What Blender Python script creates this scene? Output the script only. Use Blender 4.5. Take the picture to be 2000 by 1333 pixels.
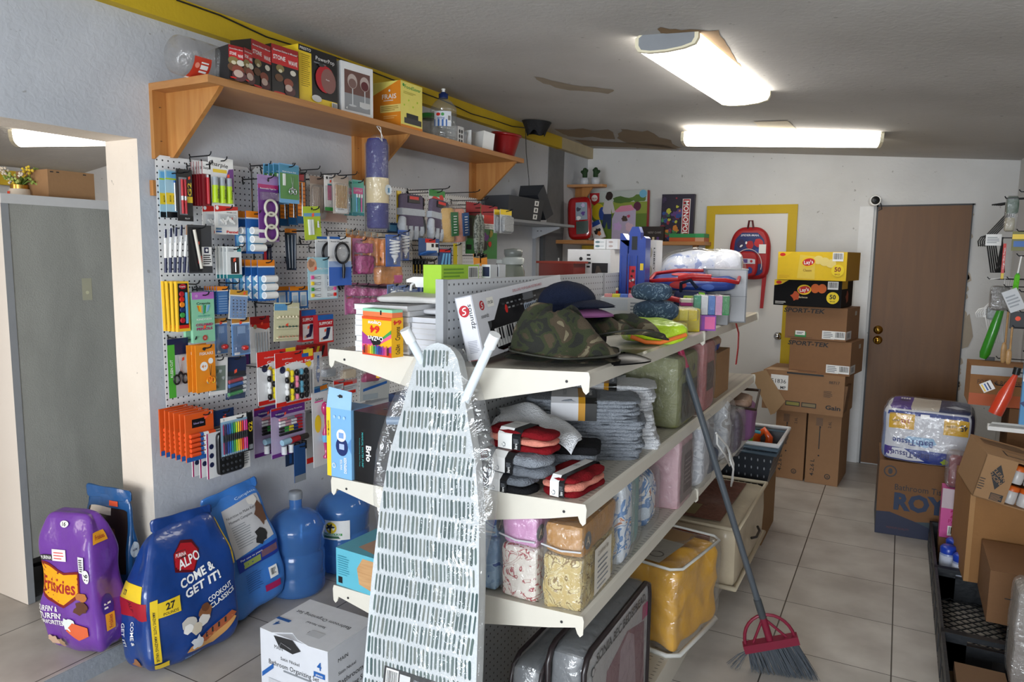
import bpy,math,random
from mathutils import Vector,Matrix,noise
from math import sin,cos,pi,radians
for o in list(bpy.data.objects): bpy.data.objects.remove(o)
SC=bpy.context.scene
COL=SC.collection
R=random.Random(7)

# ---------------------------------------------------------------- camera
FOC,YAW,PITCH,ROLL,CH=1410.0,28.2,-6.73,.705,1.64
CP=Vector((0,0,CH))
def _axes():
    y,p,r=radians(YAW),radians(PITCH),radians(ROLL)
    f=Vector((-sin(y)*cos(p),cos(y)*cos(p),sin(p)))
    rt=Vector((cos(y),sin(y),0));up=rt.cross(f)
    return rt*cos(r)+up*sin(r),-rt*sin(r)+up*cos(r),f
CR,CU,CF=_axes()
cam_d=bpy.data.cameras.new('camera');cam=bpy.data.objects.new('camera',cam_d);COL.objects.link(cam)
cam_d.sensor_width=36;cam_d.lens=FOC/2000*36;cam_d.clip_start=.05
cam.matrix_world=Matrix(((CR.x,CU.x,-CF.x,0),(CR.y,CU.y,-CF.y,0),(CR.z,CU.z,-CF.z,CH),(0,0,0,1)))
SC.camera=cam
def on(px,py,ax,v):
    "point of the photo's pixel ray on the plane axis = v"
    r=CF*FOC+CR*(px-1000)-CU*(py-666.5)
    t=(v-CP[ax])/r[ax]
    return CP+r*t
def zat(P,py):
    "height above P (vertical line) that shows at pixel row py"
    D=Vector((P[0],P[1],0))-CP;k=666.5-py
    return (k*D.dot(CF)-FOC*D.dot(CU))/(FOC*CU.z-k*CF.z)

# ---------------------------------------------------------------- world, lights, exposure
w=bpy.data.worlds.new('world');SC.world=w;w.use_nodes=True
w.node_tree.nodes['Background'].inputs[0].default_value=(.75,.85,1,1)
w.node_tree.nodes['Background'].inputs[1].default_value=.28
def area(name,loc,tgt,sx,sy,power,col,spread=180):
    l=bpy.data.lights.new(name,'AREA');l.shape='RECTANGLE';l.size=sx;l.size_y=sy;l.energy=power;l.color=col
    l.spread=radians(spread)
    o=bpy.data.objects.new(name,l);COL.objects.link(o);o.location=loc
    o.rotation_euler=(Vector(tgt)-Vector(loc)).to_track_quat('-Z','Y').to_euler();return o
area('added_front_fill',(-.35,-2.5,1.35),(-1.3,3,1.2),1.9,1.4,178,(.88,.94,1))  # fill lamp added behind the camera for frontal light, not a known window
area('side_room_daylight',(-3.7,-1.9,1.4),(-3.4,2,1.2),1.2,1.7,52,(1,.88,.76))
SC.view_settings.view_transform='Standard';SC.view_settings.look='None'
SC.view_settings.exposure=0.0;SC.view_settings.gamma=1;SC.view_settings.use_curve_mapping=False

# ---------------------------------------------------------------- materials
def lin(h):
    h=h.lstrip('#');c=[int(h[i:i+2],16)/255 for i in (0,2,4)]
    return tuple([x/12.92 if x <= .04045 else ((x+.055)/1.055)**2.4 for x in c]+[1])
_mc={}
def nt(name):
    m=bpy.data.materials.new(name);m.use_nodes=True;t=m.node_tree
    return m,t,t.nodes['Principled BSDF']
def N(t,typ,**k):
    n=t.nodes.new(typ)
    for a,b in k.items(): setattr(n,a,b)
    return n
def C(h,r=.5,metal=0,var=.05,sc=30,bump=0,bs=60,spec=.5,cc=0):
    "procedural paint: base colour with slight mottling"
    key=(h,r,metal,var,sc,bump,bs,spec,cc)
    if key in _mc: return _mc[key]
    m,t,b=nt('paint_'+h.lstrip('#'))
    c=lin(h)
    tc=N(t,'ShaderNodeTexCoord');no=N(t,'ShaderNodeTexNoise');no.inputs['Scale'].default_value=sc;no.inputs['Detail'].default_value=2
    t.links.new(tc.outputs['Object'],no.inputs['Vector'])
    mx=N(t,'ShaderNodeMix',data_type='RGBA')
    mx.inputs[6].default_value=tuple([x*(1-var) for x in c[:3]]+[1]);mx.inputs[7].default_value=tuple([min(1,x*(1+var)) for x in c[:3]]+[1])
    t.links.new(no.outputs[0],mx.inputs[0]);t.links.new(mx.outputs[2],b.inputs['Base Color'])
    b.inputs['Roughness'].default_value=r;b.inputs['Metallic'].default_value=metal;b.inputs['Specular IOR Level'].default_value=spec
    if cc: b.inputs['Coat Weight'].default_value=cc;b.inputs['Coat Roughness'].default_value=.08
    if bump:
        n2=N(t,'ShaderNodeTexNoise');n2.inputs['Scale'].default_value=bs;n2.inputs['Detail'].default_value=3
        bp=N(t,'ShaderNodeBump');bp.inputs['Strength'].default_value=bump;bp.inputs['Distance'].default_value=.01
        t.links.new(tc.outputs['Object'],n2.inputs['Vector']);t.links.new(n2.outputs[0],bp.inputs['Height']);t.links.new(bp.outputs[0],b.inputs['Normal'])
        if cc: t.links.new(bp.outputs[0],b.inputs['Coat Normal'])
    _mc[key]=m;return m
def G(h,**k): return C(h,**{**dict(r=.25,bump=.25,bs=45,cc=.5),**k})      # glossy wrinkled plastic bag
def K(h): return C(h,r=.9,var=.12,sc=90,bump=.5,bs=260,spec=.2)            # cloth
def film(tint='#e8ecee',a=.2,bs=28,bump=.7,r=.12,key=None):
    "clear packaging film: mostly see-through with bright wrinkles"
    kk=('film',tint,a,bs,bump,r)
    if kk in _mc: return _mc[kk]
    m,t,b=nt('clear_film');o=t.nodes['Material Output']
    tc=N(t,'ShaderNodeTexCoord');n2=N(t,'ShaderNodeTexNoise');n2.inputs['Scale'].default_value=bs;n2.inputs['Detail'].default_value=4;n2.inputs['Distortion'].default_value=1.2
    bp=N(t,'ShaderNodeBump');bp.inputs['Strength'].default_value=bump;bp.inputs['Distance'].default_value=.02
    t.links.new(tc.outputs['Object'],n2.inputs['Vector']);t.links.new(n2.outputs[0],bp.inputs['Height'])
    b.inputs['Base Color'].default_value=tuple([q*.6 for q in lin(tint)[:3]]+[1]);b.inputs['Roughness'].default_value=.35
    b.inputs['Specular IOR Level'].default_value=.5;t.links.new(bp.outputs[0],b.inputs['Normal'])
    gl=N(t,'ShaderNodeBsdfGlossy');gl.inputs['Roughness'].default_value=r*.7;gl.inputs['Color'].default_value=(1,1,1,1);t.links.new(bp.outputs[0],gl.inputs['Normal'])
    lw=N(t,'ShaderNodeLayerWeight');lw.inputs['Blend'].default_value=.5
    pw=N(t,'ShaderNodeMath',operation='POWER');t.links.new(lw.outputs['Facing'],pw.inputs[0]);pw.inputs[1].default_value=4
    ma=N(t,'ShaderNodeMath',operation='MULTIPLY_ADD');t.links.new(pw.outputs[0],ma.inputs[0]);ma.inputs[1].default_value=.3;ma.inputs[2].default_value=.075
    tr=N(t,'ShaderNodeBsdfTransparent');mx=N(t,'ShaderNodeMixShader');t.links.new(ma.outputs[0],mx.inputs[0])
    t.links.new(tr.outputs[0],mx.inputs[1]);t.links.new(gl.outputs[0],mx.inputs[2])
    m3=N(t,'ShaderNodeMixShader');m3.inputs[0].default_value=a*.45;t.links.new(mx.outputs[0],m3.inputs[1]);t.links.new(b.outputs[0],m3.inputs[2]);t.links.new(m3.outputs[0],o.inputs['Surface'])
    _mc[kk]=m;return m
def ramp_mat(name,stops,scale=(1,1,1),ns=8,detail=3,dist=0,r=.8,bump=.1,bs=None,constant=True,wave=None,coord='Object',cc=0):
    if name in _mc: return _mc[name]
    m,t,b=nt(name)
    tc=N(t,'ShaderNodeTexCoord');mp=N(t,'ShaderNodeMapping');mp.inputs['Scale'].default_value=scale
    t.links.new(tc.outputs[coord],mp.inputs['Vector'])
    if wave:
        no=N(t,'ShaderNodeTexWave',wave_type='BANDS',bands_direction=wave);no.inputs['Scale'].default_value=ns;no.inputs['Distortion'].default_value=dist;no.inputs['Detail'].default_value=detail
    else:
        no=N(t,'ShaderNodeTexNoise');no.inputs['Scale'].default_value=ns;no.inputs['Detail'].default_value=detail;no.inputs['Distortion'].default_value=dist
    t.links.new(mp.outputs[0],no.inputs['Vector'])
    cr=N(t,'ShaderNodeValToRGB');cr.color_ramp.interpolation='CONSTANT' if constant else 'LINEAR'
    el=cr.color_ramp.elements
    while len(el) < len(stops): el.new(.5)
    for e,(p,c) in zip(el,stops): e.position=p;e.color=lin(c)
    t.links.new(no.outputs['Fac' if 'Fac' in no.outputs else 0],cr.inputs[0]);t.links.new(cr.outputs[0],b.inputs['Base Color'])
    b.inputs['Roughness'].default_value=r
    if cc: b.inputs['Coat Weight'].default_value=cc;b.inputs['Coat Roughness'].default_value=.1
    if bump:
        n2=N(t,'ShaderNodeTexNoise');n2.inputs['Scale'].default_value=bs or ns*8;bp=N(t,'ShaderNodeBump');bp.inputs['Strength'].default_value=bump;bp.inputs['Distance'].default_value=.01
        t.links.new(tc.outputs[coord],n2.inputs['Vector']);t.links.new(n2.outputs[0],bp.inputs['Height']);t.links.new(bp.outputs[0],b.inputs['Normal'])
    _mc[name]=m;return m
def wood(name,a,b_,scale=(1,1,14),ns=3,r=.45,cc=.2):
    return ramp_mat(name,[(.25,a),(.75,b_)],scale,ns,4,1.2,r,.05,40,False,cc=cc)
def holes(name,base,hole,sx,sz,rx,rz,axes='XZ',r=.45,offs=(0,0)):
    "panel with a regular grid of punched holes; axes are the two in-plane object axes"
    if name in _mc: return _mc[name]
    m,t,b=nt(name)
    tc=N(t,'ShaderNodeTexCoord');sp=N(t,'ShaderNodeSeparateXYZ');t.links.new(tc.outputs['Object'],sp.inputs[0])
    outs=[]
    for a,s,rr,of in ((axes[0],sx,rx,offs[0]),(axes[1],sz,rz,offs[1])):
        x=N(t,'ShaderNodeMath',operation='MULTIPLY_ADD');t.links.new(sp.outputs[a],x.inputs[0]);x.inputs[1].default_value=1/s;x.inputs[2].default_value=100+of
        f=N(t,'ShaderNodeMath',operation='FRACT');t.links.new(x.outputs[0],f.inputs[0])
        u=N(t,'ShaderNodeMath',operation='SUBTRACT');t.links.new(f.outputs[0],u.inputs[0]);u.inputs[1].default_value=.28
        v=N(t,'ShaderNodeMath',operation='MULTIPLY');t.links.new(u.outputs[0],v.inputs[0]);v.inputs[1].default_value=s/rr
        q=N(t,'ShaderNodeMath',operation='POWER');t.links.new(v.outputs[0],q.inputs[0]);q.inputs[1].default_value=2
        outs.append(q)
    ad=N(t,'ShaderNodeMath',operation='ADD');t.links.new(outs[0].outputs[0],ad.inputs[0]);t.links.new(outs[1].outputs[0],ad.inputs[1])
    lt=N(t,'ShaderNodeMath',operation='LESS_THAN');t.links.new(ad.outputs[0],lt.inputs[0]);lt.inputs[1].default_value=1
    mx=N(t,'ShaderNodeMix',data_type='RGBA');mx.inputs[6].default_value=lin(base);mx.inputs[7].default_value=lin(hole)
    t.links.new(lt.outputs[0],mx.inputs[0]);t.links.new(mx.outputs[2],b.inputs['Base Color']);b.inputs['Roughness'].default_value=r
    _mc[name]=m;return m
def emit(name,col,s):
    m,t,b=nt(name);b.inputs['Emission Color'].default_value=lin(col);b.inputs['Emission Strength'].default_value=s;b.inputs['Base Color'].default_value=lin(col);return m
WHITE=C('#f2f2f0');BLACK=C('#161616',r=.4);RED=C('#c8201c');DK=C('#2a2a2c')

# ---------------------------------------------------------------- mesh builder
_tc={}
def text_mesh(s,bold=0):
    k=(s,bold)
    if k not in _tc:
        cu=bpy.data.curves.new('t','FONT');cu.body=s;cu.size=1;cu.resolution_u=2;cu.offset=bold
        ob=bpy.data.objects.new('t',cu);me=ob.to_mesh()
        vs=[v.co.copy() for v in me.vertices];fs=[tuple(p.vertices) for p in me.polygons]
        ob.to_mesh_clear();bpy.data.objects.remove(ob)
        _tc[k]=(vs,fs)
    return _tc[k]
class FR:
    "a drawing surface: f(u, v, h) gives the point at u, v in metres lifted by h"
    def __init__(s,f,soft=0,w=0,h=0): s.f=f;s.n=1;s.soft=soft;s.w=w;s.h=h
def flat(O,U,V,w=0,h=0):
    O,U,V=Vector(O),Vector(U),Vector(V);W=U.cross(V).normalized()
    return FR(lambda u,v,k: O+U*u+V*v+W*k,0,w,h)
class MB:
    def __init__(s): s.v=[];s.f=[];s.m=[];s.s=[];s.mats=[];s.T=None;s.fs=None
    def add(s,vs,fs,mat,smooth=False):
        b=len(s.v)
        if s.T: vs=[s.T @ Vector(p) for p in vs]
        s.v+=[tuple(p) for p in vs]
        if mat not in s.mats: s.mats.append(mat)
        i=s.mats.index(mat)
        for q in fs: s.f.append(tuple(b+k for k in q));s.m.append(i);s.s.append(smooth)
        return s
    def box(s,x,y,z,w,d,h,mat,**fm):
        P=[(x,y,z),(x+w,y,z),(x+w,y+d,z),(x,y+d,z),(x,y,z+h),(x+w,y,z+h),(x+w,y+d,z+h),(x,y+d,z+h)]
        for n,q in (('bottom',(0,3,2,1)),('top',(4,5,6,7)),('front',(0,1,5,4)),('right',(1,2,6,5)),('back',(2,3,7,6)),('left',(3,0,4,7))):
            s.add([P[i] for i in q],[(0,1,2,3)],fm.get(n,mat))
        s.fs=dict(front=flat((x,y,z),(1,0,0),(0,0,1),w,h),right=flat((x+w,y,z),(0,1,0),(0,0,1),d,h),
                    left=flat((x,y+d,z),(0,-1,0),(0,0,1),d,h),top=flat((x,y,z+h),(1,0,0),(0,1,0),w,d))
        return s.fs
    def obox(s,c,w,d,h,mat,rot=None):
        "box centred on c, rotated by euler"
        T0=s.T;M=Matrix.Translation(c)
        if rot: M=M @ Matrix.Rotation(rot[2],4,'Z') @ Matrix.Rotation(rot[1],4,'Y') @ Matrix.Rotation(rot[0],4,'X')
        s.T=(T0 @ M) if T0 else M;f=s.box(-w/2,-d/2,-h/2,w,d,h,mat);s.T=T0;return f
    def tube(s,pts,r,mat,n=8,closed=False,caps=True):
        pts=[Vector(p) for p in pts];rs=r if isinstance(r,(list,tuple)) else [r]*len(pts)
        L=len(pts);vs=[];fs=[];prev=None
        for i,p in enumerate(pts):
            a=pts[(i-1) % L] if (closed or i) else p;b=pts[(i+1) % L] if (closed or i < L-1) else p
            t=(b-a).normalized()
            if prev is None: x=t.orthogonal().normalized()
            else:
                x=prev-t*prev.dot(t);x=x.normalized() if x.length > 1e-6 else t.orthogonal().normalized()
            prev=x;y=t.cross(x)
            vs+=[p+(x*cos(2*pi*k/n)+y*sin(2*pi*k/n))*rs[i] for k in range(n)]
        for i in range(L if closed else L-1):
            j=(i+1) % L
            fs+=[(i*n+k,i*n+(k+1) % n,j*n+(k+1) % n,j*n+k) for k in range(n)]
        s.add(vs,fs,mat,True)
        if caps and not closed:
            s.add(vs[:n],[tuple(range(n))[::-1]],mat);s.add(vs[-n:],[tuple(range(n))],mat)
        return s
    def lathe(s,prof,mat,n=24,c=(0,0,0),cap=True,sx=1,sy=1):
        vs=[(c[0]+r*cos(2*pi*k/n)*sx,c[1]+r*sin(2*pi*k/n)*sy,c[2]+z) for r,z in prof for k in range(n)]
        fs=[(i*n+k,i*n+(k+1) % n,(i+1)*n+(k+1) % n,(i+1)*n+k) for i in range(len(prof)-1) for k in range(n)]
        s.add(vs,fs,mat,True)
        if cap:
            s.add(vs[:n],[tuple(range(n))[::-1]],mat);s.add(vs[-n:],[tuple(range(n))],mat)
        return s
    def prism(s,pts,y0,y1,mat,side=None,ax='y'):
        "outline in x,z extruded along y (ax='x': outline y,z along x; 'z': outline x,y along z)"
        f={'y': lambda a,b,c: (a,c,b),'x': lambda a,b,c: (c,a,b),'z': lambda a,b,c: (a,b,c)}[ax]
        n=len(pts);A=[f(a,b,y0) for a,b in pts];B=[f(a,b,y1) for a,b in pts]
        s.add(A,[tuple(range(n))],mat);s.add(B,[tuple(range(n))[::-1]],mat)
        s.add(A+B,[(k,n+k,n+(k+1) % n,(k+1) % n) for k in range(n)],side or mat);return s
    def grid(s,f,nu,nv,mat,smooth=True,closed_u=False):
        vs=[f(i/nu,j/nv) for j in range(nv+1) for i in range(nu+(0 if closed_u else 1))];W=nu if closed_u else nu+1
        s.add(vs,[(j*W+i,j*W+(i+1) % W,(j+1)*W+(i+1) % W,(j+1)*W+i) for j in range(nv) for i in range(nu)],mat,smooth);return s
    def soft(s,w,d,h,mat,k=7,n=14,amp=.004,fq=14,seed=0,prof=None,tri=None,crease=0,org=(0,0,0)):
        "rounded soft box: x 0..w, y 0..d (front at 0), z 0..h; prof(t)->(sx, sy, ox, oy)"
        O=Vector(org)
        def S(px,py,pz):
            q=(abs(px)**k+abs(py)**k+abs(pz)**k)**(1/k);a,b,c=px/q,py/q,pz/q
            sx,sy,ox,oy=prof((c+1)/2) if prof else (1,1,0,0)
            P=Vector((a*w/2*sx+ox,b*d/2*sy+oy,c*h/2));nn=Vector((a/w,b/d,c/h)).normalized()
            e=noise.noise(P*fq+Vector((seed*7.3,seed,0)))*amp
            if crease: e-=abs(noise.noise(P*fq*.6+Vector((seed,seed*3.1,5))))*crease
            return P+nn*e+Vector((w/2,d/2,h/2))+O
        nz=max(4,int(n*h/max(w,h,d))+2);nx=max(4,int(n*w/max(w,h,d))+2);ny=max(4,int(n*d/max(w,h,d))+2)
        g=lambda t: 2*t-1
        s.grid(lambda u,v: S(g(u),-1,g(v)),nx,nz,mat);s.grid(lambda u,v: S(-g(u),1,g(v)),nx,nz,mat)
        s.grid(lambda u,v: S(1,g(u),g(v)),ny,nz,mat);s.grid(lambda u,v: S(-1,-g(u),g(v)),ny,nz,mat)
        s.grid(lambda u,v: S(g(u),g(v),1),nx,ny,mat);s.grid(lambda u,v: S(g(u),-g(v),-1),nx,ny,mat)
        s.fs=dict(front=FR(lambda u,v,e: S(2*u/w-1,-1,2*v/h-1)+Vector((0,-e,0)),1,w,h),
                    right=FR(lambda u,v,e: S(1,2*u/d-1,2*v/h-1)+Vector((e,0,0)),1,d,h),
                    left=FR(lambda u,v,e: S(-1,1-2*u/d,2*v/h-1)+Vector((-e,0,0)),1,d,h),
                    top=FR(lambda u,v,e: S(2*u/w-1,2*v/d-1,1)+Vector((0,0,e)),1,w,d))
        return s.fs
    # decals on a frame
    def _h(s,F):
        F.n+=1;return F.n*.00025+(.0024 if F.soft else 0)
    def rect(s,F,u0,v0,u1,v1,mat,rel=False):
        if rel: u0,u1,v0,v1=u0*F.w,u1*F.w,v0*F.h,v1*F.h
        h=s._h(F)
        if F.soft:
            a=max(1,int(abs(u1-u0)/.02));b=max(1,int(abs(v1-v0)/.02))
            s.grid(lambda x,y: F.f(u0+(u1-u0)*x,v0+(v1-v0)*y,h),a,b,mat,True)
        else: s.add([F.f(u0,v0,h),F.f(u1,v0,h),F.f(u1,v1,h),F.f(u0,v1,h)],[(0,1,2,3)],mat)
        return s
    def R(s,F,u0,v0,u1,v1,mat): return s.rect(F,u0,v0,u1,v1,mat,True)
    def poly(s,F,pts,mat,rel=True):
        h=s._h(F);P=[(a*F.w,b*F.h) if rel else (a,b) for a,b in pts];n=len(P)
        if F.soft:
            cx=sum(p[0] for p in P)/n;cy=sum(p[1] for p in P)/n;vs=[F.f(cx,cy,h)]
            Q=[]
            for i in range(n):
                a,b=P[i],P[(i+1) % n];m=max(1,int(math.hypot(a[0]-b[0],a[1]-b[1])/.02))
                Q+=[(a[0]+(b[0]-a[0])*j/m,a[1]+(b[1]-a[1])*j/m) for j in range(m)]
            n=len(Q);rr=max(1,int(max(math.hypot(q[0]-cx,q[1]-cy) for q in Q)/.025))
            for r_ in range(1,rr+1): vs+=[F.f(cx+(x-cx)*r_/rr,cy+(y-cy)*r_/rr,h) for x,y in Q]
            fs=[(0,1+i,1+(i+1) % n) for i in range(n)]
            for r_ in range(rr-1): fs+=[(1+r_*n+i,1+(r_+1)*n+i,1+(r_+1)*n+(i+1) % n,1+r_*n+(i+1) % n) for i in range(n)]
            s.add(vs,fs,mat,True)
        else: s.add([F.f(a,b,h) for a,b in P],[tuple(range(n))],mat)
        return s
    def disc(s,F,u,v,r,mat,ry=None,n=18,rel=True,rot=0):
        "centre relative, radii in metres"
        if rel: u,v=u*F.w,v*F.h
        ry=ry or r
        P=[]
        for k in range(n):
            a,b=r*cos(2*pi*k/n),ry*sin(2*pi*k/n);P.append((u+a*cos(rot)-b*sin(rot),v+a*sin(rot)+b*cos(rot)))
        return s.poly(F,P,mat,False)
    def text(s,F,st,u,v,size,mat,w=None,al='c',rot=0,bold=.01,rel=True,shear=0):
        "size = capital height in metres; w = fit to this width; rot in degrees"
        if rel: u,v=u*F.w,v*F.h
        vs,fs=text_mesh(st,bold)
        if not vs: return s
        x0=min(p.x for p in vs);x1=max(p.x for p in vs)
        k=size/.7;kx=k if w is None else w/(x1-x0)
        a=radians(rot);ca,sa=cos(a),sin(a);h=s._h(F)+.0002;tot=(x1-x0)*kx
        o={'c': -tot/2,'l': 0,'r': -tot}[al]
        out=[]
        for p in vs:
            x=(p.x-x0)*kx+o+shear*p.y*k;y=p.y*k-(size/2)
            out.append(F.f(u+x*ca-y*sa,v+x*sa+y*ca,h))
        s.add(out,fs,mat);return s
    def lines(s,F,u0,v0,u1,v1,n,mat,fill=.45,seed=1,rel=True):
        "rows of small unreadable print"
        rr=random.Random(seed)
        for i in range(n):
            a=v0+(v1-v0)*(i+.2)/n;b=a+(v1-v0)*fill/n;s.rect(F,u0,a,u0+(u1-u0)*rr.uniform(.72,1),b,mat,rel)
        return s
    def barcode(s,F,u0,v0,u1,v1,seed=3):
        s.R(F,u0,v0,u1,v1,WHITE);rr=random.Random(seed);u=u0+(u1-u0)*.08;e=u1-(u1-u0)*.08;W=u1-u0
        h0=v0+(v1-v0)*.22;h1=v1-(v1-v0)*.1;n0=F.n
        while u < e:
            q=rr.choice((.025,.04,.06))*W;F.n=n0;s.R(F,u,h0,min(u+q,e),h1,BLACK);u+=q+rr.choice((.03,.05))*W
        return s
    def blob(s,F,u,v,r,mat,seed=0,n=14,ry=None,j=.3,rel=True):
        rr=random.Random(seed);ry=ry or r
        if rel: u,v=u*F.w,v*F.h
        P=[]
        for k in range(n):
            q=1+rr.uniform(-j,j);P.append((u+r*q*cos(2*pi*k/n),v+ry*q*sin(2*pi*k/n)))
        return s.poly(F,P,mat,False)
def put(name,mb,label=None,cat=None,M=None,parent=None,group=None,kind=None,bevel=0,sub=0):
    me=bpy.data.meshes.new(name);me.from_pydata(mb.v,[],mb.f)
    for m in mb.mats: me.materials.append(m)
    me.polygons.foreach_set('material_index',mb.m);me.polygons.foreach_set('use_smooth',mb.s);me.update()
    o=bpy.data.objects.new(name,me);COL.objects.link(o)
    if parent: o.parent=parent
    if M is not None: o.matrix_world=M
    return tag(o,label,cat,group,kind)
def tag(o,label=None,cat=None,group=None,kind=None):
    if label: o['label']=label
    if cat: o['category']=cat
    if group: o['group']=group
    if kind: o['kind']=kind
    return o
def thing(name,label,cat,M=None,group=None):
    o=bpy.data.objects.new(name,None);COL.objects.link(o);o.empty_display_size=.05
    if M is not None: o.matrix_world=M
    return tag(o,label,cat,group)
def dup(o,M=None,label=None,parent=None):
    c=o.copy();COL.objects.link(c)
    if parent: c.parent=parent;c.matrix_parent_inverse=o.matrix_parent_inverse.copy()
    for ch in [q for q in COL.objects if q.parent == o]: dup(ch,None,None,c)
    if M is not None: c.matrix_world=M
    if label: c['label']=label
    return c
def part(name,mb,parent,label=None,kind=None): return put(name,mb,label,None,None,parent,None,kind)
# placing matrices. local x = right, local y = away from the viewer, z = up, origin at front bottom left
def WL(Y,Z,X=-2.6,tilt=0,lean=0,yaw=0):
    M=Matrix.Translation((X,Y,Z)) @ Matrix(((0,-1,0,0),(1,0,0,0),(0,0,1,0),(0,0,0,1)))
    return M @ Matrix.Rotation(radians(yaw),4,'Z') @ Matrix.Rotation(radians(lean),4,'X') @ Matrix.Rotation(radians(tilt),4,'Y')
def AT(P,ang=0,lean=0,roll=0):
    return Matrix.Translation(P) @ Matrix.Rotation(radians(ang),4,'Z') @ Matrix.Rotation(radians(lean),4,'X') @ Matrix.Rotation(radians(roll),4,'Y')
def base(p0,p1,z,top=None):
    "front bottom edge seen from pixel p0 to p1 at height z -> matrix, width, height"
    a,b=on(*p0,2,z),on(*p1,2,z);d=b-a;M=AT(a,math.degrees(math.atan2(d.y,d.x)))
    return M,d.length,(zat(a,top)-z if top is not None else None)
def wl(x0,y0,x1,y1,X):
    "left wall item from its photo box at plane X -> Y0, Z0, w, h"
    ym=(y0+y1)/2;xm=(x0+x1)/2
    a=on(x0,ym,0,X).y;b=on(x1,ym,0,X).y;t=on(xm,y0,0,X).z;c=on(xm,y1,0,X).z
    return a,c,b-a,t-c
# ================================================================ ROOM
XL,XR,YB,YF=-2.65,.70,6.4,-2.6
def ceil_z(x): return 2.645-.083*(x-XL)
def wall_mat(name,base,dirt,r=.75,ns=1.6):
    m,t,b=nt(name)
    tc=N(t,'ShaderNodeTexCoord');n1=N(t,'ShaderNodeTexNoise');n1.inputs['Scale'].default_value=ns;n1.inputs['Detail'].default_value=6
    n2=N(t,'ShaderNodeTexNoise');n2.inputs['Scale'].default_value=38;n2.inputs['Detail'].default_value=4;n2.inputs['Distortion'].default_value=.6
    n3=N(t,'ShaderNodeTexNoise');n3.inputs['Scale'].default_value=24;n3.inputs['Detail'].default_value=2
    for n in (n1,n2,n3): t.links.new(tc.outputs['Object'],n.inputs['Vector'])
    cr=N(t,'ShaderNodeValToRGB');e=cr.color_ramp.elements;e[0].position=.35;e[1].position=.62;e[0].color=lin(dirt);e[1].color=lin(base)
    t.links.new(n1.outputs[0],cr.inputs[0])
    sp=N(t,'ShaderNodeValToRGB');e=sp.color_ramp.elements;e[0].position=.735;e[1].position=.76;e[0].color=(0,0,0,1);e[1].color=(.5,.5,.5,1)
    t.links.new(n3.outputs[0],sp.inputs[0])
    mx=N(t,'ShaderNodeMix',data_type='RGBA');t.links.new(sp.outputs[0],mx.inputs[0]);t.links.new(cr.outputs[0],mx.inputs[6]);mx.inputs[7].default_value=lin('#6f6a62')
    t.links.new(mx.outputs[2],b.inputs['Base Color'])
    bp=N(t,'ShaderNodeBump');bp.inputs['Strength'].default_value=.22;bp.inputs['Distance'].default_value=.01
    t.links.new(n2.outputs[0],bp.inputs['Height']);t.links.new(bp.outputs[0],b.inputs['Normal']);b.inputs['Roughness'].default_value=r
    return m
WALL=wall_mat('plaster_bluish_white','#c9ccd2','#b4b8bf');WALLB=wall_mat('plaster_white','#d9d9d8','#cbcbca')
CREAM=wall_mat('plaster_cream','#e9e0d4','#ddd2c4');CEIL=wall_mat('ceiling_textured','#bebbb7','#a9a5a0',.85,.9)
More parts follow.
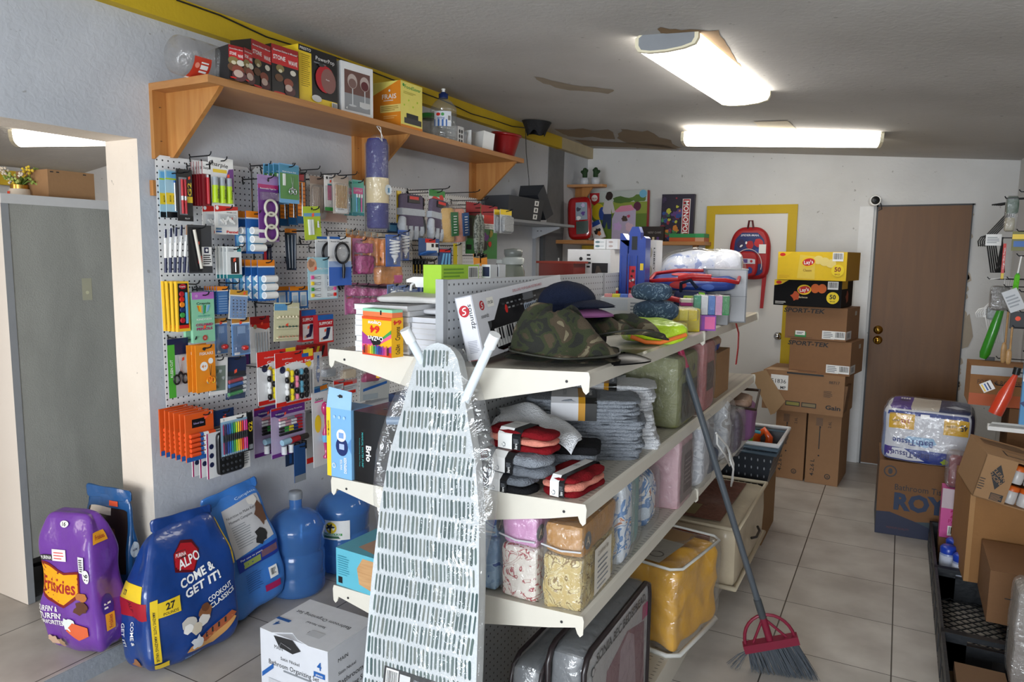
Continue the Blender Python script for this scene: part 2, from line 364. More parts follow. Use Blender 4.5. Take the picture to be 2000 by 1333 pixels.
def tile_mat():
    m,t,b=nt('floor_tiles');tc=N(t,'ShaderNodeTexCoord');sp=N(t,'ShaderNodeSeparateXYZ');t.links.new(tc.outputs['Object'],sp.inputs[0])
    ed=[];ce=[]
    for a,of in (('X',.068),('Y',4.01)):
        s_=N(t,'ShaderNodeMath',operation='MULTIPLY_ADD');t.links.new(sp.outputs[a],s_.inputs[0]);s_.inputs[1].default_value=1/.457;s_.inputs[2].default_value=50-of/.457
        f=N(t,'ShaderNodeMath',operation='FRACT');t.links.new(s_.outputs[0],f.inputs[0])
        fl=N(t,'ShaderNodeMath',operation='FLOOR');t.links.new(s_.outputs[0],fl.inputs[0]);ce.append(fl)
        p=N(t,'ShaderNodeMath',operation='PINGPONG');t.links.new(f.outputs[0],p.inputs[0]);p.inputs[1].default_value=.5
        g=N(t,'ShaderNodeMath',operation='LESS_THAN');t.links.new(p.outputs[0],g.inputs[0]);g.inputs[1].default_value=.006 if a == 'X' else .0045;ed.append(g)
    mxx=N(t,'ShaderNodeMath',operation='MAXIMUM');t.links.new(ed[0].outputs[0],mxx.inputs[0]);t.links.new(ed[1].outputs[0],mxx.inputs[1])
    cb=N(t,'ShaderNodeCombineXYZ');t.links.new(ce[0].outputs[0],cb.inputs[0]);t.links.new(ce[1].outputs[0],cb.inputs[1])
    wn=N(t,'ShaderNodeTexWhiteNoise');t.links.new(cb.outputs[0],wn.inputs['Vector'])
    no=N(t,'ShaderNodeTexNoise');no.inputs['Scale'].default_value=5;no.inputs['Detail'].default_value=6;t.links.new(tc.outputs['Object'],no.inputs['Vector'])
    cr=N(t,'ShaderNodeValToRGB');e=cr.color_ramp.elements;e[0].position=.3;e[1].position=.7;e[0].color=lin('#a69f98');e[1].color=lin('#c2bdb6');t.links.new(no.outputs[0],cr.inputs[0])
    hv=N(t,'ShaderNodeHueSaturation');t.links.new(cr.outputs[0],hv.inputs['Color'])
    mr=N(t,'ShaderNodeMapRange');mr.inputs[3].default_value=.93;mr.inputs[4].default_value=1.05;t.links.new(wn.outputs[0],mr.inputs[0]);t.links.new(mr.outputs[0],hv.inputs['Value'])
    mx=N(t,'ShaderNodeMix',data_type='RGBA');t.links.new(mxx.outputs[0],mx.inputs[0]);t.links.new(hv.outputs[0],mx.inputs[6]);mx.inputs[7].default_value=lin('#4a443d')
    t.links.new(mx.outputs[2],b.inputs['Base Color']);b.inputs['Roughness'].default_value=.38
    bp=N(t,'ShaderNodeBump');bp.inputs['Strength'].default_value=.3;bp.inputs['Distance'].default_value=.003;bp.invert=True
    t.links.new(mxx.outputs[0],bp.inputs['Height']);t.links.new(bp.outputs[0],b.inputs['Normal']);return m
TILE=tile_mat()
def struct(name,mb): return put(name,mb,kind='structure')
JY=1.84       # far side of the doorway in the left wall
m=MB();m.box(XL,YF-.1,-.1,XR-XL+.1,YB-YF+.2,.1,TILE);struct('floor',m)
m=MB();m.box(-5.6,YF-.1,-.1,5.6+XL-.004,6.1,.18,TILE);m.box(XL-.004,YF,-.1,.004,JY-YF,.178,C('#8f959c',bump=.3));struct('floor_side_room',m)
# ceiling: sloping slab with water stains of their own shape
def cz(x,y,k=0): return (x,y,ceil_z(x)-k)
m=MB();a=[cz(XL-.12,YF-.1),cz(XR+.1,YF-.1),cz(XR+.1,YB+.1),cz(XL-.12,YB+.1)]
m.add(a+[(x,y,z+.1) for x,y,z in a],[(0,3,2,1),(4,5,6,7),(0,1,5,4),(1,2,6,5),(2,3,7,6),(3,0,4,7)],CEIL)
STAIN=C('#8a6f4e',r=.9,var=.25,sc=9);STAIN2=C('#8d7a62',r=.9,var=.15,sc=5);PATCH=C('#c9bda4',r=.9)
def stain(pts,mat,seed,k=.0015,j=5):
    rr=random.Random(seed);P=[]
    for i in range(len(pts)):
        a,b=pts[i],pts[(i+1) % len(pts)]
        for q in range(4):
            P.append((a[0]+(b[0]-a[0])*q/4+rr.uniform(-j,j),a[1]+(b[1]-a[1])*q/4+rr.uniform(-j,j)*.5))
    vs=[]
    for x,y in P:
        z=2.5
        for _ in range(12): v=on(x,y,2,z);z=ceil_z(v.x)
        vs.append((v.x,v.y,z-k))
    m.add(vs,[tuple(range(len(vs)))],mat)
stain([(1282,53),(1330,58),(1400,58),(1420,85),(1440,120),(1452,140),(1425,120),(1380,80),(1340,66),(1290,64)],STAIN,2,j=4)
stain([(1085,252),(1190,254),(1200,270),(1110,268)],STAIN2,3)
stain([(1215,254),(1262,256),(1300,270),(1330,290),(1240,288),(1205,270)],STAIN2,4)
stain([(1120,272),(1290,282),(1330,292),(1150,286)],STAIN2,5,j=2)
stain([(1040,148),(1120,165),(1200,175),(1190,182),(1110,176),(1060,162)],C('#978a78',r=.9,var=.2,sc=12),6,j=3)
stain([(1472,238),(1540,235),(1560,255),(1494,258)],PATCH,7,.003,2)
struct('ceiling',m)
def cz2(x): return 2.64+(x-XL)*.142
m=MB();a=[(x,y,cz2(x)) for x,y in ((-5.6,YF-.1),(XL-.1,YF-.1),(XL-.1,3.5),(-5.6,3.5))]
m.add(a+[(x,y,z+.06) for x,y,z in a],[(0,3,2,1),(4,5,6,7),(0,1,5,4),(1,2,6,5),(2,3,7,6),(3,0,4,7)],C('#b5b1ac',r=.9,bump=.5,bs=40,var=.1,sc=4));struct('ceiling_side_room',m)
# left wall with the doorway; plaster reveal is cream
HZ=2.075
m=MB();z1=2.72
m.box(XL-.2,JY,-.02,.2,YB-JY+.1,z1,WALL,front=CREAM)
m.box(XL-.2,.45,HZ,.2,JY-.45,z1-HZ-.02,WALL,bottom=CREAM);m.box(XL-.2,YF-.1,-.02,.2,.45-YF+.1,z1,WALL)
struct('wall_left',m)
m=MB();m.box(XL-.2,YB,-.02,XR-XL+.4,.12,z1,WALLB);struct('wall_back',m)
m=MB();m.box(XR,YF-.1,-.02,.12,YB-YF+.1,z1,WALLB);struct('wall_right',m)
m=MB()                                   # unseen wall behind the camera; its opening is invented to go with the fill lamp
m.box(-5.6,YF-.12,-.02,1.9,.1,z1,WALLB);m.box(-3.7,YF-.12,-.02,4.5,.1,.6,WALLB);m.box(-3.7,YF-.12,2.35,4.5,.1,.4,WALLB);m.box(.4,YF-.12,.58,.4,.1,1.77,WALLB)
struct('wall_front',m)
m=MB();m.box(-5.6,3.4,-.02,5.6+XL-.2,.1,z1+.05,WALL);m.box(-5.7,YF,-.02,.1,6.1,z1+.05,WALL);struct('wall_side_room',m)
YEL=C('#c9a91c',r=.7,var=.12,sc=6,bump=.1)
m=MB();m.box(-5.6,YF,2.09,.05,6,.1,YEL);struct('trim_3',m)
# yellow beam along the top of the left wall, far end bare
m=MB();m.box(XL,1.0-3.5,2.545,.05,8.2,.1,YEL);m.box(XL,5.7,2.545,.05,.7,.1,C('#b9ab8c',r=.8,var=.2,sc=8));struct('trim_1',m)
# grey cement strip on the left wall, and the light column beside it
a=on(1068,500,0,XL+.005).y;b=on(1098,500,0,XL+.005).y
m=MB();m.prism([(a,.05),(b,.05),(b+.01,.9),(b-.03,1.5),(b+.03,1.9),(b,2.3),(b+.01,2.545),(a+.01,2.545),(a-.01,2.0),(a+.02,1.5),(a,.9)],XL,XL+.004,C('#77787a',r=.95,var=.15,sc=15),ax='x');struct('trim_2',m)
# white flush door in its yellow frame
def bx(px,z=None,py=450): return on(px,py,1,YB).x
x0,x1=bx(1381,py=430),bx(1558,py=420);zt=zat((x0,YB),403)
m=MB();t_=.072
m.prism([(x0,0),(x0+t_,0),(x0+t_,zt-t_),(x1-t_,zt-t_),(x1-t_,0),(x1,0),(x1,zt),(x0,zt)],YB-.022,YB,YEL);fr=struct('trim_4',m)
m=MB();DW=C('#dcdad6',r=.45,var=.03,sc=4);m.box(x0+t_,YB-.012,.01,x1-x0-2*t_,.012,zt-t_-.01,DW);d1=struct('door_1',m)
def knob(par,x,z,mat,r=.028,y=YB-.012):
    m=MB();m.T=Matrix.Translation((x,y,z)) @ Matrix.Rotation(pi/2,4,'X')
    m.lathe([(.034,0),(.034,.006),(.014,.01),(.013,.03),(r,.038),(r*1.02,.052),(r*.7,.062),(.002,.064)],mat,20);part('door_knob',m,par)
CHR=C('#c9cacc',r=.12,metal=1);BRASS=C('#c9a24a',r=.18,metal=1)
p=on(1519,657,1,YB-.03);knob(d1,p.x,p.z,CHR)
# brown flush door, with a ragged plaster edge around it
x0,x1=on(1716,404,1,YB).x,on(1899,404,1,YB).x;zt=2.055
m=MB();BRN=wood('brown_door_veneer','#63401b','#704a20',(6,6,.5),2.5,.5,0);m.box(x0,YB-.012,.01,x1-x0,.012,zt-.01,BRN);d2=struct('door_2',m)
p=on(1715,645,1,YB-.03);knob(d2,p.x,p.z,BRASS,.02);p=on(1714,665,1,YB-.03);knob(d2,p.x,p.z,BRASS,.027)
m=MB();m.box(x0-.012,YB-.014,0,.012,.014,zt+.012,DK);m.box(x1,YB-.014,0,.008,.014,zt+.012,DK);m.box(x0-.012,YB-.014,zt,x1-x0+.03,.014,.012,DK)
for i in range(16):
    z=R.uniform(.6,2.0);q=R.uniform(.01,.03);m.prism([(x1+.006,z),(x1+.006+q,z+.02),(x1+.006+q*.6,z+q*2.4),(x1+.006,z+q*3)],YB-.003,YB,C('#b5a796',r=.9))
m.prism([(x1+.006,.98),(x1+.05,1.0),(x1+.075,1.08),(x1+.06,1.16),(x1+.04,1.25),(x1+.006,1.2)],YB-.006,YB,C('#a89c8c',r=.9))
struct('trim_5',m)
m=MB();m.box(x0-.13,YB-.016,0,.1,.016,2.06,C('#e3e4e5',r=.6));struct('trim_6',m)
# ceiling lights --------------------------------------------------
LITE=emit('lit_diffuser','#fffaf0',10);IV=C('#efe6c8',r=.4)
def ceiling_light(A,B,wd,zb,label,energy):
    A,B=Vector(A),Vector(B);d=(B-A);L=d.length;ang=math.degrees(math.atan2(d.y,d.x))
    sl=math.degrees(math.asin((B.z-A.z)/L))
    t=thing('ceiling_light',label,'ceiling light',AT(A,ang) @ Matrix.Rotation(-radians(sl),4,'Y'),'wraparound fluorescent ceiling lights')
    P=[(-wd/2,.03),(-wd/2+.012,.01),(-wd*.28,-.0),(0,-.004),(wd*.28,0),(wd/2-.012,.01),(wd/2,.03),(wd/2,.062),(wd/2-.02,.075),(-wd/2+.02,.075),(-wd/2,.062)]
    m=MB();m.prism(P[::-1],.02,L-.02,LITE,ax='x');part('diffuser',m,t)
    for nm,x,dx in (('end_cap',0,.02),('end_cap',L-.02,.02)):
        m=MB();m.prism([(a*1.02,b-.001) for a,b in P][::-1],x,x+dx,IV,ax='x')
        m.prism([(a*.9,b*.86+.006) for a,b in P][::-1],x-.001 if x == 0 else x+dx,x if x == 0 else x+dx+.001,C('#8d9196',r=.4),ax='x');part(nm,m,t)
    m=MB();m.box(.05,-.06,.075,L-.1,.12,.05,C('#d8d8d6'));part('housing',m,t)
    return t
a=on(1300,95,2,2.44);b=on(1455,203,2,2.43)
ceiling_light((a.x,a.y,2.435),(b.x,b.y,2.425),.25,2.45,'lit fluorescent ceiling light nearest the camera, with its grey end facing us',1)
a=on(1338,275,1,5.2);b=on(1722,277,1,5.35)
ceiling_light((a.x,5.15,a.z-.035),(b.x,5.3,b.z-.035),.25,2.45,'long lit fluorescent ceiling light farther back, seen side on across the room',1)
a=on(10,283,2,2.5);b=on(150,262,2,2.5)
def onc2(px,py,k):
    z=2.4
    for _ in range(40): v=on(px,py,2,z);z=.75*z+.25*(cz2(v.x)-k)
    return v
a=onc2(28,284,.12);a.z-=.0;b=a+Vector((.75,.97,.1))
ceiling_light(a,b,.25,0,'lit fluorescent ceiling light in the side room beyond the doorway',1)
# ================================================================ WALL SHELF
PLY=wood('shelf_plywood','#a8703c','#bf8850',(1,.5,8),4,.5,.1);PLY2=wood('bracket_plywood','#a86c34','#c08a4c',(7,7,.6),3,.5,.1)
ST=2.295;SX=-2.31
t=thing('wall_shelf','long plywood shelf high on the left wall, held by three triangular brackets','shelf',AT((XL,1.9,ST)))
m=MB();m.box(0,0,-.028,SX-XL,2.55,.028,PLY);part('shelf_board',m,t)
for y in (.03,1.22,2.42):
    m=MB();m.box(0,y-.03,-.29,.02,.1,.262,PLY2)
    m.prism([(.02,-.028),(.33,-.028),(.31,-.05),(.05,-.28),(.02,-.28)],y+.03,y+.05,PLY2)
    for z in (-.09,-.22): m.lathe([(.004,0),(.003,.002)],DK,8,(.021,y,z))
    part('bracket',m,t)
# ================================================================ PEGBOARDS
PEG=holes('pegboard_white','#eeeff0','#2a2c30',.0254,.0254,.0036,.0036,'YZ',.4,(.5,.5))
PX=XL+.03
def pegboard(name,y0,y1,z0,z1,label):
    m=MB();r=.02;P=[(y0+r,z0),(y1-r,z0),(y1,z0+r),(y1,z1-r),(y1-r,z1),(y0+r,z1),(y0,z1-r),(y0,z0+r)]
    m.prism(P,PX-.005,PX,PEG,C('#b8b9ba'),ax='x')
    t=put(name,m,label,'pegboard',group='white pegboards on the left wall')
    for a,b,c in ((y0+.05,z1-.06,.05),(y0-.012,z1-.16,.03),(y1-.1,z1-.06,.05),(y0+.05,z0+.04,.05)):
        m=MB();m.box(XL+.003,a,b,.021,c,.06,PLY2);part('batten',m,t)
    return t
pegboard('pegboard',1.895,2.37,.88,2.02,'white pegboard panel nearest the doorway, full of pens and markers')
pegboard('pegboard',2.38,3.16,.81,2.03,'white pegboard panel in the middle, with tape sets, crochet sets and thread')
pegboard('pegboard',3.17,4.49,.81,2.03,'white pegboard panel farthest along the wall, with gloves and fishing lures')
WIRE=C('#2c2f33',r=.35,metal=.7)
_hk=[None]
def hook(Y,Z,L=.16,up=.012,X=None):
    X=PX if X is None else X;Y=max(Y,1.912)
    if _hk[0] is None:
        m=MB();m.tube([(0,0,.012),(.004,0,.003),(.01,0,0),(.145,0,0),(.158,0,.006),(.162,0,.016)],.0026,WIRE,6)
        m.tube([(.002,0,0),(.006,0,-.022)],.0026,WIRE,6)
        o=put('peg_hook',m,'dark wire hook on the pegboard, mostly hidden by hanging packs','hook',AT((X,Y,Z)),group='dark wire hooks on the pegboards');o['_p']=1;del o['_p']
        _hk[0]=o
    else: o=dup(_hk[0])
    o.matrix_world=AT((X,Y,Z)) @ Matrix.Diagonal((L/.16,1,1,1));return o
# ================================================================ GONDOLA
GW=C('#dcd7ca',r=.32,var=.02);GWP=holes('gondola_shelf_slots','#c8c2b4','#6a655c',.024,.042,.0022,.008,'YX',.35);GW2=C('#c8c2b4',r=.35,var=.02)
GPN=holes('gondola_back_holes','#c9ccd0','#3c3e42',.0254,.0254,.0034,.0034,'YZ',.4)
GP2=holes('gondola_front_panel_holes','#c9ccd0','#3c3e42',.0254,.0254,.0034,.0034,'XZ',.4)
GX,GY0,GY1=-1.14,1.69,4.16;GYM=(GY0+GY1)/2
gon=thing('gondola_shelving','double sided white metal shop shelving unit standing in the middle of the floor','shelving unit',AT((GX,GY0,0)))
m=MB();m.T=Matrix.Translation((0,0,0))
for k in range(2): m.box(-.012,k*1.235+.02,.12,.024,1.215,1.45,GPN)
part('back_panel',m,gon)
for k in range(3):
    m=MB();m.box(-.013,k*1.235-.003+(.0 if k else .004),.02,.026,.02,1.552,C('#a9acb0',r=.4));part('upright',m,gon)
m=MB();m.box(-.41,.01,0,.4,2.46,.12,GW,top=GWP,front=GP2);m.box(.01,.01,0,.445,2.46,.12,GW,top=GWP);part('base_deck',m,gon)
# end panel below the lowest shelf, as seen between the board and the bedspread bag
def shelf(side,z,k,tilt=.0):
    "side -1 left, 1 right; front edge height z"
    D=.41 if side < 0 else .455;y0=k*1.235+.006;L=1.223
    s=MB();e=side
    def X(a): return e*a
    # deck
    P=[(.02,-tilt-.0),(D-.012,0),(D-.004,-.006),(D,-.04),(D-.012,-.046),(D-.016,-.036),(D-.012,-.022),(.02,-tilt-.02)]
    P=[(X(a),z+b) for a,b in P]
    n=len(P);A=[(a,y0,b) for a,b in P];B=[(a,y0+L,b) for a,b in P]
    for i in range(n):
        j=(i+1) % n;q=[A[i],A[j],B[j],B[i]]
        if i == 0:
            f0,f1=(.0,.58);mid=[Vector(A[0]).lerp(Vector(A[1]),.58),Vector(B[0]).lerp(Vector(B[1]),.58)]
            for qq,mt in (([A[0],mid[0],mid[1],B[0]],GW2),([mid[0],A[1],B[1],mid[1]],GWP)): s.add(qq if e < 0 else qq[::-1],[(0,1,2,3)],mt)
        else: s.add(q if e < 0 else q[::-1],[(0,1,2,3)],GW)
    s.add(A,[tuple(range(n))],GW);s.add(B,[tuple(range(n))],GW)
    o=part('shelf',s,gon)
    for yy in (y0-.004,y0+L-.002):
        b=MB()
        Q=[(.02,-tilt+.001),(D,.001),(D+.004,-.012),(D+.002,-.05),(D-.006,-.058),(D-.014,-.05),(D-.02,-.034),(D-.1,-.05-tilt*.3),(.14,-.085-tilt),(.02,-.105-tilt)]
        Q=[(X(a),z+c) for a,c in Q]
        if e > 0: Q=Q[::-1]
        b.prism(Q[::-1],yy,yy+.004,GW)
        b.T=Matrix.Translation((X(D-.06),yy-.0005,z-.028)) @ Matrix.Rotation(pi/2,4,'X');b.lathe([(.004,0),(.004,.001)],DK,8)
        part('shelf_bracket',b,o)
    return o
for k in range(2):
    for z in (1.345,.935,.575): shelf(-1,z,k)
    for z,tl in ((1.347,.02),(.998,.015),(.69,.015)): shelf(1,z,k,tl)
# ================================================================ THINGS ON THE LEFT PEGBOARDS
PRICE=C('#ff5a3c',r=.6);SILV=C('#c8ccd2',r=.25,metal=.8)
ORD=['frontmost','second from front','third from front','fourth from front','fifth from front','sixth from front','seventh from front','eighth from front']
def pack(name,label,cat,bbox,X,draw,n=1,step=.012,d=.003,dy=-.002,dz=0,base='#f0f0ee',tilt=0,grp=None,hk=True,yaw=0,lab=None,hang=.5,lean=0):
    """hanging pack: bbox in the photo gives the front pack on plane X; draw(m, F, w, h, add) draws it; n copies go back along the hook"""
    y,z,w,h=wl(*bbox,X)
    m=MB();m.box(0,0,0,w,d,h,C(base,r=.45,cc=.2));F=m.fs['front'];subs=[]
    draw(m,F,w,h,subs)
    M=WL(y,z,X,tilt,lean,yaw);g=grp if n > 1 else None
    o=put(name,m,label if n == 1 else label+', '+ORD[0],cat,M,group=g)
    for nm,mm in subs: part(nm,mm,o)
    for k in range(1,n):
        dup(o,WL(y+dy*k,z+dz*k,X-step*k,tilt+R.uniform(-1,1),lean,yaw+R.uniform(-2,2)),(lab or label)+', '+ORD[k])
    if hk: hook(y+w*hang,z+h-.012,max(.05,X-PX+.035))
    return o
def CY(m,x,z,r,L,mat,y=-.01,ax='z',n=12,r2=None):
    if ax == 'z': m.tube([(x,y,z),(x,y,z+L)],[r,r2 or r],mat,n)
    else: m.tube([(x,y,z),(x+L,y,z)],[r,r2 or r],mat,n)
def blister(m,x,z,w,h,d=.015,a=.22):
    m.box(x,-d,z,w,d,h,film(a=a))
def price(m,F,u=.6,v=.8,s=.009,rot=.2): m.disc(F,u,v,s,PRICE,s*.7,4,rot=.78+rot)
CB={k: C(v,r=.35) for k,v in dict(lb='#a9cfe0',y='#f2cf2e',k='#15161a',r='#b81f2c',w='#f3f3f1',b='#2461ad',db='#1c2f66',o='#ef8a1d',g='#3f9c4a',lg='#b6d61f',p='#6d2f86',pk='#e2559c',t='#2c8c94',gr='#8b9096',br='#8a5a34',nv='#20274a',sk='#6fb6e3',te='#48b09a',cr='#e9dfc0',mg='#b3286c',rd='#d8281f',bg='#c9b79c').items()}
W_=CB['w'];K_=CB['k']
# pens, first column
def d_(m,F,w,h,S):
    m.R(F,0,0,1,.12,K_);m.R(F,0,.28,1,.52,CB['y']);m.R(F,0,.8,1,.83,CB['lg'])
    for k in range(2): m.text(F,('SMOOTH INK','PILOT')[k],.35+.3*k,.4,w*.12,K_,w=h*.14,rot=90)
    m.R(F,.1,.84,.9,.97,CB['sk']);p=MB();CY(p,w*.7,h*.14,.005,h*.6,SILV,-.006);CY(p,w*.7,h*.74,.004,h*.05,CB['b'],-.006);S.append(('pen',p))
pack('pen_pack','pale blue carded pen with a yellow label, top left of the pegboard','pen pack',(324,333,347,425),-2.55,d_,2,.035,base='#a9cfe0',grp='pale blue pen packs')
def d_(m,F,w,h,S):
    m.R(F,0,0,1,.1,K_);m.R(F,0,.86,1,1,K_);m.R(F,.12,.12,.62,.84,CB['gr']);m.text(F,'G2',.8,.62,w*.24,CB['y'],w=h*.26,rot=90,bold=.02);m.R(F,.25,.36,.98,.48,CB['y'])
    m.text(F,'PILOT',.6,.05,h*.03,W_);price(m,F,.8,.84)
    for k in range(2):
        p=MB();CY(p,w*(.27+.2*k),h*.14,.005,h*.66,CB['r'],-.007);CY(p,w*(.27+.2*k),h*.4,.0056,h*.08,SILV,-.007);S.append(('pen',p))
pack('pen_pack','black carded pack of two red gel pens lettered G2','pen pack',(346,331,376,432),-2.53,d_,1,base='#2a2c30')
def d_(m,F,w,h,S):
    m.R(F,0,.72,1,1,W_);m.text(F,'Sharpie',.5,.86,h*.06,K_,w=w*.8)
    p=MB();CY(p,w*.5,h*.04,.0065,h*.6,CB['r'],-.007);CY(p,w*.5,h*.62,.004,h*.08,SILV,-.007);S.append(('marker',p));m.text(F,'PARKER',.5,.62,w*.2,W_,w=h*.18,rot=90)
pack('marker_pack','slim pack holding one dark red marker','marker pack',(396,316,412,402),-2.50,d_,5,.016,dy=0,base='#7d1822',grp='slim red marker packs')
def d_(m,F,w,h,S):
    m.R(F,0,.74,1,1,W_);m.text(F,'Sharpie',.38,.86,h*.085,K_,w=w*.78,rot=-4,shear=.2);m.R(F,.15,.69,.72,.76,CB['y']);m.poly(F,[(.62,.5),(.8,.78),(1,.8),(1,.3)],CB['p'])
    for k in range(3):
        p=MB();CY(p,w*(.17+.29*k),h*.06,w*.115,h*.36,CB['lg'],-.009,r2=w*.1);CY(p,w*(.17+.29*k),h*.42,w*.1,h*.17,C('#9fa7ae',r=.2),-.009)
        p.text(flat((w*(.17+.29*k),-.009-w*.12,h*.24),(1,0,0),(0,0,1),1,1),'Sharpie',0,0,w*.07,K_,w=h*.2,rot=90,rel=False);S.append(('highlighter',p))
    price(m,F,.78,.64,.011)
pack('highlighter_pack','pack of three yellow green highlighters on a white card','highlighter pack',(409,309,456,403),-2.50,d_,1,base='#e9e9ea')
def d_(m,F,w,h,S):
    m.poly(F,[(0,.78),(0,1),(1,1),(1,.88)],CB['rd']);m.disc(F,.1,.92,w*.07,W_);m.text(F,'ERASER CAPS',.72,.78,h*.035,K_,w=w*.42);m.text(F,'Pentel',.72,.09,h*.09,CB['rd'],w=w*.5,bold=.03)
    m.R(F,.02,.06,.26,.12,CB['b']);m.R(F,.02,.15,.26,.22,C('#5c7f9c'));m.R(F,.12,.28,.92,.72,C('#d5d8da'))
    p=MB();p.box(w*.18,-.008,h*.32,w*.68,.008,h*.36,film(a=.35));rr=random.Random(4)
    for k in range(7): p.obox((w*(.25+.08*k),-.006,h*rr.uniform(.42,.56)),.006,.006,.02,W_,(0,rr.uniform(-1,1),0))
    S.append(('eraser_blister',p));price(m,F,.7,.55,.01)
pack('eraser_pack','white and red carded pack of eraser caps','eraser pack',(420,403,465,458),-2.50,d_,2,.06,dy=-.012,base='#f0f0ee',grp='white and red eraser cap packs')
# white correction rolls on blue card
def d_(m,F,w,h,S):
    m.R(F,0,.84,1,1,CB['o']);m.R(F,0,.82,1,.85,W_);m.R(F,.02,.6,.98,.8,CB['b']);m.R(F,.03,.06,.97,.6,CB['sk'])
    for k in range(3):
        p=MB();p.tube([(w*.18,-.016,h*(.14+.2*k)),(w*.9,-.016,h*(.14+.2*k))],h*.088,W_,16);p.tube([(w*.17,-.016,h*(.14+.2*k)),(w*.185,-.016,h*(.14+.2*k))],h*.06,C('#cfd3d8'),16);S.append(('tape_roll',p))
pack('tape_pack','blue card with three white rolls, upper row','tape pack',(481,413,514,496),-2.49,d_,2,.05,dy=-.015,base='#2f6fbc',grp='white roll packs in the upper row')
pack('tape_pack','blue card with three white rolls, lower row','tape pack',(504,508,537,588),-2.44,d_,6,.03,dy=-.008,base='#2f6fbc',grp='white roll packs in the lower row')
def d_(m,F,w,h,S):
    m.R(F,0,.02,1,.85,CB['p']);m.R(F,0,.8,1,.86,CB['mg']);m.text(F,'Removable Tape Set',.5,.8,h*.022,W_,w=w*.8);m.blob(F,.5,.93,.007,DK,3)
    for k in range(3):
        p=MB();Z=h*(.13+.19*k);P=[(w*.52+cos(a*pi/12)*w*.3,-.012,Z+sin(a*pi/12)*w*.3) for a in range(24)];p.tube(P,.0055,C('#d8d6c4',r=.3),8,True);S.append(('tape_ring',p))
    p=MB();p.box(w*.08,-.02,h*.62,w*.84,.02,h*.12,film(a=.4));S.append(('tape_blister',p))
pack('tape_set','tall purple carded set of three tape rings','tape set',(505,343,544,472),-2.46,d_,1,base='#a584bb')
def scissors(p,w,h,cx,z,s,hm,bm,y=-.006,op=.16):
    for e in (-1,1):
        a=e*op;P=lambda x,zz: (cx+(x*cos(a)+zz*sin(a))*s,y,z+(-x*sin(a)+zz*cos(a))*s)
        pts=[P(-.012*e,0),P(.016*e,0),P(.004*e,1),P(-.05*e,.4)]
        p.add([pts[0],pts[1],pts[2]]+[(q[0],q[1]-.002,q[2]) for q in pts[:3]],[(0,1,2),(3,5,4),(0,3,4,1),(1,4,5,2),(2,5,3,0)],bm)
        c=P(.2*-e,-.38);p.tube([(c[0]+cos(t*pi/9)*.17*s,y-.002,c[2]+sin(t*pi/9)*.24*s) for t in range(18)],.05*s,hm,7,True);p.tube([P(0,.05),P(-.12*e,-.16)],.055*s,hm,7)
def d_(m,F,w,h,S):
    m.R(F,.02,.1,.98,.76,C('#5b8f4e'));m.R(F,0,.76,1,.97,C('#4a8fae'));m.text(F,'Nail Care Set',.5,.8,h*.03,W_,w=w*.7);p=MB();scissors(p,w,h,w*.6,h*.4,.05,SILV,SILV);S.append(('scissors',p))
    p=MB();p.box(w*.16,-.004,h*.44,w*.12,.004,h*.3,C('#e8ebe6',r=.2));S.append(('nail_file',p))
pack('scissors_pack','blue and green card with small silver scissors','scissors pack',(546,321,584,397),-2.44,d_,4,.028,dy=-.004,base='#6fa9d6',grp='silver scissors packs')
def d_(m,F,w,h,S):
    m.R(F,.1,.14,.9,.8,CB['o']);m.R(F,0,0,1,.14,C('#1f5f94'));m.R(F,.2,.82,.8,.95,CB['r']);p=MB();CY(p,w*.5,h*.14,.004,h*.64,SILV,-.005);S.append(('drill_bit',p))
    for k in range(8): m.R(F,.12,.18+.075*k,.88,.2+.075*k,C('#b45a1a'))
pack('bit_pack','narrow orange and dark blue card with a steel bit','tool bit pack',(579,335,598,437),-2.49,d_,4,.035,base='#30383f',grp='orange and blue bit packs',dy=-.02,dz=-.006)
# long pens bundle and the dark pouch beside it
for k in range(6):
    m=MB();y,z,w,h=wl(322+k*9,448-k*2,329+k*9,533,-2.50+k*.006);m.tube([(0,0,0),(0,0,h*.34)],.0055,CB['nv'],8);m.tube([(0,0,h*.34),(0,0,h*.8)],.0055,W_,8);m.tube([(0,0,h*.8),(0,0,h)],.0055,CB['nv'] if k < 4 else C('#b98c6a'),8);m.tube([(-.006,-.003,h*.66),(-.006,-.003,h)],.0015,SILV,5)
    put('ballpoint_pen',m,'white ballpoint pen with dark blue ends, '+['leftmost','second from the left','third from the left','third from the right','second from the right','rightmost'][k]+' of the hanging row','pen',WL(y,z,-2.50+k*.006,2+k),group='white and blue pens hanging on the pegboard')
def d_(m,F,w,h,S):
    m.R(F,.02,.03,.55,.95,C('#222326',r=.3));m.R(F,.55,.15,.98,.55,W_);m.R(F,.65,.42,.85,.54,CB['nv']);m.R(F,.38,.2,.55,.36,CB['rd']);m.lines(F,.6,.18,.95,.4,5,K_);m.disc(F,.75,.48,.006,W_)
    p=MB();p.tube([(w*.45,-.01,h*.1),(w*.2,-.01,h*.9)],.006,C('#d7d2c6'),8);S.append(('pen',p));price(m,F,.4,.62,.01)
pack('pen_pouch','dark grey pen pouch with a white and blue label beside the hanging pens','pen pack',(368,440,414,534),-2.46,d_,1,base='#3c3e42')
def d_(m,F,w,h,S):
    m.R(F,0,0,1,.12,CB['t']);m.R(F,.7,.84,.97,.97,CB['t']);m.lines(F,.1,.84,.6,.95,3,CB['gr']);m.R(F,.25,.14,.8,.66,C('#3a3431',r=.3));price(m,F,.5,.58,.011);p=MB();p.tube([(w*.5,-.008,h*.2),(w*.5,-.008,h*.5)],.004,SILV,8);S.append(('keychain',p))
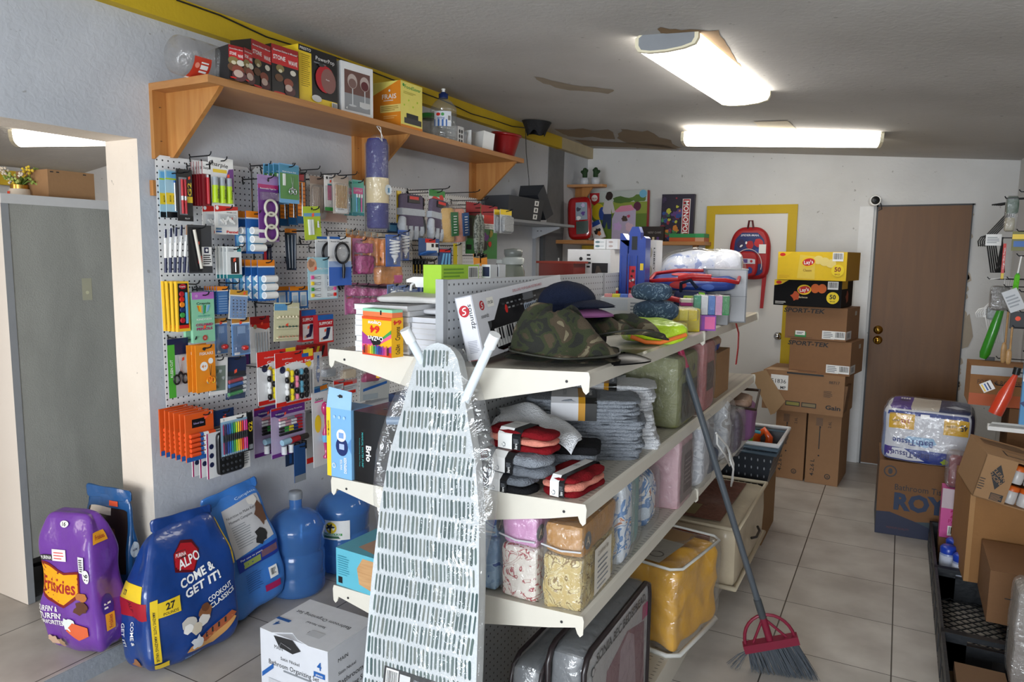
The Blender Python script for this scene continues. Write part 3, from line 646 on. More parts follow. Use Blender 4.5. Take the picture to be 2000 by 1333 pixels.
pack('keychain_pack','white and teal card with a dark leather keychain','keychain pack',(443,482,472,544),-2.48,d_,4,.014,base='#e8edee',dy=-.006,grp='white and teal keychain cards')
def d_(m,F,w,h,S): m.R(F,.1,.1,.4,.9,CB['r']);m.R(F,.4,.1,.9,.9,CB['nv']);p=MB();CY(p,w*.6,h*.1,.005,h*.7,CB['k'],-.006);S.append(('pen',p))
pack('pen_pack','narrow red and navy card behind the tape rings','pen pack',(514,478,531,532),-2.52,d_,1,base='#222a4a')
for k,(x,t) in enumerate(((561,-3),(566,0),(571,2))):
    m=MB();y,z,w,h=wl(x,447,x+7,528,-2.53);m.box(0,0,0,w,.006,h*.9,C(('#2c3442','#3a4656','#4a5670')[k],r=.3));m.box(0,0,h*.9,w,.004,h*.1,CB['o']);m.T=None
    m.tube([(w*.5,-.004,h*.05),(w*.5,-.004,h*.85)],.003,CB['gr'],6);put('pencil_lead_pack',m,'thin dark grey sleeve with an orange top, '+['left','middle','right'][k]+' of three hanging together','pencil pack',WL(y,z,-2.53,t),group='thin grey sleeves with orange tops')
hook(wl(565,447,570,520,-2.55)[0],on(560,452,0,-2.55).z,.19)
def d_(m,F,w,h,S):
    m.R(F,0,.7,1,.8,C('#6aa0c8'));price(m,F,.55,.74,.013);p=MB();p.box(w*.22,-.008,h*.15,w*.12,.008,h*.46,C('#e6ece8',r=.2));p.box(w*.4,-.008,h*.15,w*.1,.008,h*.46,C('#e6ece8',r=.2));S.append(('tweezers',p));p=MB();p.tube([(w*.76,-.008,h*.36),(w*.76,-.008,h*.56)],[.007,.003],SILV,10);S.append(('nail_clipper',p));m.blob(F,.5,.93,.006,DK,2)
pack('manicure_card','yellow green card with white tweezers and clippers','manicure set',(596,405,628,470),-2.42,d_,1,base='#b3c92b',tilt=-4)
# clear bags, sticks, toothbrushes
def clearbag(m,F,w,h,S,inner='#b39a86',top='#a38b7c'):
    m.R(F,0,.82,1,1,C(top));p=MB();rr=random.Random(5)
    for k in range(9): p.tube([(w*(.15+.08*k),-.004,h*.15),(w*(.15+.08*k)+rr.uniform(-.004,.004),-.004,h*.75)],.003,C(inner,r=.4),6)
    S.append(('contents',p));p=MB();p.soft(w*.96,.02,h*.8,film(a=.3),amp=.004,fq=50,n=8,org=(w*.02,-.018,0));S.append(('bag_film',p))
pack('stick_bag','clear bag of brown wooden sticks with an empty-looking top','stick pack',(606,345,634,428),-2.50,clearbag,1,base='#b9aba0')
def d_(m,F,w,h,S):
    m.blob(F,.25,.93,.007,K_,3);m.R(F,.3,.3,.7,.72,CB['mg']);m.R(F,0,.0,1,.1,CB['g']);m.R(F,.3,.72,.7,.76,CB['t']);price(m,F,.6,.84,.009);p=MB();p.box(w*.05,-.012,h*.1,w*.9,.012,h*.6,film(a=.3));S.append(('blister',p))
pack('brush_card','white card with a pink striped handle and green foot','brush pack',(634,343,653,412),-2.46,d_,1,base='#e9e6e2')
def d_(m,F,w,h,S):
    clearbag(m,F,w,h,S,'#c29a62','#b7a79a');m.R(F,.1,.02,.9,.3,W_);m.disc(F,.2,.5,.009,CB['r']);m.lines(F,.25,.1,.8,.24,3,CB['gr']);price(m,F,.55,.4,.012)
pack('stick_bag','clear bag of craft sticks with a white lower label and red dot','stick pack',(651,344,681,418),-2.44,d_,1,base='#d3c8bd')
def d_(m,F,w,h,S): m.R(F,.05,.05,.95,.4,C('#c9a799'));m.R(F,.1,.55,.9,.9,C('#b99a8c'));m.R(F,0,.46,1,.5,C('#a98676'))
pack('foam_sheet_bag','flat clear bag with two brown sheets hanging behind the craft sticks','craft pack',(624,395,678,434),-2.52,d_,1,base='#c4aea2')
def d_(m,F,w,h,S):
    m.R(F,0,0,1,.08,CB['t']);m.R(F,.1,.6,.9,.78,CB['pk']);m.R(F,.05,.8,.95,.97,CB['te']);m.text(F,'LITTLE',.5,.7,h*.05,W_,w=w*.6)
    for k in range(3): p=MB();CY(p,w*(.3+.2*k),h*.1,.003,h*.5,(CB['sk'],CB['te'],CB['pk'])[k],-.006);p.box(w*(.3+.2*k)-.003,-.012,h*.5,.006,.006,h*.1,W_);S.append(('toothbrush',p))
    price(m,F,.45,.55,.01)
pack('toothbrush_pack','teal and pink carded pack of toothbrushes','toothbrush pack',(688,352,711,421),-2.46,d_,2,.05,base='#7fc4c0',grp='teal and pink toothbrush packs')
# watercolours
def d_(m,F,w,h,S):
    m.R(F,.1,.12,.9,.96,CB['k']);m.blob(F,.5,.9,w*.3,CB['r'],3,ry=h*.05,j=.06);m.R(F,.1,.06,.9,.13,CB['rd'])
    for k,c in enumerate(('r','rd','o','db','g','r')):
        p=MB();p.lathe([(.011,0),(.011,.004),(.009,.005)],CB[c],14);p2=MB();Mx=Matrix.Translation((w*.38,0,h*(.75-.105*k))) @ Matrix.Rotation(pi/2,4,'X');p2.T=Mx;p2.lathe([(.0105,0),(.0105,.004),(.009,.005)],CB[c],14);S.append(('paint_pan',p2))
    p=MB();p.box(w*.68,-.006,h*.16,w*.12,.006,h*.62,CB['sk']);S.append(('brush',p))
    p=MB();p.text(F,'Crayola',.45,.9,h*.03,W_,w=w*.5);S.append(('lettering',p))
pack('paint_set','yellow cased watercolour paint set','paint set',(346,550,370,648),-2.45,d_,4,.022,d=.014,base='#f0c02c',grp='yellow watercolour paint sets')
def d_(m,F,w,h,S):
    m.R(F,0,.86,1,1,C('#b86fc4'));m.text(F,'12',.2,.93,h*.045,W_);m.text(F,'Crayola',.5,.78,h*.045,K_,w=w*.62)
    for k,c in enumerate(('o','y','bg','te','g','lb','sk')): m.poly(F,[(.2+.085*k,.74),(.28+.085*k,.74),(.28+.06*k+.05,.62-.02*(3-abs(k-3))),(.2+.06*k+.08,.62-.02*(3-abs(k-3)))],CB[c])
    m.text(F,'COLORS OF',.5,.53,h*.03,CB['t'],w=w*.55);m.text(F,'KINDNESS',.5,.465,h*.035,W_,w=w*.68);m.text(F,'COLORED',.5,.355,h*.048,CB['mg'],w=w*.78,bold=.04);m.text(F,'PENCILS',.5,.275,h*.048,CB['mg'],w=w*.72,bold=.04);m.disc(F,.5,.09,w*.11,C('#b8453c'));m.text(F,'12',.5,.09,h*.035,W_);price(m,F,.5,.31,.01)
pack('colored_pencil_box','mint green box of twelve colored pencils with a purple top','colored pencil box',(376,571,419,669),-2.45,d_,2,.04,d=.014,base='#8fd0ac',grp='mint green colored pencil boxes')
def d_(m,F,w,h,S): m.R(F,0,.85,1,1,CB['o']);m.R(F,0,.83,1,.86,W_);m.R(F,.08,.05,.92,.8,C('#4f7fb8'));[m.R(F,.12,.1+.09*k,.88,.12+.09*k,C('#aac6e4')) for k in range(7)]
pack('pen_refill_pack','slim blue card with an orange top hanging beside the colored pencils','refill pack',(424,560,446,614),-2.46,d_,6,.013,base='#2f62a8',dy=-.002,grp='slim blue cards with orange tops')
def d_(m,F,w,h,S):
    m.R(F,0,.82,1,1,C('#d9a23a'));m.R(F,0,.8,1,.83,W_);m.R(F,.03,.03,.97,.78,C('#7ca4d8'))
    for j in range(6):
        for i in range(4): m.disc(F,.2+.2*i,.64-.105*j,.0035,CB['nv'] if j < 4 else CB['gr'])
    p=MB();p.box(w*.05,-.008,h*.04,w*.9,.008,h*.72,film(a=.25));S.append(('blister',p));price(m,F,.75,.9,.009)
pack('button_pack','blue card of dark round buttons with a tan top','button pack',(446,565,481,622),-2.42,d_,1,base='#e8e4da',tilt=5)
def d_(m,F,w,h,S):
    m.R(F,0,.86,1,1,C('#c98a3a'));m.R(F,0,.84,1,.87,W_);m.R(F,.3,.58,.75,.78,C('#8fb0dc'));price(m,F,.5,.88,.012)
    p=MB();p.lathe([(.002,-.011),(.012,-.008),(.015,0),(.012,.008),(.002,.011)],C('#c01f1c',r=.15,cc=.8),16,(w*.58,-.014,h*.2),sx=1.1);S.append(('red_ball',p));m.R(F,.1,.02,.4,.08,W_)
    p=MB();p.box(w*.06,-.02,h*.06,w*.88,.02,h*.74,film(a=.25));S.append(('blister',p))
pack('pincushion_pack','blue card with a red ball in a clear blister, right of the pair','pincushion pack',(453,621,488,694),-2.43,d_,1,base='#6f9ed8')
pack('pincushion_pack','blue card with a red ball in a clear blister, left of the pair','pincushion pack',(420,622,444,691),-2.47,d_,1,base='#5f8ec8')
def d_(m,F,w,h,S):
    m.R(F,0,.84,1,1,C('#a8181e'));m.poly(F,[(0,.8),(0,.84),(1,.84),(1,.74),(.8,.7),(.5,.74)],CB['rd']);m.disc(F,.25,.78,w*.09,C('#b09a78'));price(m,F,.6,.84,.01)
    for k in range(5): p=MB();CY(p,w*(.25+.14*k),h*.05,.0022,h*.6,C('#9ba1a6',r=.3,metal=.6),-.005);S.append(('knitting_needle',p))
pack('needle_pack','white and red card of five steel knitting needles','needle pack',(489,618,527,708),-2.50,d_,1,base='#eeedec')
pack('needle_pack','purple and blue card hanging behind the steel knitting needles','needle pack',(478,640,492,712),-2.54,lambda m,F,w,h,S: (m.R(F,0,0,.5,1,CB['p']),m.R(F,.5,0,1,1,CB['db'])),1,hk=False)
def d_(m,F,w,h,S):
    m.R(F,0,.8,.5,.97,C('#5f9fd0'));m.text(F,'HAIR CLIPS',.72,.88,h*.035,W_,w=w*.4)
    for k,(z,c) in enumerate(((.62,'cr'),(.36,'k'),(.1,'br'))):
        p=MB();p.box(w*.1,-.01,h*z-.004,w*.8,.01,.004,CB['cr'])
        for i in range(6): p.lathe([(.001,-.005),(.006,0),(.001,.005)],(CB['cr'],C('#2b4a3c'),C('#a87c60'))[k],8,(w*(.16+.135*i),-.008,h*z+.003))
        S.append(('clip_row',p))
    price(m,F,.5,.41,.013)
pack('hair_clip_card','cream tray card of small hair clips in rows','hair clip card',(534,590,583,665),-2.42,d_,1,base='#d5d2ae',tilt=3)
def d_(m,F,w,h,S): m.R(F,0,.82,1,1,CB['o']);m.R(F,.1,.1,.45,.75,W_);m.R(F,.55,.1,.9,.75,W_);m.R(F,.15,.15,.4,.6,C('#bcd5e8'));m.R(F,.6,.15,.85,.6,C('#bcd5e8'))
pack('clip_pack','blue card with an orange top and white clear boxes','clip pack',(566,560,602,603),-2.46,d_,2,.05,base='#3479c0',grp='blue cards with white boxes',dy=-.03)
pack('clip_pack','small blue and red card beneath the cream hair clip card','clip pack',(548,640,590,690),-2.54,lambda m,F,w,h,S: (m.R(F,0,.7,1,1,CB['b']),m.R(F,0,0,.3,.6,C('#bfc3c6'))),1,base='#c9cacc',hk=False)
def d_(m,F,w,h,S):
    m.R(F,0,.64,1,.98,C('#9fcfdc'));m.poly(F,[(.7,.64),(1,.78),(1,.64)],CB['y']);m.R(F,.05,.03,.95,.6,C('#dfe6ea'));m.text(F,'Baby Spoons',.55,.74,h*.045,W_,w=w*.5);m.disc(F,.12,.82,w*.16,C('#d8a98c'));m.blob(F,.1,.85,w*.09,C('#a87a5c'),2);price(m,F,.24,.74,.012)
    cs=('pk','sk','y','te','g','pk','y','rd')
    for k in range(4):
        for e in (0,1):
            p=MB();x=w*(.12 if e == 0 else .88);z=h*(.53-.14*k);p.obox((x,-.005,z),.014,.006,.016,CB[cs[k*2+e]]);L=w*.26*(1 if e == 0 else -1);p.tube([(x+L*.2,-.004,z),(x+L,-.004,z+.004),(x+L,-.004,z-.008),(x+L*.2,-.004,z-.004)],.0013,SILV,5);S.append(('hair_pin',p))
pack('hair_pin_card','pale blue card of colourful hair pins with a smiling face corner','hair pin card',(602,503,659,585),-2.38,d_,1,base='#a8d3e2')
def d_(m,F,w,h,S):
    m.R(F,0,0,1,.38,C('#3b6bc6'));m.R(F,0,.38,1,.5,C('#9db4dc'));m.text(F,'Round Glass Magnifier',.5,.9,h*.025,K_,w=w*.8);m.R(F,.05,.95,.5,1.0,CB['b'])
    p=MB();c=(w*.52,-.012,h*.67);p.tube([(c[0]+cos(a*pi/14)*w*.3,c[1],c[2]+sin(a*pi/14)*w*.3) for a in range(28)],.0055,K_,8,True);S.append(('rim',p))
    p=MB();p.T=Matrix.Translation(c) @ Matrix.Rotation(pi/2,4,'X');p.lathe([(.001,.006),(w*.15,.004),(w*.28,0),(w*.28,-.002),(.001,-.004)],film('#dfe4ea',a=.35,bump=0),24);S.append(('lens',p))
    p=MB();p.tube([(w*.55,-.012,h*.48),(w*.57,-.012,h*.35),(w*.55,-.012,h*.15)],[.005,.009,.006],K_,10);S.append(('handle',p))
pack('magnifier_card','white and blue card with a round black magnifying glass','magnifier',(642,463,686,558),-2.36,d_,2,.06,base='#e9eaec',grp='magnifying glass cards',dy=-.02)
def scr(m,F,w,h,S,n=1):
    p=MB();p.soft(w*.9,.045,h*.5,G('#c0408a',bump=.8,bs=70),amp=.01,fq=60,n=12,org=(w*.05,-.045,h*.02));S.append(('scrunchies',p));p=MB();p.soft(w*.86,.04,h*.26,G('#d05a9c',bump=.8,bs=70),amp=.008,fq=60,n=10,org=(w*.07,-.04,h*.6));S.append(('scrunchies',p))
    m.R(F,.05,.52,.95,.62,C('#b99aa8'));p=MB();p.soft(w,.055,h*.96,film(a=.22,bs=45),amp=.006,fq=50,n=10,org=(0,-.054,0));S.append(('bag_film',p));m.R(F,.1,.5,.5,.56,PRICE)
pack('scrunchie_bag','clear bag of pink scrunchies hanging beside the magnifier','scrunchie pack',(689,466,720,536),-2.40,scr,1,base='#d28ab2')
for k,(x0,x1) in enumerate(((674,702),(694,724),(716,745),(738,764))):
    pack('scrunchie_bag','clear bag of pink scrunchies in the lower row, '+('leftmost','second from the left','second from the right','rightmost')[k],'scrunchie pack',(x0,553+k,x1,614-k),-2.44+.02*k,scr,1,base='#d28ab2',grp='pink scrunchie bags in the lower row')
def d_(m,F,w,h,S):
    m.R(F,0,.86,1,1,C('#cfc6b0'));p=MB();p.soft(w*.9,.03,h*.84,C('#ef8c1a',r=.3,cc=.5,bump=.6,bs=60,var=.2),amp=.006,fq=50,n=10,org=(w*.05,-.03,0));fr=p.fs['front'];p.disc(fr,.5,.3,w*.2,CB['k']);p.disc(fr,.5,.3,w*.1,CB['o']);S.append(('contents',p))
    p=MB();p.soft(w*.98,.036,h*.98,film(a=.2),amp=.005,fq=60,n=8,org=(.001,-.035,0));S.append(('bag_film',p))
for k in range(6): pack('toy_bag','clear bag of orange plastic fruit shapes, '+('leftmost of the row','second from the left','third from the left','third from the right','second from the right','rightmost of the row')[k],'toy pack',(674+k*13,447+k*2,694+k*13,515+k*2),-2.46+.02*k,d_,1,base='#e0912a',grp='orange toy bags',tilt=4-k,hk=(k == 0))
def bulb(m,F,w,h,S):
    m.R(F,.62,.05,.98,.95,C('#2a55a8'));[m.R(F,.72,.5+.12*k,.88,.58+.12*k,C('#cdd8ea')) for k in range(4)]
    p=MB();z0=h*.28;pts=[(w*.36+cos(a*.7)*w*.2,-.022+sin(a*.7)*w*.2,z0+h*.12+a*h*.011) for a in range(40)];p.tube(pts,.0045,C('#f2f3f4',r=.15),6);S.append(('spiral_tube',p))
    p=MB();p.lathe([(.006,0),(.008,h*.08),(.018,h*.16),(.018,h*.2),(.01,h*.22)],C('#e8e9ea',r=.2),14,(w*.36,-.022,h*.16));p.lathe([(.003,0),(.009,h*.02),(.009,h*.1)],SILV,12,(w*.36,-.022,h*.07));S.append(('bulb_base',p))
    p=MB();p.box(w*.04,-.045,h*.04,w*.6,.045,h*.9,film(a=.18,bump=.2));S.append(('blister',p))
pack('light_bulb_pack','blue card with a white spiral bulb, front of the upper pair','light bulb',(754,459,782,521),-2.26,bulb,1,base='#3a66b8')
pack('light_bulb_pack','blue card with a white spiral bulb, behind and right in the upper pair','light bulb',(778,450,799,509),-2.30,bulb,1,base='#3a66b8')
for k,(a,b,t) in enumerate(((758,771,-2),(769,800,0),(785,822,8))):
    pack('light_bulb_pack','clear pack with a spiral bulb lower down, '+('leftmost','middle','rightmost and tilted')[k],'light bulb',(a,556+k*2,b,612),-2.2+.03*k,bulb,1,base='#6d86b8',tilt=t)
m=MB();y,z,w,h=wl(742,520,789,556,-2.3);m.soft(w,.05,h,C('#d98b3a',r=.3,bump=.5,var=.3),amp=.006,fq=40,n=10);m.R(m.fs['front'],.55,.05,.95,.5,CB['pk']);t=put('candy_bag',m,'amber and pink plastic pack under the upper light bulbs','toy pack',WL(y,z,-2.3));m=MB();m.soft(w*1.04,.06,h*1.05,film(a=.25),amp=.005,n=8,org=(-.003,-.005,0));part('bag_film',m,t)
def sup(m,F,w,h,S):
    m.R(F,0,.8,1,1,CB['b']);m.R(F,0,.58,1,.82,CB['r']);m.text(F,'SUPPORT',.5,.7,h*.1,W_,w=w*.86,bold=.02);m.R(F,.06,.06,.94,.56,C('#e3e3e4'));m.R(F,0,0,1,.06,CB['rd'])
    m.poly(F,[(.55,.54),(.8,.54),(.72,.3),(.62,.14),(.3,.12),(.28,.2),(.48,.26)],CB['nv']);m.poly(F,[(.3,.12),(.18,.1),(.16,.17),(.28,.2)],C('#d9a584'));price(m,F,.45,.45,.011)
pack('ankle_support_box','red and blue box lettered SUPPORT with a navy ankle brace, left of the upper pair','ankle support',(589,606,617,667),-2.46,sup,1,d=.03,base='#a81c26',hk=False)
pack('ankle_support_box','red and blue box lettered SUPPORT with a navy ankle brace, right of the upper pair','ankle support',(621,615,651,670),-2.42,sup,1,d=.03,base='#a81c26',hk=False)
pack('ankle_support_box','red box hanging low beneath the SUPPORT pair, striped with yellow','ankle support',(588,672,640,700),-2.47,lambda m,F,w,h,S: [m.poly(F,[(.1+.2*k,.1),(.2+.2*k,.1),(.3+.2*k,.8),(.2+.2*k,.8)],CB[('y','k')[k % 2]]) for k in range(4)],1,d=.03,base='#b81f22',hk=False)
# scissors, kids scissors, card, markers
def d_(m,F,w,h,S):
    m.R(F,0,0,.34,.95,C('#4fae3a'));m.R(F,.34,.72,1,.9,CB['nv']);m.R(F,0,.9,1,1,CB['nv']);m.text(F,'KLEEN CUT',.16,.5,w*.12,W_,w=h*.3,rot=90);m.R(F,.5,.3,.98,.7,C('#cfd2d4'));price(m,F,.72,.64,.01)
    p=MB();scissors(p,w,h,w*.52,h*.42,.075,K_,SILV,-.008,.14);S.append(('scissors',p))
pack('scissors_card','green and navy card with large black handled scissors','scissors',(328,661,369,776),-2.48,d_,1,base='#b9bcc0')
def d_(m,F,w,h,S):
    m.text(F,'FISKARS',.55,.82,h*.06,W_,w=w*.7);m.disc(F,.4,.55,w*.2,W_);m.text(F,'4+',.4,.55,h*.08,CB['o'],w=w*.24);m.disc(F,.75,.65,w*.13,W_);m.blob(F,.45,.92,.008,DK,4)
    p=MB();RB=ramp_mat('rainbow_plastic',[(0,'#d8281f'),(.4,'#ef8a1d'),(.5,'#f2cf2e'),(.6,'#2461ad'),(.75,'#6d2f86')],(1,1,1),25,1,0,.25,0,constant=False);scissors(p,w,h,w*.62,h*.33,.045,RB,K_,-.012,.1);S.append(('scissors',p))
pack('kids_scissors_pack','orange card with rainbow handled safety scissors','scissors',(383,674,421,766),-2.42,d_,3,.022,base='#f09224',grp='orange rainbow scissors cards')
def d_(m,F,w,h,S):
    m.R(F,.08,.1,.88,.78,C('#7c8a80'));rr=random.Random(3)
    for k in range(9): m.blob(F,rr.uniform(.15,.8),rr.uniform(.2,.7),.007,C(rr.choice(['#5a6b5c','#9aa89c','#b9c2c4'])),k)
pack('picture_card','white framed card with a grey green photo','picture card',(408,698,443,770),-2.44,d_,1,base='#e9e9e8',tilt=3)
def d_(m,F,w,h,S):
    m.R(F,0,.6,1,1,C('#1d2d52'));m.R(F,.02,.42,.98,.66,C('#2a3038'));price(m,F,.45,.66,.012)
    for k,c in enumerate(('g','k','b','r')):
        p=MB();z=h*(.12+.1*k);p.tube([(w*.05,-.01,z),(w*.72,-.01,z+h*.06)],h*.045,CB[c] if c != 'k' else K_,12);p.tube([(w*.72,-.01,z+h*.06),(w*.9,-.01,z+h*.075)],h*.04,W_,12);S.append(('marker',p))
    p=MB();p.box(0,-.024,h*.04,w,.024,h*.52,film('#9ab8d8',a=.25));S.append(('blister',p))
pack('marker_pack','dark blue card with four whiteboard markers lying across','marker pack',(440,696,478,778),-2.45,d_,1,base='#26406a',tilt=4)
hook(wl(470,720,475,730,-2.55)[0],on(462,715,0,-2.55).z,.24)
def d_(m,F,w,h,S):
    m.poly(F,[(0,.72),(0,1),(1,1),(1,.78),(.75,.74),(.5,.8)],CB['rd']);m.R(F,.72,.86,.98,1,CB['y']);m.text(F,'Crochet Set',.58,.79,h*.045,W_,w=w*.68,bold=.02);m.R(F,.68,.86,.86,.93,CB['b']);m.text(F,'CraftSmart',.3,.88,h*.025,W_,w=w*.26)
    m.R(F,0,0,.25,.08,CB['rd']);m.R(F,0,0,1,.05,CB['rd']);m.disc(F,.17,.68,w*.07,CB['nv']);m.text(F,'23098',.85,.04,h*.018,W_)
    rr=random.Random(2)
    for i,c in enumerate(('#f1f1f0','#f0dc2a','#ee8aa6','#5f9fb8','#1b1b1d')):
        for j in range(5):
            p=MB();cc=C(c,r=.8,bump=.5,bs=200) if (i+j) % 3 or i == 4 else K_;p.lathe([(.003,-.014),(.008,-.01),(.0095,0),(.008,.01),(.003,.014)],cc,8,(w*(.24+.125*i),-.012,h*(.14+.115*j)),sx=1.1);S.append(('yarn_skein',p))
    for k in range(2): p=MB();CY(p,w*(.84+.07*k),h*.14,.0016,h*.46,C('#5a5f66',metal=.7),-.005);S.append(('crochet_hook',p))
    m.blob(F,.87,.71,.012,CB['y'],5);m.blob(F,.8,.73,.008,CB['y'],6);m.blob(F,.3,.66,.012,CB['y'],7)
pack('crochet_set','white and red carded crochet set with five columns of bright yarn','crochet set',(538,686,613,789),-2.34,d_,2,.09,base='#ecedee',grp='carded crochet sets',dy=-.015)
def d_(m,F,w,h,S): m.poly(F,[(.3,.3),(.5,.9),(.7,.9),(.75,.3),(.55,.1)],CB['b']);m.disc(F,.6,.45,.01,W_)
pack('pliers_card','white card edged in red with blue pliers','pliers',(611,688,629,755),-2.44,d_,1,base='#e6e6e8',hk=False)
pack('pliers_card','small blue and yellow card below the blue pliers','craft pack',(612,755,640,775),-2.45,lambda m,F,w,h,S: (m.R(F,0,.3,.5,.8,CB['b']),m.R(F,.5,.5,1,.9,CB['o'])),1,base='#6fb0dc',hk=False,tilt=-6)
# glue sticks, pen set, calculators, thread, maraca
def d_(m,F,w,h,S):
    m.R(F,0,.66,1,1,C('#e0591c'));m.R(F,0,0,1,.1,C('#2461ad'));m.R(F,.22,.7,.7,.88,K_);m.text(F,'School Glue',.45,.79,h*.04,C('#b9a8d8'),w=w*.36);m.text(F,'12',.9,.96,h*.05,W_);price(m,F,.72,.9,.014)
    for k in range(5):
        p=MB();z=h*(.15+.1*k);p.tube([(w*.08,-.012,z),(w*.4,-.012,z)],h*.043,C('#e6501c'),12);p.tube([(w*.4,-.012,z),(w*.52,-.012,z)],h*.041,CB['b'],12);p.tube([(w*.52,-.012,z),(w*.7,-.012,z)],h*.041,W_,12);p.tube([(w*.7,-.012,z),(w*.95,-.012,z)],h*.043,C('#e6501c'),12);S.append(('glue_stick',p))
pack('glue_stick_pack','orange card of glue sticks with a blue foot','glue stick pack',(363,806,418,898),-2.42,d_,6,.028,d=.006,base='#d85a20',dz=.002,grp='orange glue stick packs')
def d_(m,F,w,h,S):
    m.R(F,.84,.02,1,.98,K_);m.text(F,'G2',.92,.62,w*.12,CB['y'],w=h*.26,rot=90,bold=.02);m.R(F,0,.9,.8,1,W_);m.R(F,0,.04,.82,.9,C('#8fb6d2'));m.text(F,'2',.1,.95,h*.05,K_)
    cl=('#7a1f4a','#2a1c4a','#27408c','#2461ad','#2c8c94','#3f9c4a','#b6d61f','#f2cf2e','#ef8a1d','#d8281f','#e2559c','#c8207a')
    for k,c in enumerate(cl):
        p=MB();x=w*(.05+.065*k);CY(p,x,h*.1,.0033,h*.3,C(c,r=.25),-.008,n=8);CY(p,x,h*.4,.0036,h*.18,K_,-.008,n=8);CY(p,x,h*.58,.0033,h*.24,C(c,r=.25),-.008,n=8);CY(p,x,h*.05,.001,h*.05,SILV,-.008,n=6);CY(p,x,h*.82,.002,h*.03,C(c,r=.25),-.008,n=6);S.append(('gel_pen',p))
    m.R(F,.86,.04,.98,.16,CB['gr']);price(m,F,.45,.5,.014)
pack('gel_pen_set','set of twelve gel pens in rainbow colours with G2 on the black side','pen set',(431,811,494,888),-2.36,d_,1,base='#30343a')
def d_(m,F,w,h,S):
    m.R(F,0,0,.03,1,CB['mg']);[m.disc(F,.1,.3+.2*k,w*.05,CB['nv']) for k in range(3)];m.lines(F,.82,.1,.98,.6,9,CB['gr'])
    p=MB();p.soft(w*.62,.02,h*.95,C('#1a1b1d',r=.3),amp=0,n=10,k=10,org=(w*.18,-.02,h*.03));S.append(('calculator_body',p))
    for j in range(3):
        for i in range(5): p=MB();p.lathe([(.006,0),(.0055,.003)],C('#34373b'),8);p.T=None;q=MB();q.T=Matrix.Translation((w*(.28+.1*i),-.02,h*(.12+.13*j))) @ Matrix.Rotation(pi/2,4,'X');q.lathe([(.0055,0),(.005,.003)],C('#3c4046'),8);S.append(('button',q))
    p=MB();p.box(w*.26,-.022,h*.6,w*.46,.003,h*.2,C('#5f6a5c',r=.2));S.append(('display',p))
pack('calculator_pack','white card with a black calculator','calculator',(404,838,488,925),-2.40,d_,3,.04,d=.004,base='#e4e5e6',hk=False,grp='carded black calculators',dy=-.004)
pack('folder_card','dark blue card with an orange price dot behind the gel pen set','stationery pack',(415,800,457,830),-2.44,lambda m,F,w,h,S: price(m,F,.55,.5,.014),1,base='#1d3560')
def d_(m,F,w,h,S):
    m.R(F,0,.84,1,1,CB['p']);m.R(F,0,0,1,.08,CB['p']);m.blob(F,.25,.86,w*.16,C('#3f2a78'),3,ry=h*.06,j=.1);m.text(F,'THREAD',.24,.87,h*.03,W_,w=w*.26);m.text(F,'Sewing Thread Set',.7,.92,h*.025,W_,w=w*.42);price(m,F,.4,.86,.01);m.R(F,0,.96,.3,1,CB['rd'])
    rows=[('#d8868f','#8a8f96','#b8375a'),('#e8e8e8','#c08a9a','#e9e9ea','#a82040'),('#e4e4e4','#c99aa8','#f0f0f0','#b8202c'),('#1b1b1d','#2f8c3c','#f0dc2a','#27408c','#c8201c'),('#1b1b1d','#3f9c4a','#d9c92a','#1c2f66','#c8201c'),('#141416','#141416','#222','#1a1a1a')]
    for j,rw in enumerate(rows):
        for i,c in enumerate(rw):
            c=c if len(c) == 7 else '#222222';p=MB();x=w*(.2+.68*i/len(rw));p.tube([(x,-.008,h*(.76-.062*j)),(x+w*.6/len(rw),-.008,h*(.76-.062*j))],h*.025,C(c,r=.6),8);S.append(('small_spool',p))
    for i,c in enumerate(('#9cc3d8','#b0202a','#3a3430')): p=MB();p.tube([(w*(.2+.26*i),-.02,h*.3),(w*(.44+.26*i),-.02,h*.31)],h*.06,C(c,r=.6,bump=.4,bs=300),14);S.append(('large_spool',p))
    for i,c in enumerate(('#d9dce0','#dfe2e6','#1b1b1d','#17171a')): p=MB();p.tube([(w*(.26+.2*i),-.02,h*.06),(w*(.26+.2*i),-.02,h*.22)],h*.055,C(c,r=.6,bump=.4,bs=300),14);S.append(('large_spool',p))
pack('thread_set','purple and lilac carded sewing thread set with small and large spools','thread set',(530,793,596,888),-2.40,d_,2,.075,base='#b8a8c8',grp='carded sewing thread sets',dy=-.03,hk=False)
pack('ribbon_pack','long dark blue ribbon pack hanging below the thread sets','ribbon',(575,868,597,941),-2.36,lambda m,F,w,h,S: m.R(F,0,0,1,.18,CB['gr']),1,base='#1f4a80')
pack('ribbon_pack','short dark ribbon pack left of the long blue one','ribbon',(558,870,575,910),-2.40,lambda m,F,w,h,S: m.R(F,.4,.1,.7,.9,C('#1f4a80')),1,base='#24324c',hk=False)
pack('clear_box_pack','clear sleeve hanging beside the baby bottle brush card','craft pack',(598,800,615,905),-2.50,lambda m,F,w,h,S: (m.R(F,0,0,1,.1,CB['rd']),m.R(F,.1,.5,.9,.95,C('#a8acae'))),1,base='#b9bcbe')
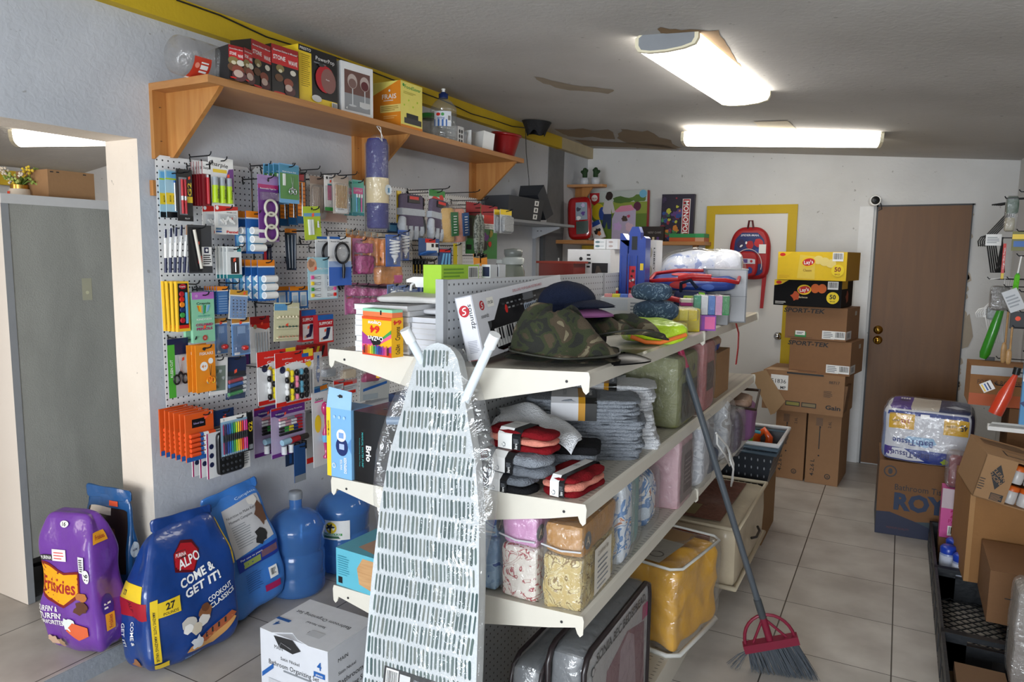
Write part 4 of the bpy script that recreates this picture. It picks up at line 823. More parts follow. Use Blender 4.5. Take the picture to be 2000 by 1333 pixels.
def d_(m,F,w,h,S):
    m.text(F,'Safety',.45,.91,h*.035,K_,w=w*.5);m.lines(F,.15,.86,.85,.9,1,CB['pk'])
    m.disc(F,.32,.58,w*.2,CB['y'],h*.12)
    p=MB();Z=h*.1;x=w*.62;prof=[(.012,0),(.013,.008),(.005,.02),(.009,h*.2),(.014,h*.34),(.006,h*.42),(.0035,h*.46),(.0035,h*.58),(.012,h*.62),(.016,h*.68),(.012,h*.74),(.002,h*.77)];p.lathe(prof,C('#c02a6c',r=.2,cc=.6),14,(x,-.016,Z),sx=1.2);S.append(('bottle_brush',p))
    p=MB();p.lathe([(.012,0),(.0155,h*.06),(.012,h*.12)],CB['sk'],14,(x,-.016,Z+h*.22),sx=1.2);S.append(('grip',p))
pack('bottle_brush_card','white card lettered Safety with a pink and blue baby bottle brush','bottle brush',(612,766,643,910),-2.30,d_,1,base='#dcdcde',hk=False,tilt=-1)
# clear cup packs under the top shelf of the gondola
for k,(x0,y0,x1,y1) in enumerate(((632,700,672,742),(668,702,712,745),(706,706,760,752))):
    y,z,w,h=wl(x0,y0,x1,y1,-2.2);m=MB();m.soft(w,.07,h,film('#dfe3e4',a=.3,bs=40),amp=.008,fq=40,n=10)
    t=put('clear_bag',m,'crumpled clear bag behind the shelving, '+('left','middle','right')[k]+' of the row below the top shelf','plastic bag',WL(y,z,-2.2),group='crumpled clear bags below the top shelf')
    m=MB();m.soft(w*.5,.04,h*.4,CB[('gr','bg','mg')[k]],amp=.004,n=6,org=(w*.25,.015,h*.1));part('contents',m,t)
for k,(x0,y0,x1,y1) in enumerate(((652,742,672,770),(671,742,697,772))):
    pack('hardware_card','small red and white card below the clear bags, '+('left','right')[k]+' of the pair','hardware pack',(x0,y0,x1,y1),-2.36,lambda m,F,w,h,S: (m.R(F,0,.7,1,1,CB['rd']),m.R(F,.1,.1,.9,.3,CB['rd']),m.lines(F,.1,.4,.9,.62,2,CB['gr'])),1,base='#c9ccd0',hk=(k == 0))
pack('hardware_card','clear pack with a blue strip and steel parts behind the black box','hardware pack',(702,742,760,778),-2.2,lambda m,F,w,h,S: (m.poly(F,[(.1,.5),(.9,.8),(.9,.95),(.1,.65)],CB['b']),m.R(F,.1,.05,.6,.35,C('#9aa5ad'))),1,base='#b4b8b8',hk=False,tilt=4)
pack('hardware_card','yellow and red small box half hidden behind the shelf edge','hardware pack',(741,722,762,737),-2.15,lambda m,F,w,h,S: m.R(F,0,0,1,.4,CB['pk']),1,d=.02,base='#e8b02a',hk=False)
# far panel ---------------------------------------------------------
t=thing('yoga_mat','long purple yoga mat in a clear sleeve, hung from the plywood shelf by a cord','yoga mat',WL(*wl(741,262,778,452,-2.27)[:2],-2.27));y,z,w,h=wl(744,262,774,452,-2.27)
m=MB();m.lathe([(w*.4,0),(w*.44,.01),(w*.45,h*.86),(w*.38,h*.92)],C('#38387e',r=.6,bump=.4,bs=120),24,(w/2,w/2,h*.03));part('rolled_mat',m,t)
m=MB();m.lathe([(w*.465,h*.29),(w*.465,h*.55)],C('#e2cfa4',r=.5),24,(w/2,w/2,0),cap=False);part('paper_band',m,t)
m=MB();FF=flat((0,w/2-w*.475,0),(1,0,0),(0,0,1),w,h);m.disc(FF,.6,.43,w*.22,C('#dfe9ee'),h*.055);m.R(FF,.55,.4,.68,.45,C('#4f8fb8'));part('label_print',m,t)
m=MB();m.lathe([(w*.3,0),(w*.5,.01),(w*.5,h*.9),(w*.3,h*.97),(w*.1,h*1.0)],film(a=.2,bs=20),24,(w/2,w/2,0),cap=False);part('clear_sleeve',m,t)
m=MB();m.tube([(w*.45,w/2,h*.97),(w*.3,w*.2,h*.95),(w*.2,0,h*.91),(w*.35,w*.2,h*1.06),(w*.45,w/2,h*1.09),(w*.6,w*.4,h*1.03),(w*.7,w*.3,h*.95),(w*.5,w*.5,h*.97)],.0022,W_,6);part('cord',m,t)
m=MB();y,z,w,h=wl(776,373,784,436,-2.4);m.box(0,0,0,w,.006,h,CB['y']);m.box(w*.2,-.002,h*.1,w*.2,.002,h*.8,C('#d8b81c'));put('yellow_level',m,'yellow plastic stick hanging right of the yoga mat','tool',WL(y,z,-2.4))
GL1=K('#6d6478');GL2=K('#c3c8cf')
def glove(bbox,X,label,tilt=0,yaw=0):
    y,z,w,h=wl(*bbox,X);t=thing('work_glove',label,'work glove',WL(y,z,X,tilt,0,yaw),'grey and plum striped work gloves')
    m=MB();m.soft(w,.03,h*.46,GL1,amp=.003,n=10,org=(0,0,h*.5));m.T=None;part('cuff',m,t)
    m=MB();m.box(-.001,-.003,h*.52,w+.002,.036,h*.14,GL2);part('white_band',m,t)
    m=MB();m.soft(w,.035,h*.34,GL1,amp=.003,n=10,org=(0,-.002,h*.2));part('palm',m,t)
    for k in range(4):
        m=MB();x=w*(.13+.25*k);L=h*(.25,.3,.28,.2)[k];m.tube([(x,.014,h*.3),(x+.002,.014,h*.3-L*.6),(x,.014,h*.3-L)],[w*.12,w*.125,w*.09],GL2,10);part('finger',m,t)
    m=MB();m.tube([(w*.02,.0,h*.45),(-w*.08,-.01,h*.3),(-w*.02,-.012,h*.14)],[w*.1,w*.12,w*.08],GL2,10);part('thumb',m,t)
    m=MB();m.box(w*.25,-.006,h*.78,w*.5,.006,h*.14,K_,front=CB['k']);F=m.fs['front'];m.R(F,.1,.5,.9,.95,CB['rd']);part('tag',m,t)
    return t
glove((785,376,829,470),-2.36,'grey and plum work glove with a red tag, leftmost of the hanging gloves')
glove((824,378,848,468),-2.42,'grey work glove seen half edge-on in the middle of the hanging gloves',6,30)
glove((840,384,876,470),-2.34,'grey and plum work glove at the right of the hanging gloves',5)
hook(wl(800,370,805,380,-2.6)[0],on(800,372,0,-2.6).z,.3);hook(wl(862,370,866,380,-2.6)[0],on(850,376,0,-2.6).z,.3)
def d_(m,F,w,h,S): m.R(F,0,.65,1,1,C('#3f8c44'));m.blob(F,.35,.45,w*.35,CB['rd'],3,ry=h*.2);m.blob(F,.75,.5,w*.15,CB['rd'],5);m.blob(F,.8,.35,w*.12,CB['nv'],6)
pack('bird_feeder_card','white and green card with a red print above the gloves','garden pack',(838,372,869,408),-2.40,d_,1,base='#dfe1e0')
for k,(x0,y0,x1,y1,c,b,tl) in enumerate(((872,397,900,475,'#e3b45c','#2d6b40',-4),(896,400,921,475,'#f0a184','#1f4f86',-6))):
    y,z,w,h=wl(x0,y0,x1,y1,-2.30);t=thing('paint_roller_pack',('yellow','salmon')[k]+' paint roller cover with a '+('green','blue')[k]+' label in a clear bag','paint roller',WL(y,z,-2.30,tl),'bagged paint roller covers')
    m=MB();m.lathe([(w*.4,0),(w*.45,.008),(w*.45,h*.82),(w*.38,h*.86)],C(c,r=.9,bump=.6,bs=150),18,(w/2,w/2,0));part('roller_cover',m,t)
    m=MB();m.box(w*.4,-.004,h*.15,w*.45,.008,h*.6,C(b));m.lines(m.fs['front'],.2,.1,.8,.9,7,W_,.3);part('label_card',m,t)
    m=MB();m.lathe([(w*.45,-.003),(w*.52,.01),(w*.52,h*.85),(w*.3,h*.93),(w*.12,h*.98),(w*.25,h*1.06)],film(a=.25,bs=50),18,(w/2,w/2,0),cap=False);part('bag_film',m,t)
hook(wl(885,395,890,400,-2.6)[0],on(880,392,0,-2.6).z,.28)
def d_(m,F,w,h,S):
    m.R(F,0,.82,1,1,C('#a5212c'));m.R(F,0,.6,1,.82,CB['rd']);m.disc(F,.12,.78,w*.06,W_);m.R(F,0,.56,1,.66,W_);m.text(F,'Perforated',.5,.63,h*.025,K_,w=w*.7);m.text(F,'Paver Tile',.5,.59,h*.022,K_,w=w*.6);m.blob(F,.3,.4,w*.14,CB['p'],2);m.blob(F,.25,.25,w*.14,K_,3);m.blob(F,.55,.28,w*.1,CB['rd'],4);m.blob(F,.6,.47,w*.1,C('#9c8a2a'),5)
pack('garden_card','tall red and green card with white lettering band, front of its row','garden pack',(939,402,971,506),-2.26,d_,1,base='#2f7a3a')
def d_(m,F,w,h,S): m.R(F,0,.75,1,1,C('#a5212c'));m.R(F,0,0,1,.3,CB['g']);m.R(F,.1,.35,.4,.7,K_);m.R(F,.02,.08,.35,.18,K_)
pack('garden_card','red topped dark green card half hidden behind the fishing lures','garden pack',(910,396,940,496),-2.36,d_,1,base='#23452c')
for k,(x0,x1,tl) in enumerate(((925,936,3),(935,946,-3))):
    y,z,w,h=wl(x0,418,x1,500,-2.2);m=MB();LM=ramp_mat('lure_scales',[(0,'#4a4f48'),(.45,'#8a8f86'),(.6,'#5c6056')],(1,1,1),60,2,0,.3,.3)
    m.lathe([(.001,0),(w*.3,h*.12),(w*.45,h*.35),(w*.5,h*.7),(w*.35,h*.9),(w*.1,h)],LM,12,(w/2,0,0),sy=.6);t=put('fishing_lure',m,'grey spotted fish shaped lure, '+('left','right')[k]+' one before the red and green cards','fishing lure',WL(y,z,-2.2,tl),group='fish shaped lures')
    m=MB();m.poly(flat((0,0,0),(1,0,0),(0,0,1),1,1),[(0,-.01),(w,-.01),(w*.6,h*.12),(w*.4,h*.12)],LM,False);m.box(w*.4,-.001,-.004,w*.2,.003,h*.12,LM);part('tail',m,t)
def d_(m,F,w,h,S): m.R(F,0,.78,1,1,CB['y']);p=MB();p.soft(w*.9,.025,h*.7,C('#b9bdc0',r=.25,metal=.5,bump=1,bs=150),amp=.004,fq=80,n=8,org=(w*.05,-.025,h*.03));S.append(('metal_clips',p))
pack('clip_bag','small clear bag of silver clips with a yellow header','hardware pack',(977,410,999,456),-2.1,d_,2,.04,base='#c6c8cc',grp='bags of silver clips')
def d_(m,F,w,h,S): m.R(F,.3,.75,.8,.98,CB['rd']);m.R(F,.35,.2,.95,.75,W_);m.R(F,.6,.5,.72,.7,K_);m.R(F,.8,.5,.95,.7,K_);p=MB();[p.tube([(w*.05*k,-.01,h*.1),(w*.3+w*.1*k,-.02,h*.25)],.006,CB['b'],6) for k in range(5)];S.append(('razors',p))
pack('razor_pack','blue bag of razors with a white window label','razor pack',(818,466,858,500),-2.28,d_,1,base='#34568c')
def d_(m,F,w,h,S): m.text(F,'Seth',.5,.75,h*.14,W_,w=w*.6,shear=.3);m.poly(F,[(.2,.2),(.6,.5),(.9,.3),(.8,.15)],W_);m.R(F,0,0,.1,.6,C('#c9a24a'))
pack('sock_card','black card with white script and a white shoe','shoe accessory',(832,506,850,535),-2.26,d_,5,.02,base='#17181b',grp='black shoe accessory cards')
def d_(m,F,w,h,S): m.R(F,.1,.85,.9,.97,CB['rd']);[m.poly(F,[(.1+.3*k,.05),(.25+.3*k,.05),(.5+.2*k,.8),(.35+.2*k,.8)],CB['sk']) for k in range(3)]
pack('toothbrush_card','dark blue card of light blue brushes right of the black cards','brush pack',(856,486,882,532),-2.28,d_,1,base='#26487c')
for k in range(2): pack('string_light_pack','narrow '+('yellow','silver')[k]+' foil strip hanging below the paint rollers','tinsel',(886+k*9,476,893+k*10,518),-2.3,lambda m,F,w,h,S: None,1,base=('#d9c22a','#c9c4b0')[k],hk=(k == 0))
for k in range(2): pack('battery_card','small orange and black card low in the row, '+('left','right')[k]+' one','battery pack',(926+k*12,496+k*3,940+k*12,517+k*3),-2.2,lambda m,F,w,h,S: m.R(F,0,.7,1,1,K_),1,base='#e8962a',hk=(k == 0),tilt=-6)
pack('tool_card','navy and blue pack behind the yoga mat foot','tool pack',(757,436,786,456),-2.45,lambda m,F,w,h,S: m.R(F,.1,.2,.6,.8,CB['sk']),1,base='#2f5f94',hk=False)
for y_,z_ in ((505,327),(390,310),(548,330),(600,335),(640,343),(672,345),(618,408),(500,470),(395,565),(445,552),(575,452),(583,478),(663,525),(617,485),(455,482)): hook(on(y_,z_,0,PX).y-.05,on(y_,z_,0,PX).z,.13)
# ================================================================ ON THE PLYWOOD SHELF
def carton(name,label,cat,p0,p1,top,z,depth,mat,draw=None,side=None,topf=None,grp=None,lean=0,inset=0,**fm):
    M,w,h=base(p0,p1,z,top);m=MB();F=m.box(0,0,0,w,depth,h,mat,**fm)
    if draw: draw(m,F['front'])
    if side: side(m,F['right'])
    if topf: topf(m,F['top'])
    o=put(name,m,label,cat,M @ Matrix.Rotation(radians(lean),4,'X') if lean else M,group=grp);return o
def sw(m,F):
    m.R(F,0,.86,1,1,C('#9a1c1e'));m.R(F,0,.62,1,.87,C('#c4282a',var=.1));m.text(F,'Gourmet Dishes in Minutes!',.5,.9,F.h*.035,W_,w=F.w*.9,shear=.2);m.text(F,'STONE',.28,.76,F.h*.085,W_,w=F.w*.45,bold=.02);m.text(F,'WAVE',.78,.72,F.h*.085,W_,w=F.w*.34,bold=.02)
    for k,(u,v,r,c) in enumerate(((.3,.55,.022,'#8a7a4a'),(.78,.52,.016,'#d9d4c4'),(.25,.36,.022,'#6b4a34'),(.6,.3,.026,'#8c4a3a'),(.65,.14,.03,'#5c3a3c'),(.3,.5,.01,'#d8cfae'),(.6,.2,.02,'#c9b0a4'))): m.disc(F,u,v,r,C(c),r*.7)
    m.disc(F,.25,.06,F.w*.22,CB['rd'],F.h*.02)
def sws(m,F): m.R(F,0,.86,1,1,C('#9a1c1e'))
BK=C('#1c1a1c',r=.35)
t=carton('cookware_box','black and red box lettered STONE WAVE, right of the front pair on the plywood shelf','cookware box',(532,184),(584,197),84,ST,.1,BK,sw,sws)
t=carton('cookware_box','black and red box lettered STONE WAVE, left of the front pair on the plywood shelf','cookware box',(493,171),(531,184),75,ST,.1,BK,sw)
t=carton('cookware_box','black and red box lettered STONE WAVE, right of the rear pair behind the clear jug','cookware box',(478,160),(494,166),92,ST,.1,BK,sw)
t=carton('cookware_box','black and red box lettered STONE WAVE, left of the rear pair behind the clear jug','cookware box',(448,154),(477,160),86,ST,.1,BK,sw)
def d_(m,F):
    m.R(F,0,0,1,.16,CB['y']);m.R(F,0,.16,.32,.9,CB['y']);m.text(F,'PRESTO',.17,.95,F.h*.045,W_,w=F.w*.28);m.text(F,'PowerPop',.68,.86,F.h*.07,W_,w=F.w*.5,bold=0);m.lines(F,.38,.76,.8,.8,1,CB['gr']);m.lines(F,.05,.3,.28,.86,16,C('#9a7a10'),.3)
    m.disc(F,.66,.52,F.w*.26,CB['r'],F.h*.24,rot=.2);m.disc(F,.74,.5,F.w*.2,C('#8c5f5a'),F.h*.22,rot=.15);m.text(F,'Presto',.72,.52,F.h*.025,W_);m.disc(F,.42,.14,F.w*.13,C('#d4d4d2'),F.h*.06);m.barcode(F,.82,.03,.97,.14);m.disc(F,.55,.75,F.w*.08,C('#3a3a3a'),F.h*.03)
carton('popcorn_popper_box','yellow and black box lettered PowerPop with a red bowl picture','popcorn maker box',(585,200),(659,219),85,ST,.12,BK,d_,left=CB['y'])
def d_(m,F):
    m.R(F,.1,.1,.9,.86,C('#4c3a38'));m.R(F,.1,.1,.9,.42,C('#8f9296'));m.R(F,.1,.42,.9,.86,C('#6a4a44'));m.text(F,'4',.16,.14,F.h*.05,W_)
    for k,(u,c) in enumerate(((.34,'#7c5f5a'),(.72,'#5c2228'))):
        m.disc(F,u,.66,F.w*.15,C('#b9aaa4'),F.h*.14);m.disc(F,u,.62,F.w*.12,C(c),F.h*.09);m.R(F,u-.015,.22,u+.015,.52,C('#cfd2d4'));m.disc(F,u,.2,F.w*.12,C('#c2c5c8'),F.h*.02)
    m.R(F,.55,.2,.88,.3,C('#c8c8c8'))
carton('wine_glass_box','white box with a photo of two wine glasses','glassware box',(667,222),(729,236),117,ST,.1,C('#e6e7e8'),d_)
def d_(m,F): m.poly(F,[(0,0),(1,0),(1,1),(.92,1),(0,.72)],C('#e58a1f'));m.text(F,'FRAIS',.6,.68,F.h*.1,W_,w=F.w*.5);m.lines(F,.4,.58,.85,.61,1,W_);m.R(F,.28,.34,1,.5,C('#ead27a'));m.lines(F,.32,.37,.95,.48,3,C('#a88a3a'));m.lines(F,.4,.2,.9,.28,2,C('#f0b86a'));m.disc(F,.62,.8,.006,W_)
def s_(m,F): m.text(F,'FoodSaver',.55,.9,F.h*.075,CB['g'],w=F.w*.75);m.disc(F,.12,.92,.008,CB['g']);m.R(F,.25,.2,.8,.34,K_);m.R(F,.15,.12,.95,.24,C('#3a3a3c'));m.R(F,0,0,1,.08,C('#e58a1f'));[m.disc(F,.15+.2*k,.5+.12*(k % 2),.005,CB['lg']) for k in range(4)];m.lines(F,.1,.74,.7,.8,2,C('#b9b04a'))
q=on(783,248,0,-2.335);h=zat(q,156)-ST;m=MB();FF=m.box(-.185,0,0,.185,.19,h,C('#ecdf72'));d_(m,FF['front']);s_(m,FF['right'])
put('food_sealer_box',m,'orange and pale yellow box lettered FRAIS and FoodSaver, its corner towards us','kitchen appliance box',AT((q.x,q.y,ST)))
def clear_bottle(parent=None): pass
p=on(840,240,2,ST)
t=thing('snack_jar','clear jar with a green and red lid, half hidden beside the water jug','jar',AT((-2.52,on(838,240,0,-2.52).y,ST)))
m=MB();m.lathe([(.05,0),(.06,.02),(.06,.12),(.05,.14)],film('#b9b4a4',a=.4),20);part('jar_body',m,t)
m=MB();m.lathe([(.056,.14),(.058,.165),(.05,.17)],CB['g'],20);m.lathe([(.05,.1705),(.03,.172),(.001,.172)],CB['rd'],20);part('lid',m,t)
m=MB();m.soft(.13,.13,.15,film(a=.25,bs=40),amp=.012,fq=25,n=12,org=(-.035,-.075,0));part('clear_bag',m,t)
p=on(866,262,2,ST+.0)
t=thing('water_jug','clear plastic water jug with a blue cap and pull spout on the plywood shelf','water jug',AT((-2.43,on(866,262,0,-2.43).y,ST)))
PL=film('#c9d3da',a=.42,bs=15,bump=.25,r=.08)
m=MB();m.lathe([(.07,0),(.078,.01),(.078,.03),(.074,.035),(.078,.04),(.078,.07),(.074,.075),(.078,.08),(.078,.17),(.074,.175),(.078,.18),(.076,.2),(.05,.235),(.025,.25),(.022,.26)],PL,28);part('bottle_body',m,t)
m=MB();m.lathe([(.027,.255),(.028,.28),(.016,.284),(.014,.29)],CB['db'],20);part('cap',m,t)
m=MB();m.lathe([(.01,.288),(.009,.3),(.012,.305),(.011,.31)],W_,14);part('pull_spout',m,t)
m=MB();F=FR(lambda u,v,h: Vector((sin(u/.079-.1)*(.0795+h),-cos(u/.079-.1)*(.0795+h),.085+v)),1,.1,.085);m.R(F,0,0,1,1,C('#d8dee8'));m.R(F,0,0,.75,.45,C('#2f64ae'));m.disc(F,.25,.78,.012,CB['rd'],.009);m.disc(F,.5,.78,.009,CB['g']);m.barcode(F,.78,.3,.96,.75);m.text(F,'spring',.4,.55,.012,CB['b']);part('label',m,t)
M,w,h=base((889,270),(934,288),ST,243)
q=on(893,270,0,-2.4);t=thing('mixing_bowl_box','white open carton with black utensil pictures around a grey bowl','bowl box',AT((-2.4,q.y,ST),90));w=.16;h=.115
m=MB();m.box(0,0,0,.002,.13,h,W_);m.box(0,0,0,w*.45,.002,h,C('#e3e4e6'));F=m.fs['front'];[m.disc(F,.35+.35*(k % 2),.25+.25*(k//2),.009,K_,.012) for k in range(6)];m.box(0,.13,0,w,.002,h*.9,W_);m.box(w,0,0,.002,.13,h,W_);part('carton',m,t)
m=MB();m.lathe([(.04,0),(.055,.02),(.062,.07),(.066,.09),(.062,.09),(.05,.02),(.001,.01)],C('#9da2a8',r=.3),24,(w*.6,.066,.003),cap=False);part('grey_bowl',m,t)
a=on(944,292,0,-2.38);a.z=ST;m=MB();m.box(0,0,0,.09,.12,.12,W_);put('white_carton',m,'plain white carton tilted between the grey bowl and the red bucket','carton',AT(a+Vector((-.01,.0,.012)),70,0,8))
p=on(980,300,2,ST)
t=thing('red_bucket','red plastic pot at the far end of the plywood shelf, tilted','bucket',AT((-2.44,on(984,300,0,-2.44).y,ST+.018),0,0,8))
m=MB();m.lathe([(.07,0),(.095,.13),(.098,.135),(.104,.135),(.105,.15),(.096,.15),(.09,.13),(.066,.006),(.001,.005)],C('#8e1216',r=.3,cc=.3),32,cap=True);part('pot_body',m,t)
# clear bottle pack at the near end
P0=on(405,143,2,ST)
t=thing('clear_bottle_pack','empty clear plastic jug on its side with a red label, at the near shelf end','plastic jug',AT((-2.43,on(402,120,0,-2.43).y,ST+.075),90))
m=MB();m.T=Matrix.Rotation(pi/2,4,'Y');m.lathe([(.001,-.15),(.045,-.15),(.07,-.13),(.073,-.08),(.068,-.07),(.073,-.06),(.073,0),(.068,.01),(.073,.02),(.07,.07),(.045,.11),(.03,.12),(.03,.15),(.036,.155),(.036,.17),(.001,.17)],film('#cfc8c0',a=.32,bs=18),28,cap=False);part('jug_body',m,t)
m=MB();F=FR(lambda u,v,h: Vector((-.11+u,-sin(v/.073+.1)*(.0745+h),-cos(v/.073+.1)*(.0745+h)+.0)),1,.075,.1);m.R(F,0,.0,1,.12,W_);m.R(F,0,.12,1,1,C('#c63a24'));m.R(F,.42,.45,.85,.85,W_);m.disc(F,.22,.7,.01,C('#e8907a'));part('label',m,t)
m=MB();m.soft(.2,.13,.12,film(a=.22,bs=30),amp=.02,fq=14,n=12,org=(.0,-.07,-.074));part('clear_bag',m,t)
# wires and ceiling cap
m=MB();pts=[]
for x,y in ((345,0),(430,30),(520,72),(600,97),(655,112)): v=on(x,y,0,XL+.058);pts.append(v)
for x,y in ((790,165),(830,183),(870,198),(920,222),(965,235),(1000,247),(1025,250)): pts.append(on(x,y,0,XL+.058))
m.tube(pts,.0035,K_,6);put('black_cable',m,'black cable stapled along the yellow beam','cable')
m=MB();pts=[on(x,y,0,XL+.1) for x,y in ((1026,245),(1028,300),(1033,350),(1034,392))];m.tube(pts,.0028,K_,6);put('black_cable',m,'thin black cable hanging from the ceiling cap down to the grey shelf','cable')
c=on(1048,236,2,ceil_z(-2.5)-.0);m=MB();m.T=Matrix.Translation((c.x,c.y,ceil_z(c.x)-.004)) @ Matrix.Rotation(.083,4,'Y')
m.grid(lambda u,v: (.11*(1-.35*v)*cos(2*pi*u),.11*(1-.35*v)*sin(2*pi*u),-.085*v-.02*v*sin(9*pi*u+1)*(1 if sin(2*pi*u) < .3 else .2)),40,6,C('#17171a',r=.7,bump=.6),True,True);m.lathe([(.11,0),(.001,.0)],K_,30,cap=False);put('black_hood',m,'torn black plastic cover taped to the ceiling above the far end of the shelf','ceiling cover')
# ================================================================ TOP OF THE SHELVING UNIT
TZ=1.3475;LT=1.3455
def stack(n,x0,y0,w,d,th,mat,label,grp,ang=0,cat='notebook',name='notebook',seed=1):
    rr=random.Random(seed);m=MB();m.box(0,0,0,w,d,th,mat);m.box(-.001,-.001,th-.0012,w+.002,d+.002,.0012,C('#d9dadc'));m.box(-.001,-.001,0,w+.002,d+.002,.0012,C('#d9dadc'));o=None
    for k in range(n):
        M=AT((x0+rr.uniform(-.004,.004),y0+rr.uniform(-.004,.004),LT+k*(th+.0006)),ang+rr.uniform(-1.2,1.2))
        lb=label+', '+('bottom one' if k == 0 else 'top one' if k == n-1 else ORD[k].split(' ')[0]+' from the bottom' if k < 8 else 'one below the top')
        if o is None: o=put(name,m,lb,cat,M,group=grp)
        else: dup(o,M,lb)
PP=C('#e6e7ea',r=.7,var=.04,sc=200)
stack(9,-1.452,1.70,.19,.24,.0155,PP,'white notebook in the stack behind the crayon box','white notebooks behind the crayon box',4)
stack(7,-1.258,1.725,.1,.25,.0155,C('#d3d6dd',r=.7),'white notebook in the right hand stack beside the crayon box','white notebooks right of the crayon box',-2,seed=5)
m=MB();m.soft(.32,.2,.02,C('#d5d3cf',r=.6),k=9,amp=.004,n=12);put('sketch_pad',m,'curved grey white pad lying across the notebook stacks','notebook',AT((-1.43,1.76,LT+.146),18,2));m=MB();m.soft(.22,.22,.016,C('#cfd0d4',r=.6),k=9,amp=.003,n=12);put('sketch_pad',m,'lower curved pad sticking out to the right over the right hand stack','notebook',AT((-1.27,1.78,LT+.116),8))
def cy(m,F):
    m.R(F,0,0,1,.12,C('#d8401f'));m.R(F,0,.93,1,1,C('#e0501c'));m.poly(F,[(0,.12),(0,.6),(.25,.45),(.5,.3),(.8,.2),(1,.3),(1,.12)],C('#a03a8c'));m.poly(F,[(0,.28),(.3,.3),(.6,.4),(1,.62),(1,.5),(.6,.3),(.3,.22),(0,.2)],C('#e05a8a'));m.poly(F,[(.6,.42),(1,.7),(1,.6),(.62,.38)],CB['g'])
    m.text(F,'Crayons',.45,.84,F.h*.09,W_,w=F.w*.45,rot=180,bold=.03);m.text(F,'64',.45,.68,F.h*.17,CB['rd'],w=F.w*.32,rot=180,bold=.04);m.poly(F,[(.22,.5),(.75,.5),(.62,.3),(.4,.27)],K_);m.text(F,'CraZArt',.48,.45,F.h*.11,W_,w=F.w*.52,rot=180,bold=.03)
    for k,c in enumerate(('#5a2f1c','#b8451c','#e0701c','#f0a01c','#f2dc2e','#9cc82a','#3f9c4a','#2c8c94','#2461ad','#27408c','#4a2f8c','#8a3a9c','#c8408c','#e05a7a','#5a2a1c')): m.R(F,.06+.06*k,.05,.1+.06*k,.25+.03*(k % 2),C(c))
def cys(m,F): m.text(F,'64',.5,.88,F.h*.1,CB['rd'],w=F.w*.7,rot=180,bold=.04);m.text(F,'Crayons',.5,.6,F.w*.4,K_,w=F.h*.34,rot=90);m.text(F,'CraZArt',.5,.2,F.w*.35,K_,w=F.h*.25,rot=90)
t=carton('crayon_box','yellow and rainbow box of 64 crayons standing upside down at the shelf edge','crayon box',(708,692),(765,700),617,TZ,.045,C('#f2b51c',r=.35),cy,cys)
M,w,h=base((708,692),(765,700),TZ,617)
m=MB();m.box(.0,.003,0,w*1.0,.04,.014,C('#ef7a4a'));m.box(0,.003,.014,w,.04,.008,C('#8fd0ac'));m.R(m.fs['front'],.6,-1,.65,.6,K_);put('sticky_note_pad',m,'orange and mint pad in clear wrap on top of the crayon box','note pad',M @ Matrix.Translation((0,0,h+.0005)))
# spray bottle
p=on(820,612,1,2.15);m=None
t=thing('spray_bottle','grey white spray bottle with a white trigger head behind the notebooks','spray bottle',AT((p.x+.01,2.15,LT),20))
m=MB();m.lathe([(.03,0),(.033,.01),(.033,.08),(.026,.12),(.014,.15),(.014,.16)],C('#c6cacd',r=.3),20);part('bottle_body',m,t)
m=MB();m.lathe([(.017,.16),(.017,.178)],CB['db'],16);part('collar',m,t)
m=MB();m.prism([(-.02,.178),(.015,.178),(.03,.2),(.028,.215),(-.03,.215),(-.055,.205),(-.055,.195),(-.025,.195)],-.011,.011,W_);part('spray_head',m,t)
m=MB();m.tube([(-.025,0,.197),(-.04,0,.185),(-.042,0,.165)],.005,W_,8);part('trigger',m,t)
m=MB();m.tube([(0,0,0),(.03,0,.03)],.018,CB['nv'],12);m.tube([(.03,0,.03),(.045,0,.045)],.022,CB['nv'],12);put('navy_nozzle',m,'small navy plastic nozzle left of the spray bottle head','nozzle',AT((p.x-.1,2.1,LT)))
t=bpy.data.objects['navy_nozzle'];t.matrix_world=AT((p.x-.09,2.1,LT+.0))
# keyboard carton
WB=C('#dfe0e6',r=.4,var=.04,sc=60);KK=C('#1d1e20',r=.4)
KP=on(947,705,2,TZ)+Vector((0,0,.003))
KL,KD,KH=.64,.055,.185
t=thing('keyboard_box','long white carton lettered soundz with a black toy keyboard, leaning on the spine','keyboard box',AT(KP,92) @ Matrix.Rotation(radians(-4),4,'Y') @ Matrix.Rotation(radians(-12),4,'X'))
m=MB();th=.003
m.box(0,KD-th,0,KL,th,KH,WB);m.box(0,0,0,KL,KD,th,C('#b02a30'));m.box(0,0,KH-th,KL,KD,th,WB);m.box(0,0,0,th,KD,KH,WB);fl=m.fs['left'];m.box(KL-th,0,0,th,KD,KH,WB)
m.prism([(0,0),(0,KH),(KL,KH),(KL,KH-.03),(KL-.02,KH-.03),(.16,KH-.03),(.1,KH-.085),(.06,KH-.085),(.07,.04),(.09,.015),(.12,.006),(KL,.006),(KL,0)],-.0005,th,WB)
F=flat((0,-.0006,0),(1,0,0),(0,0,1),KL,KH)
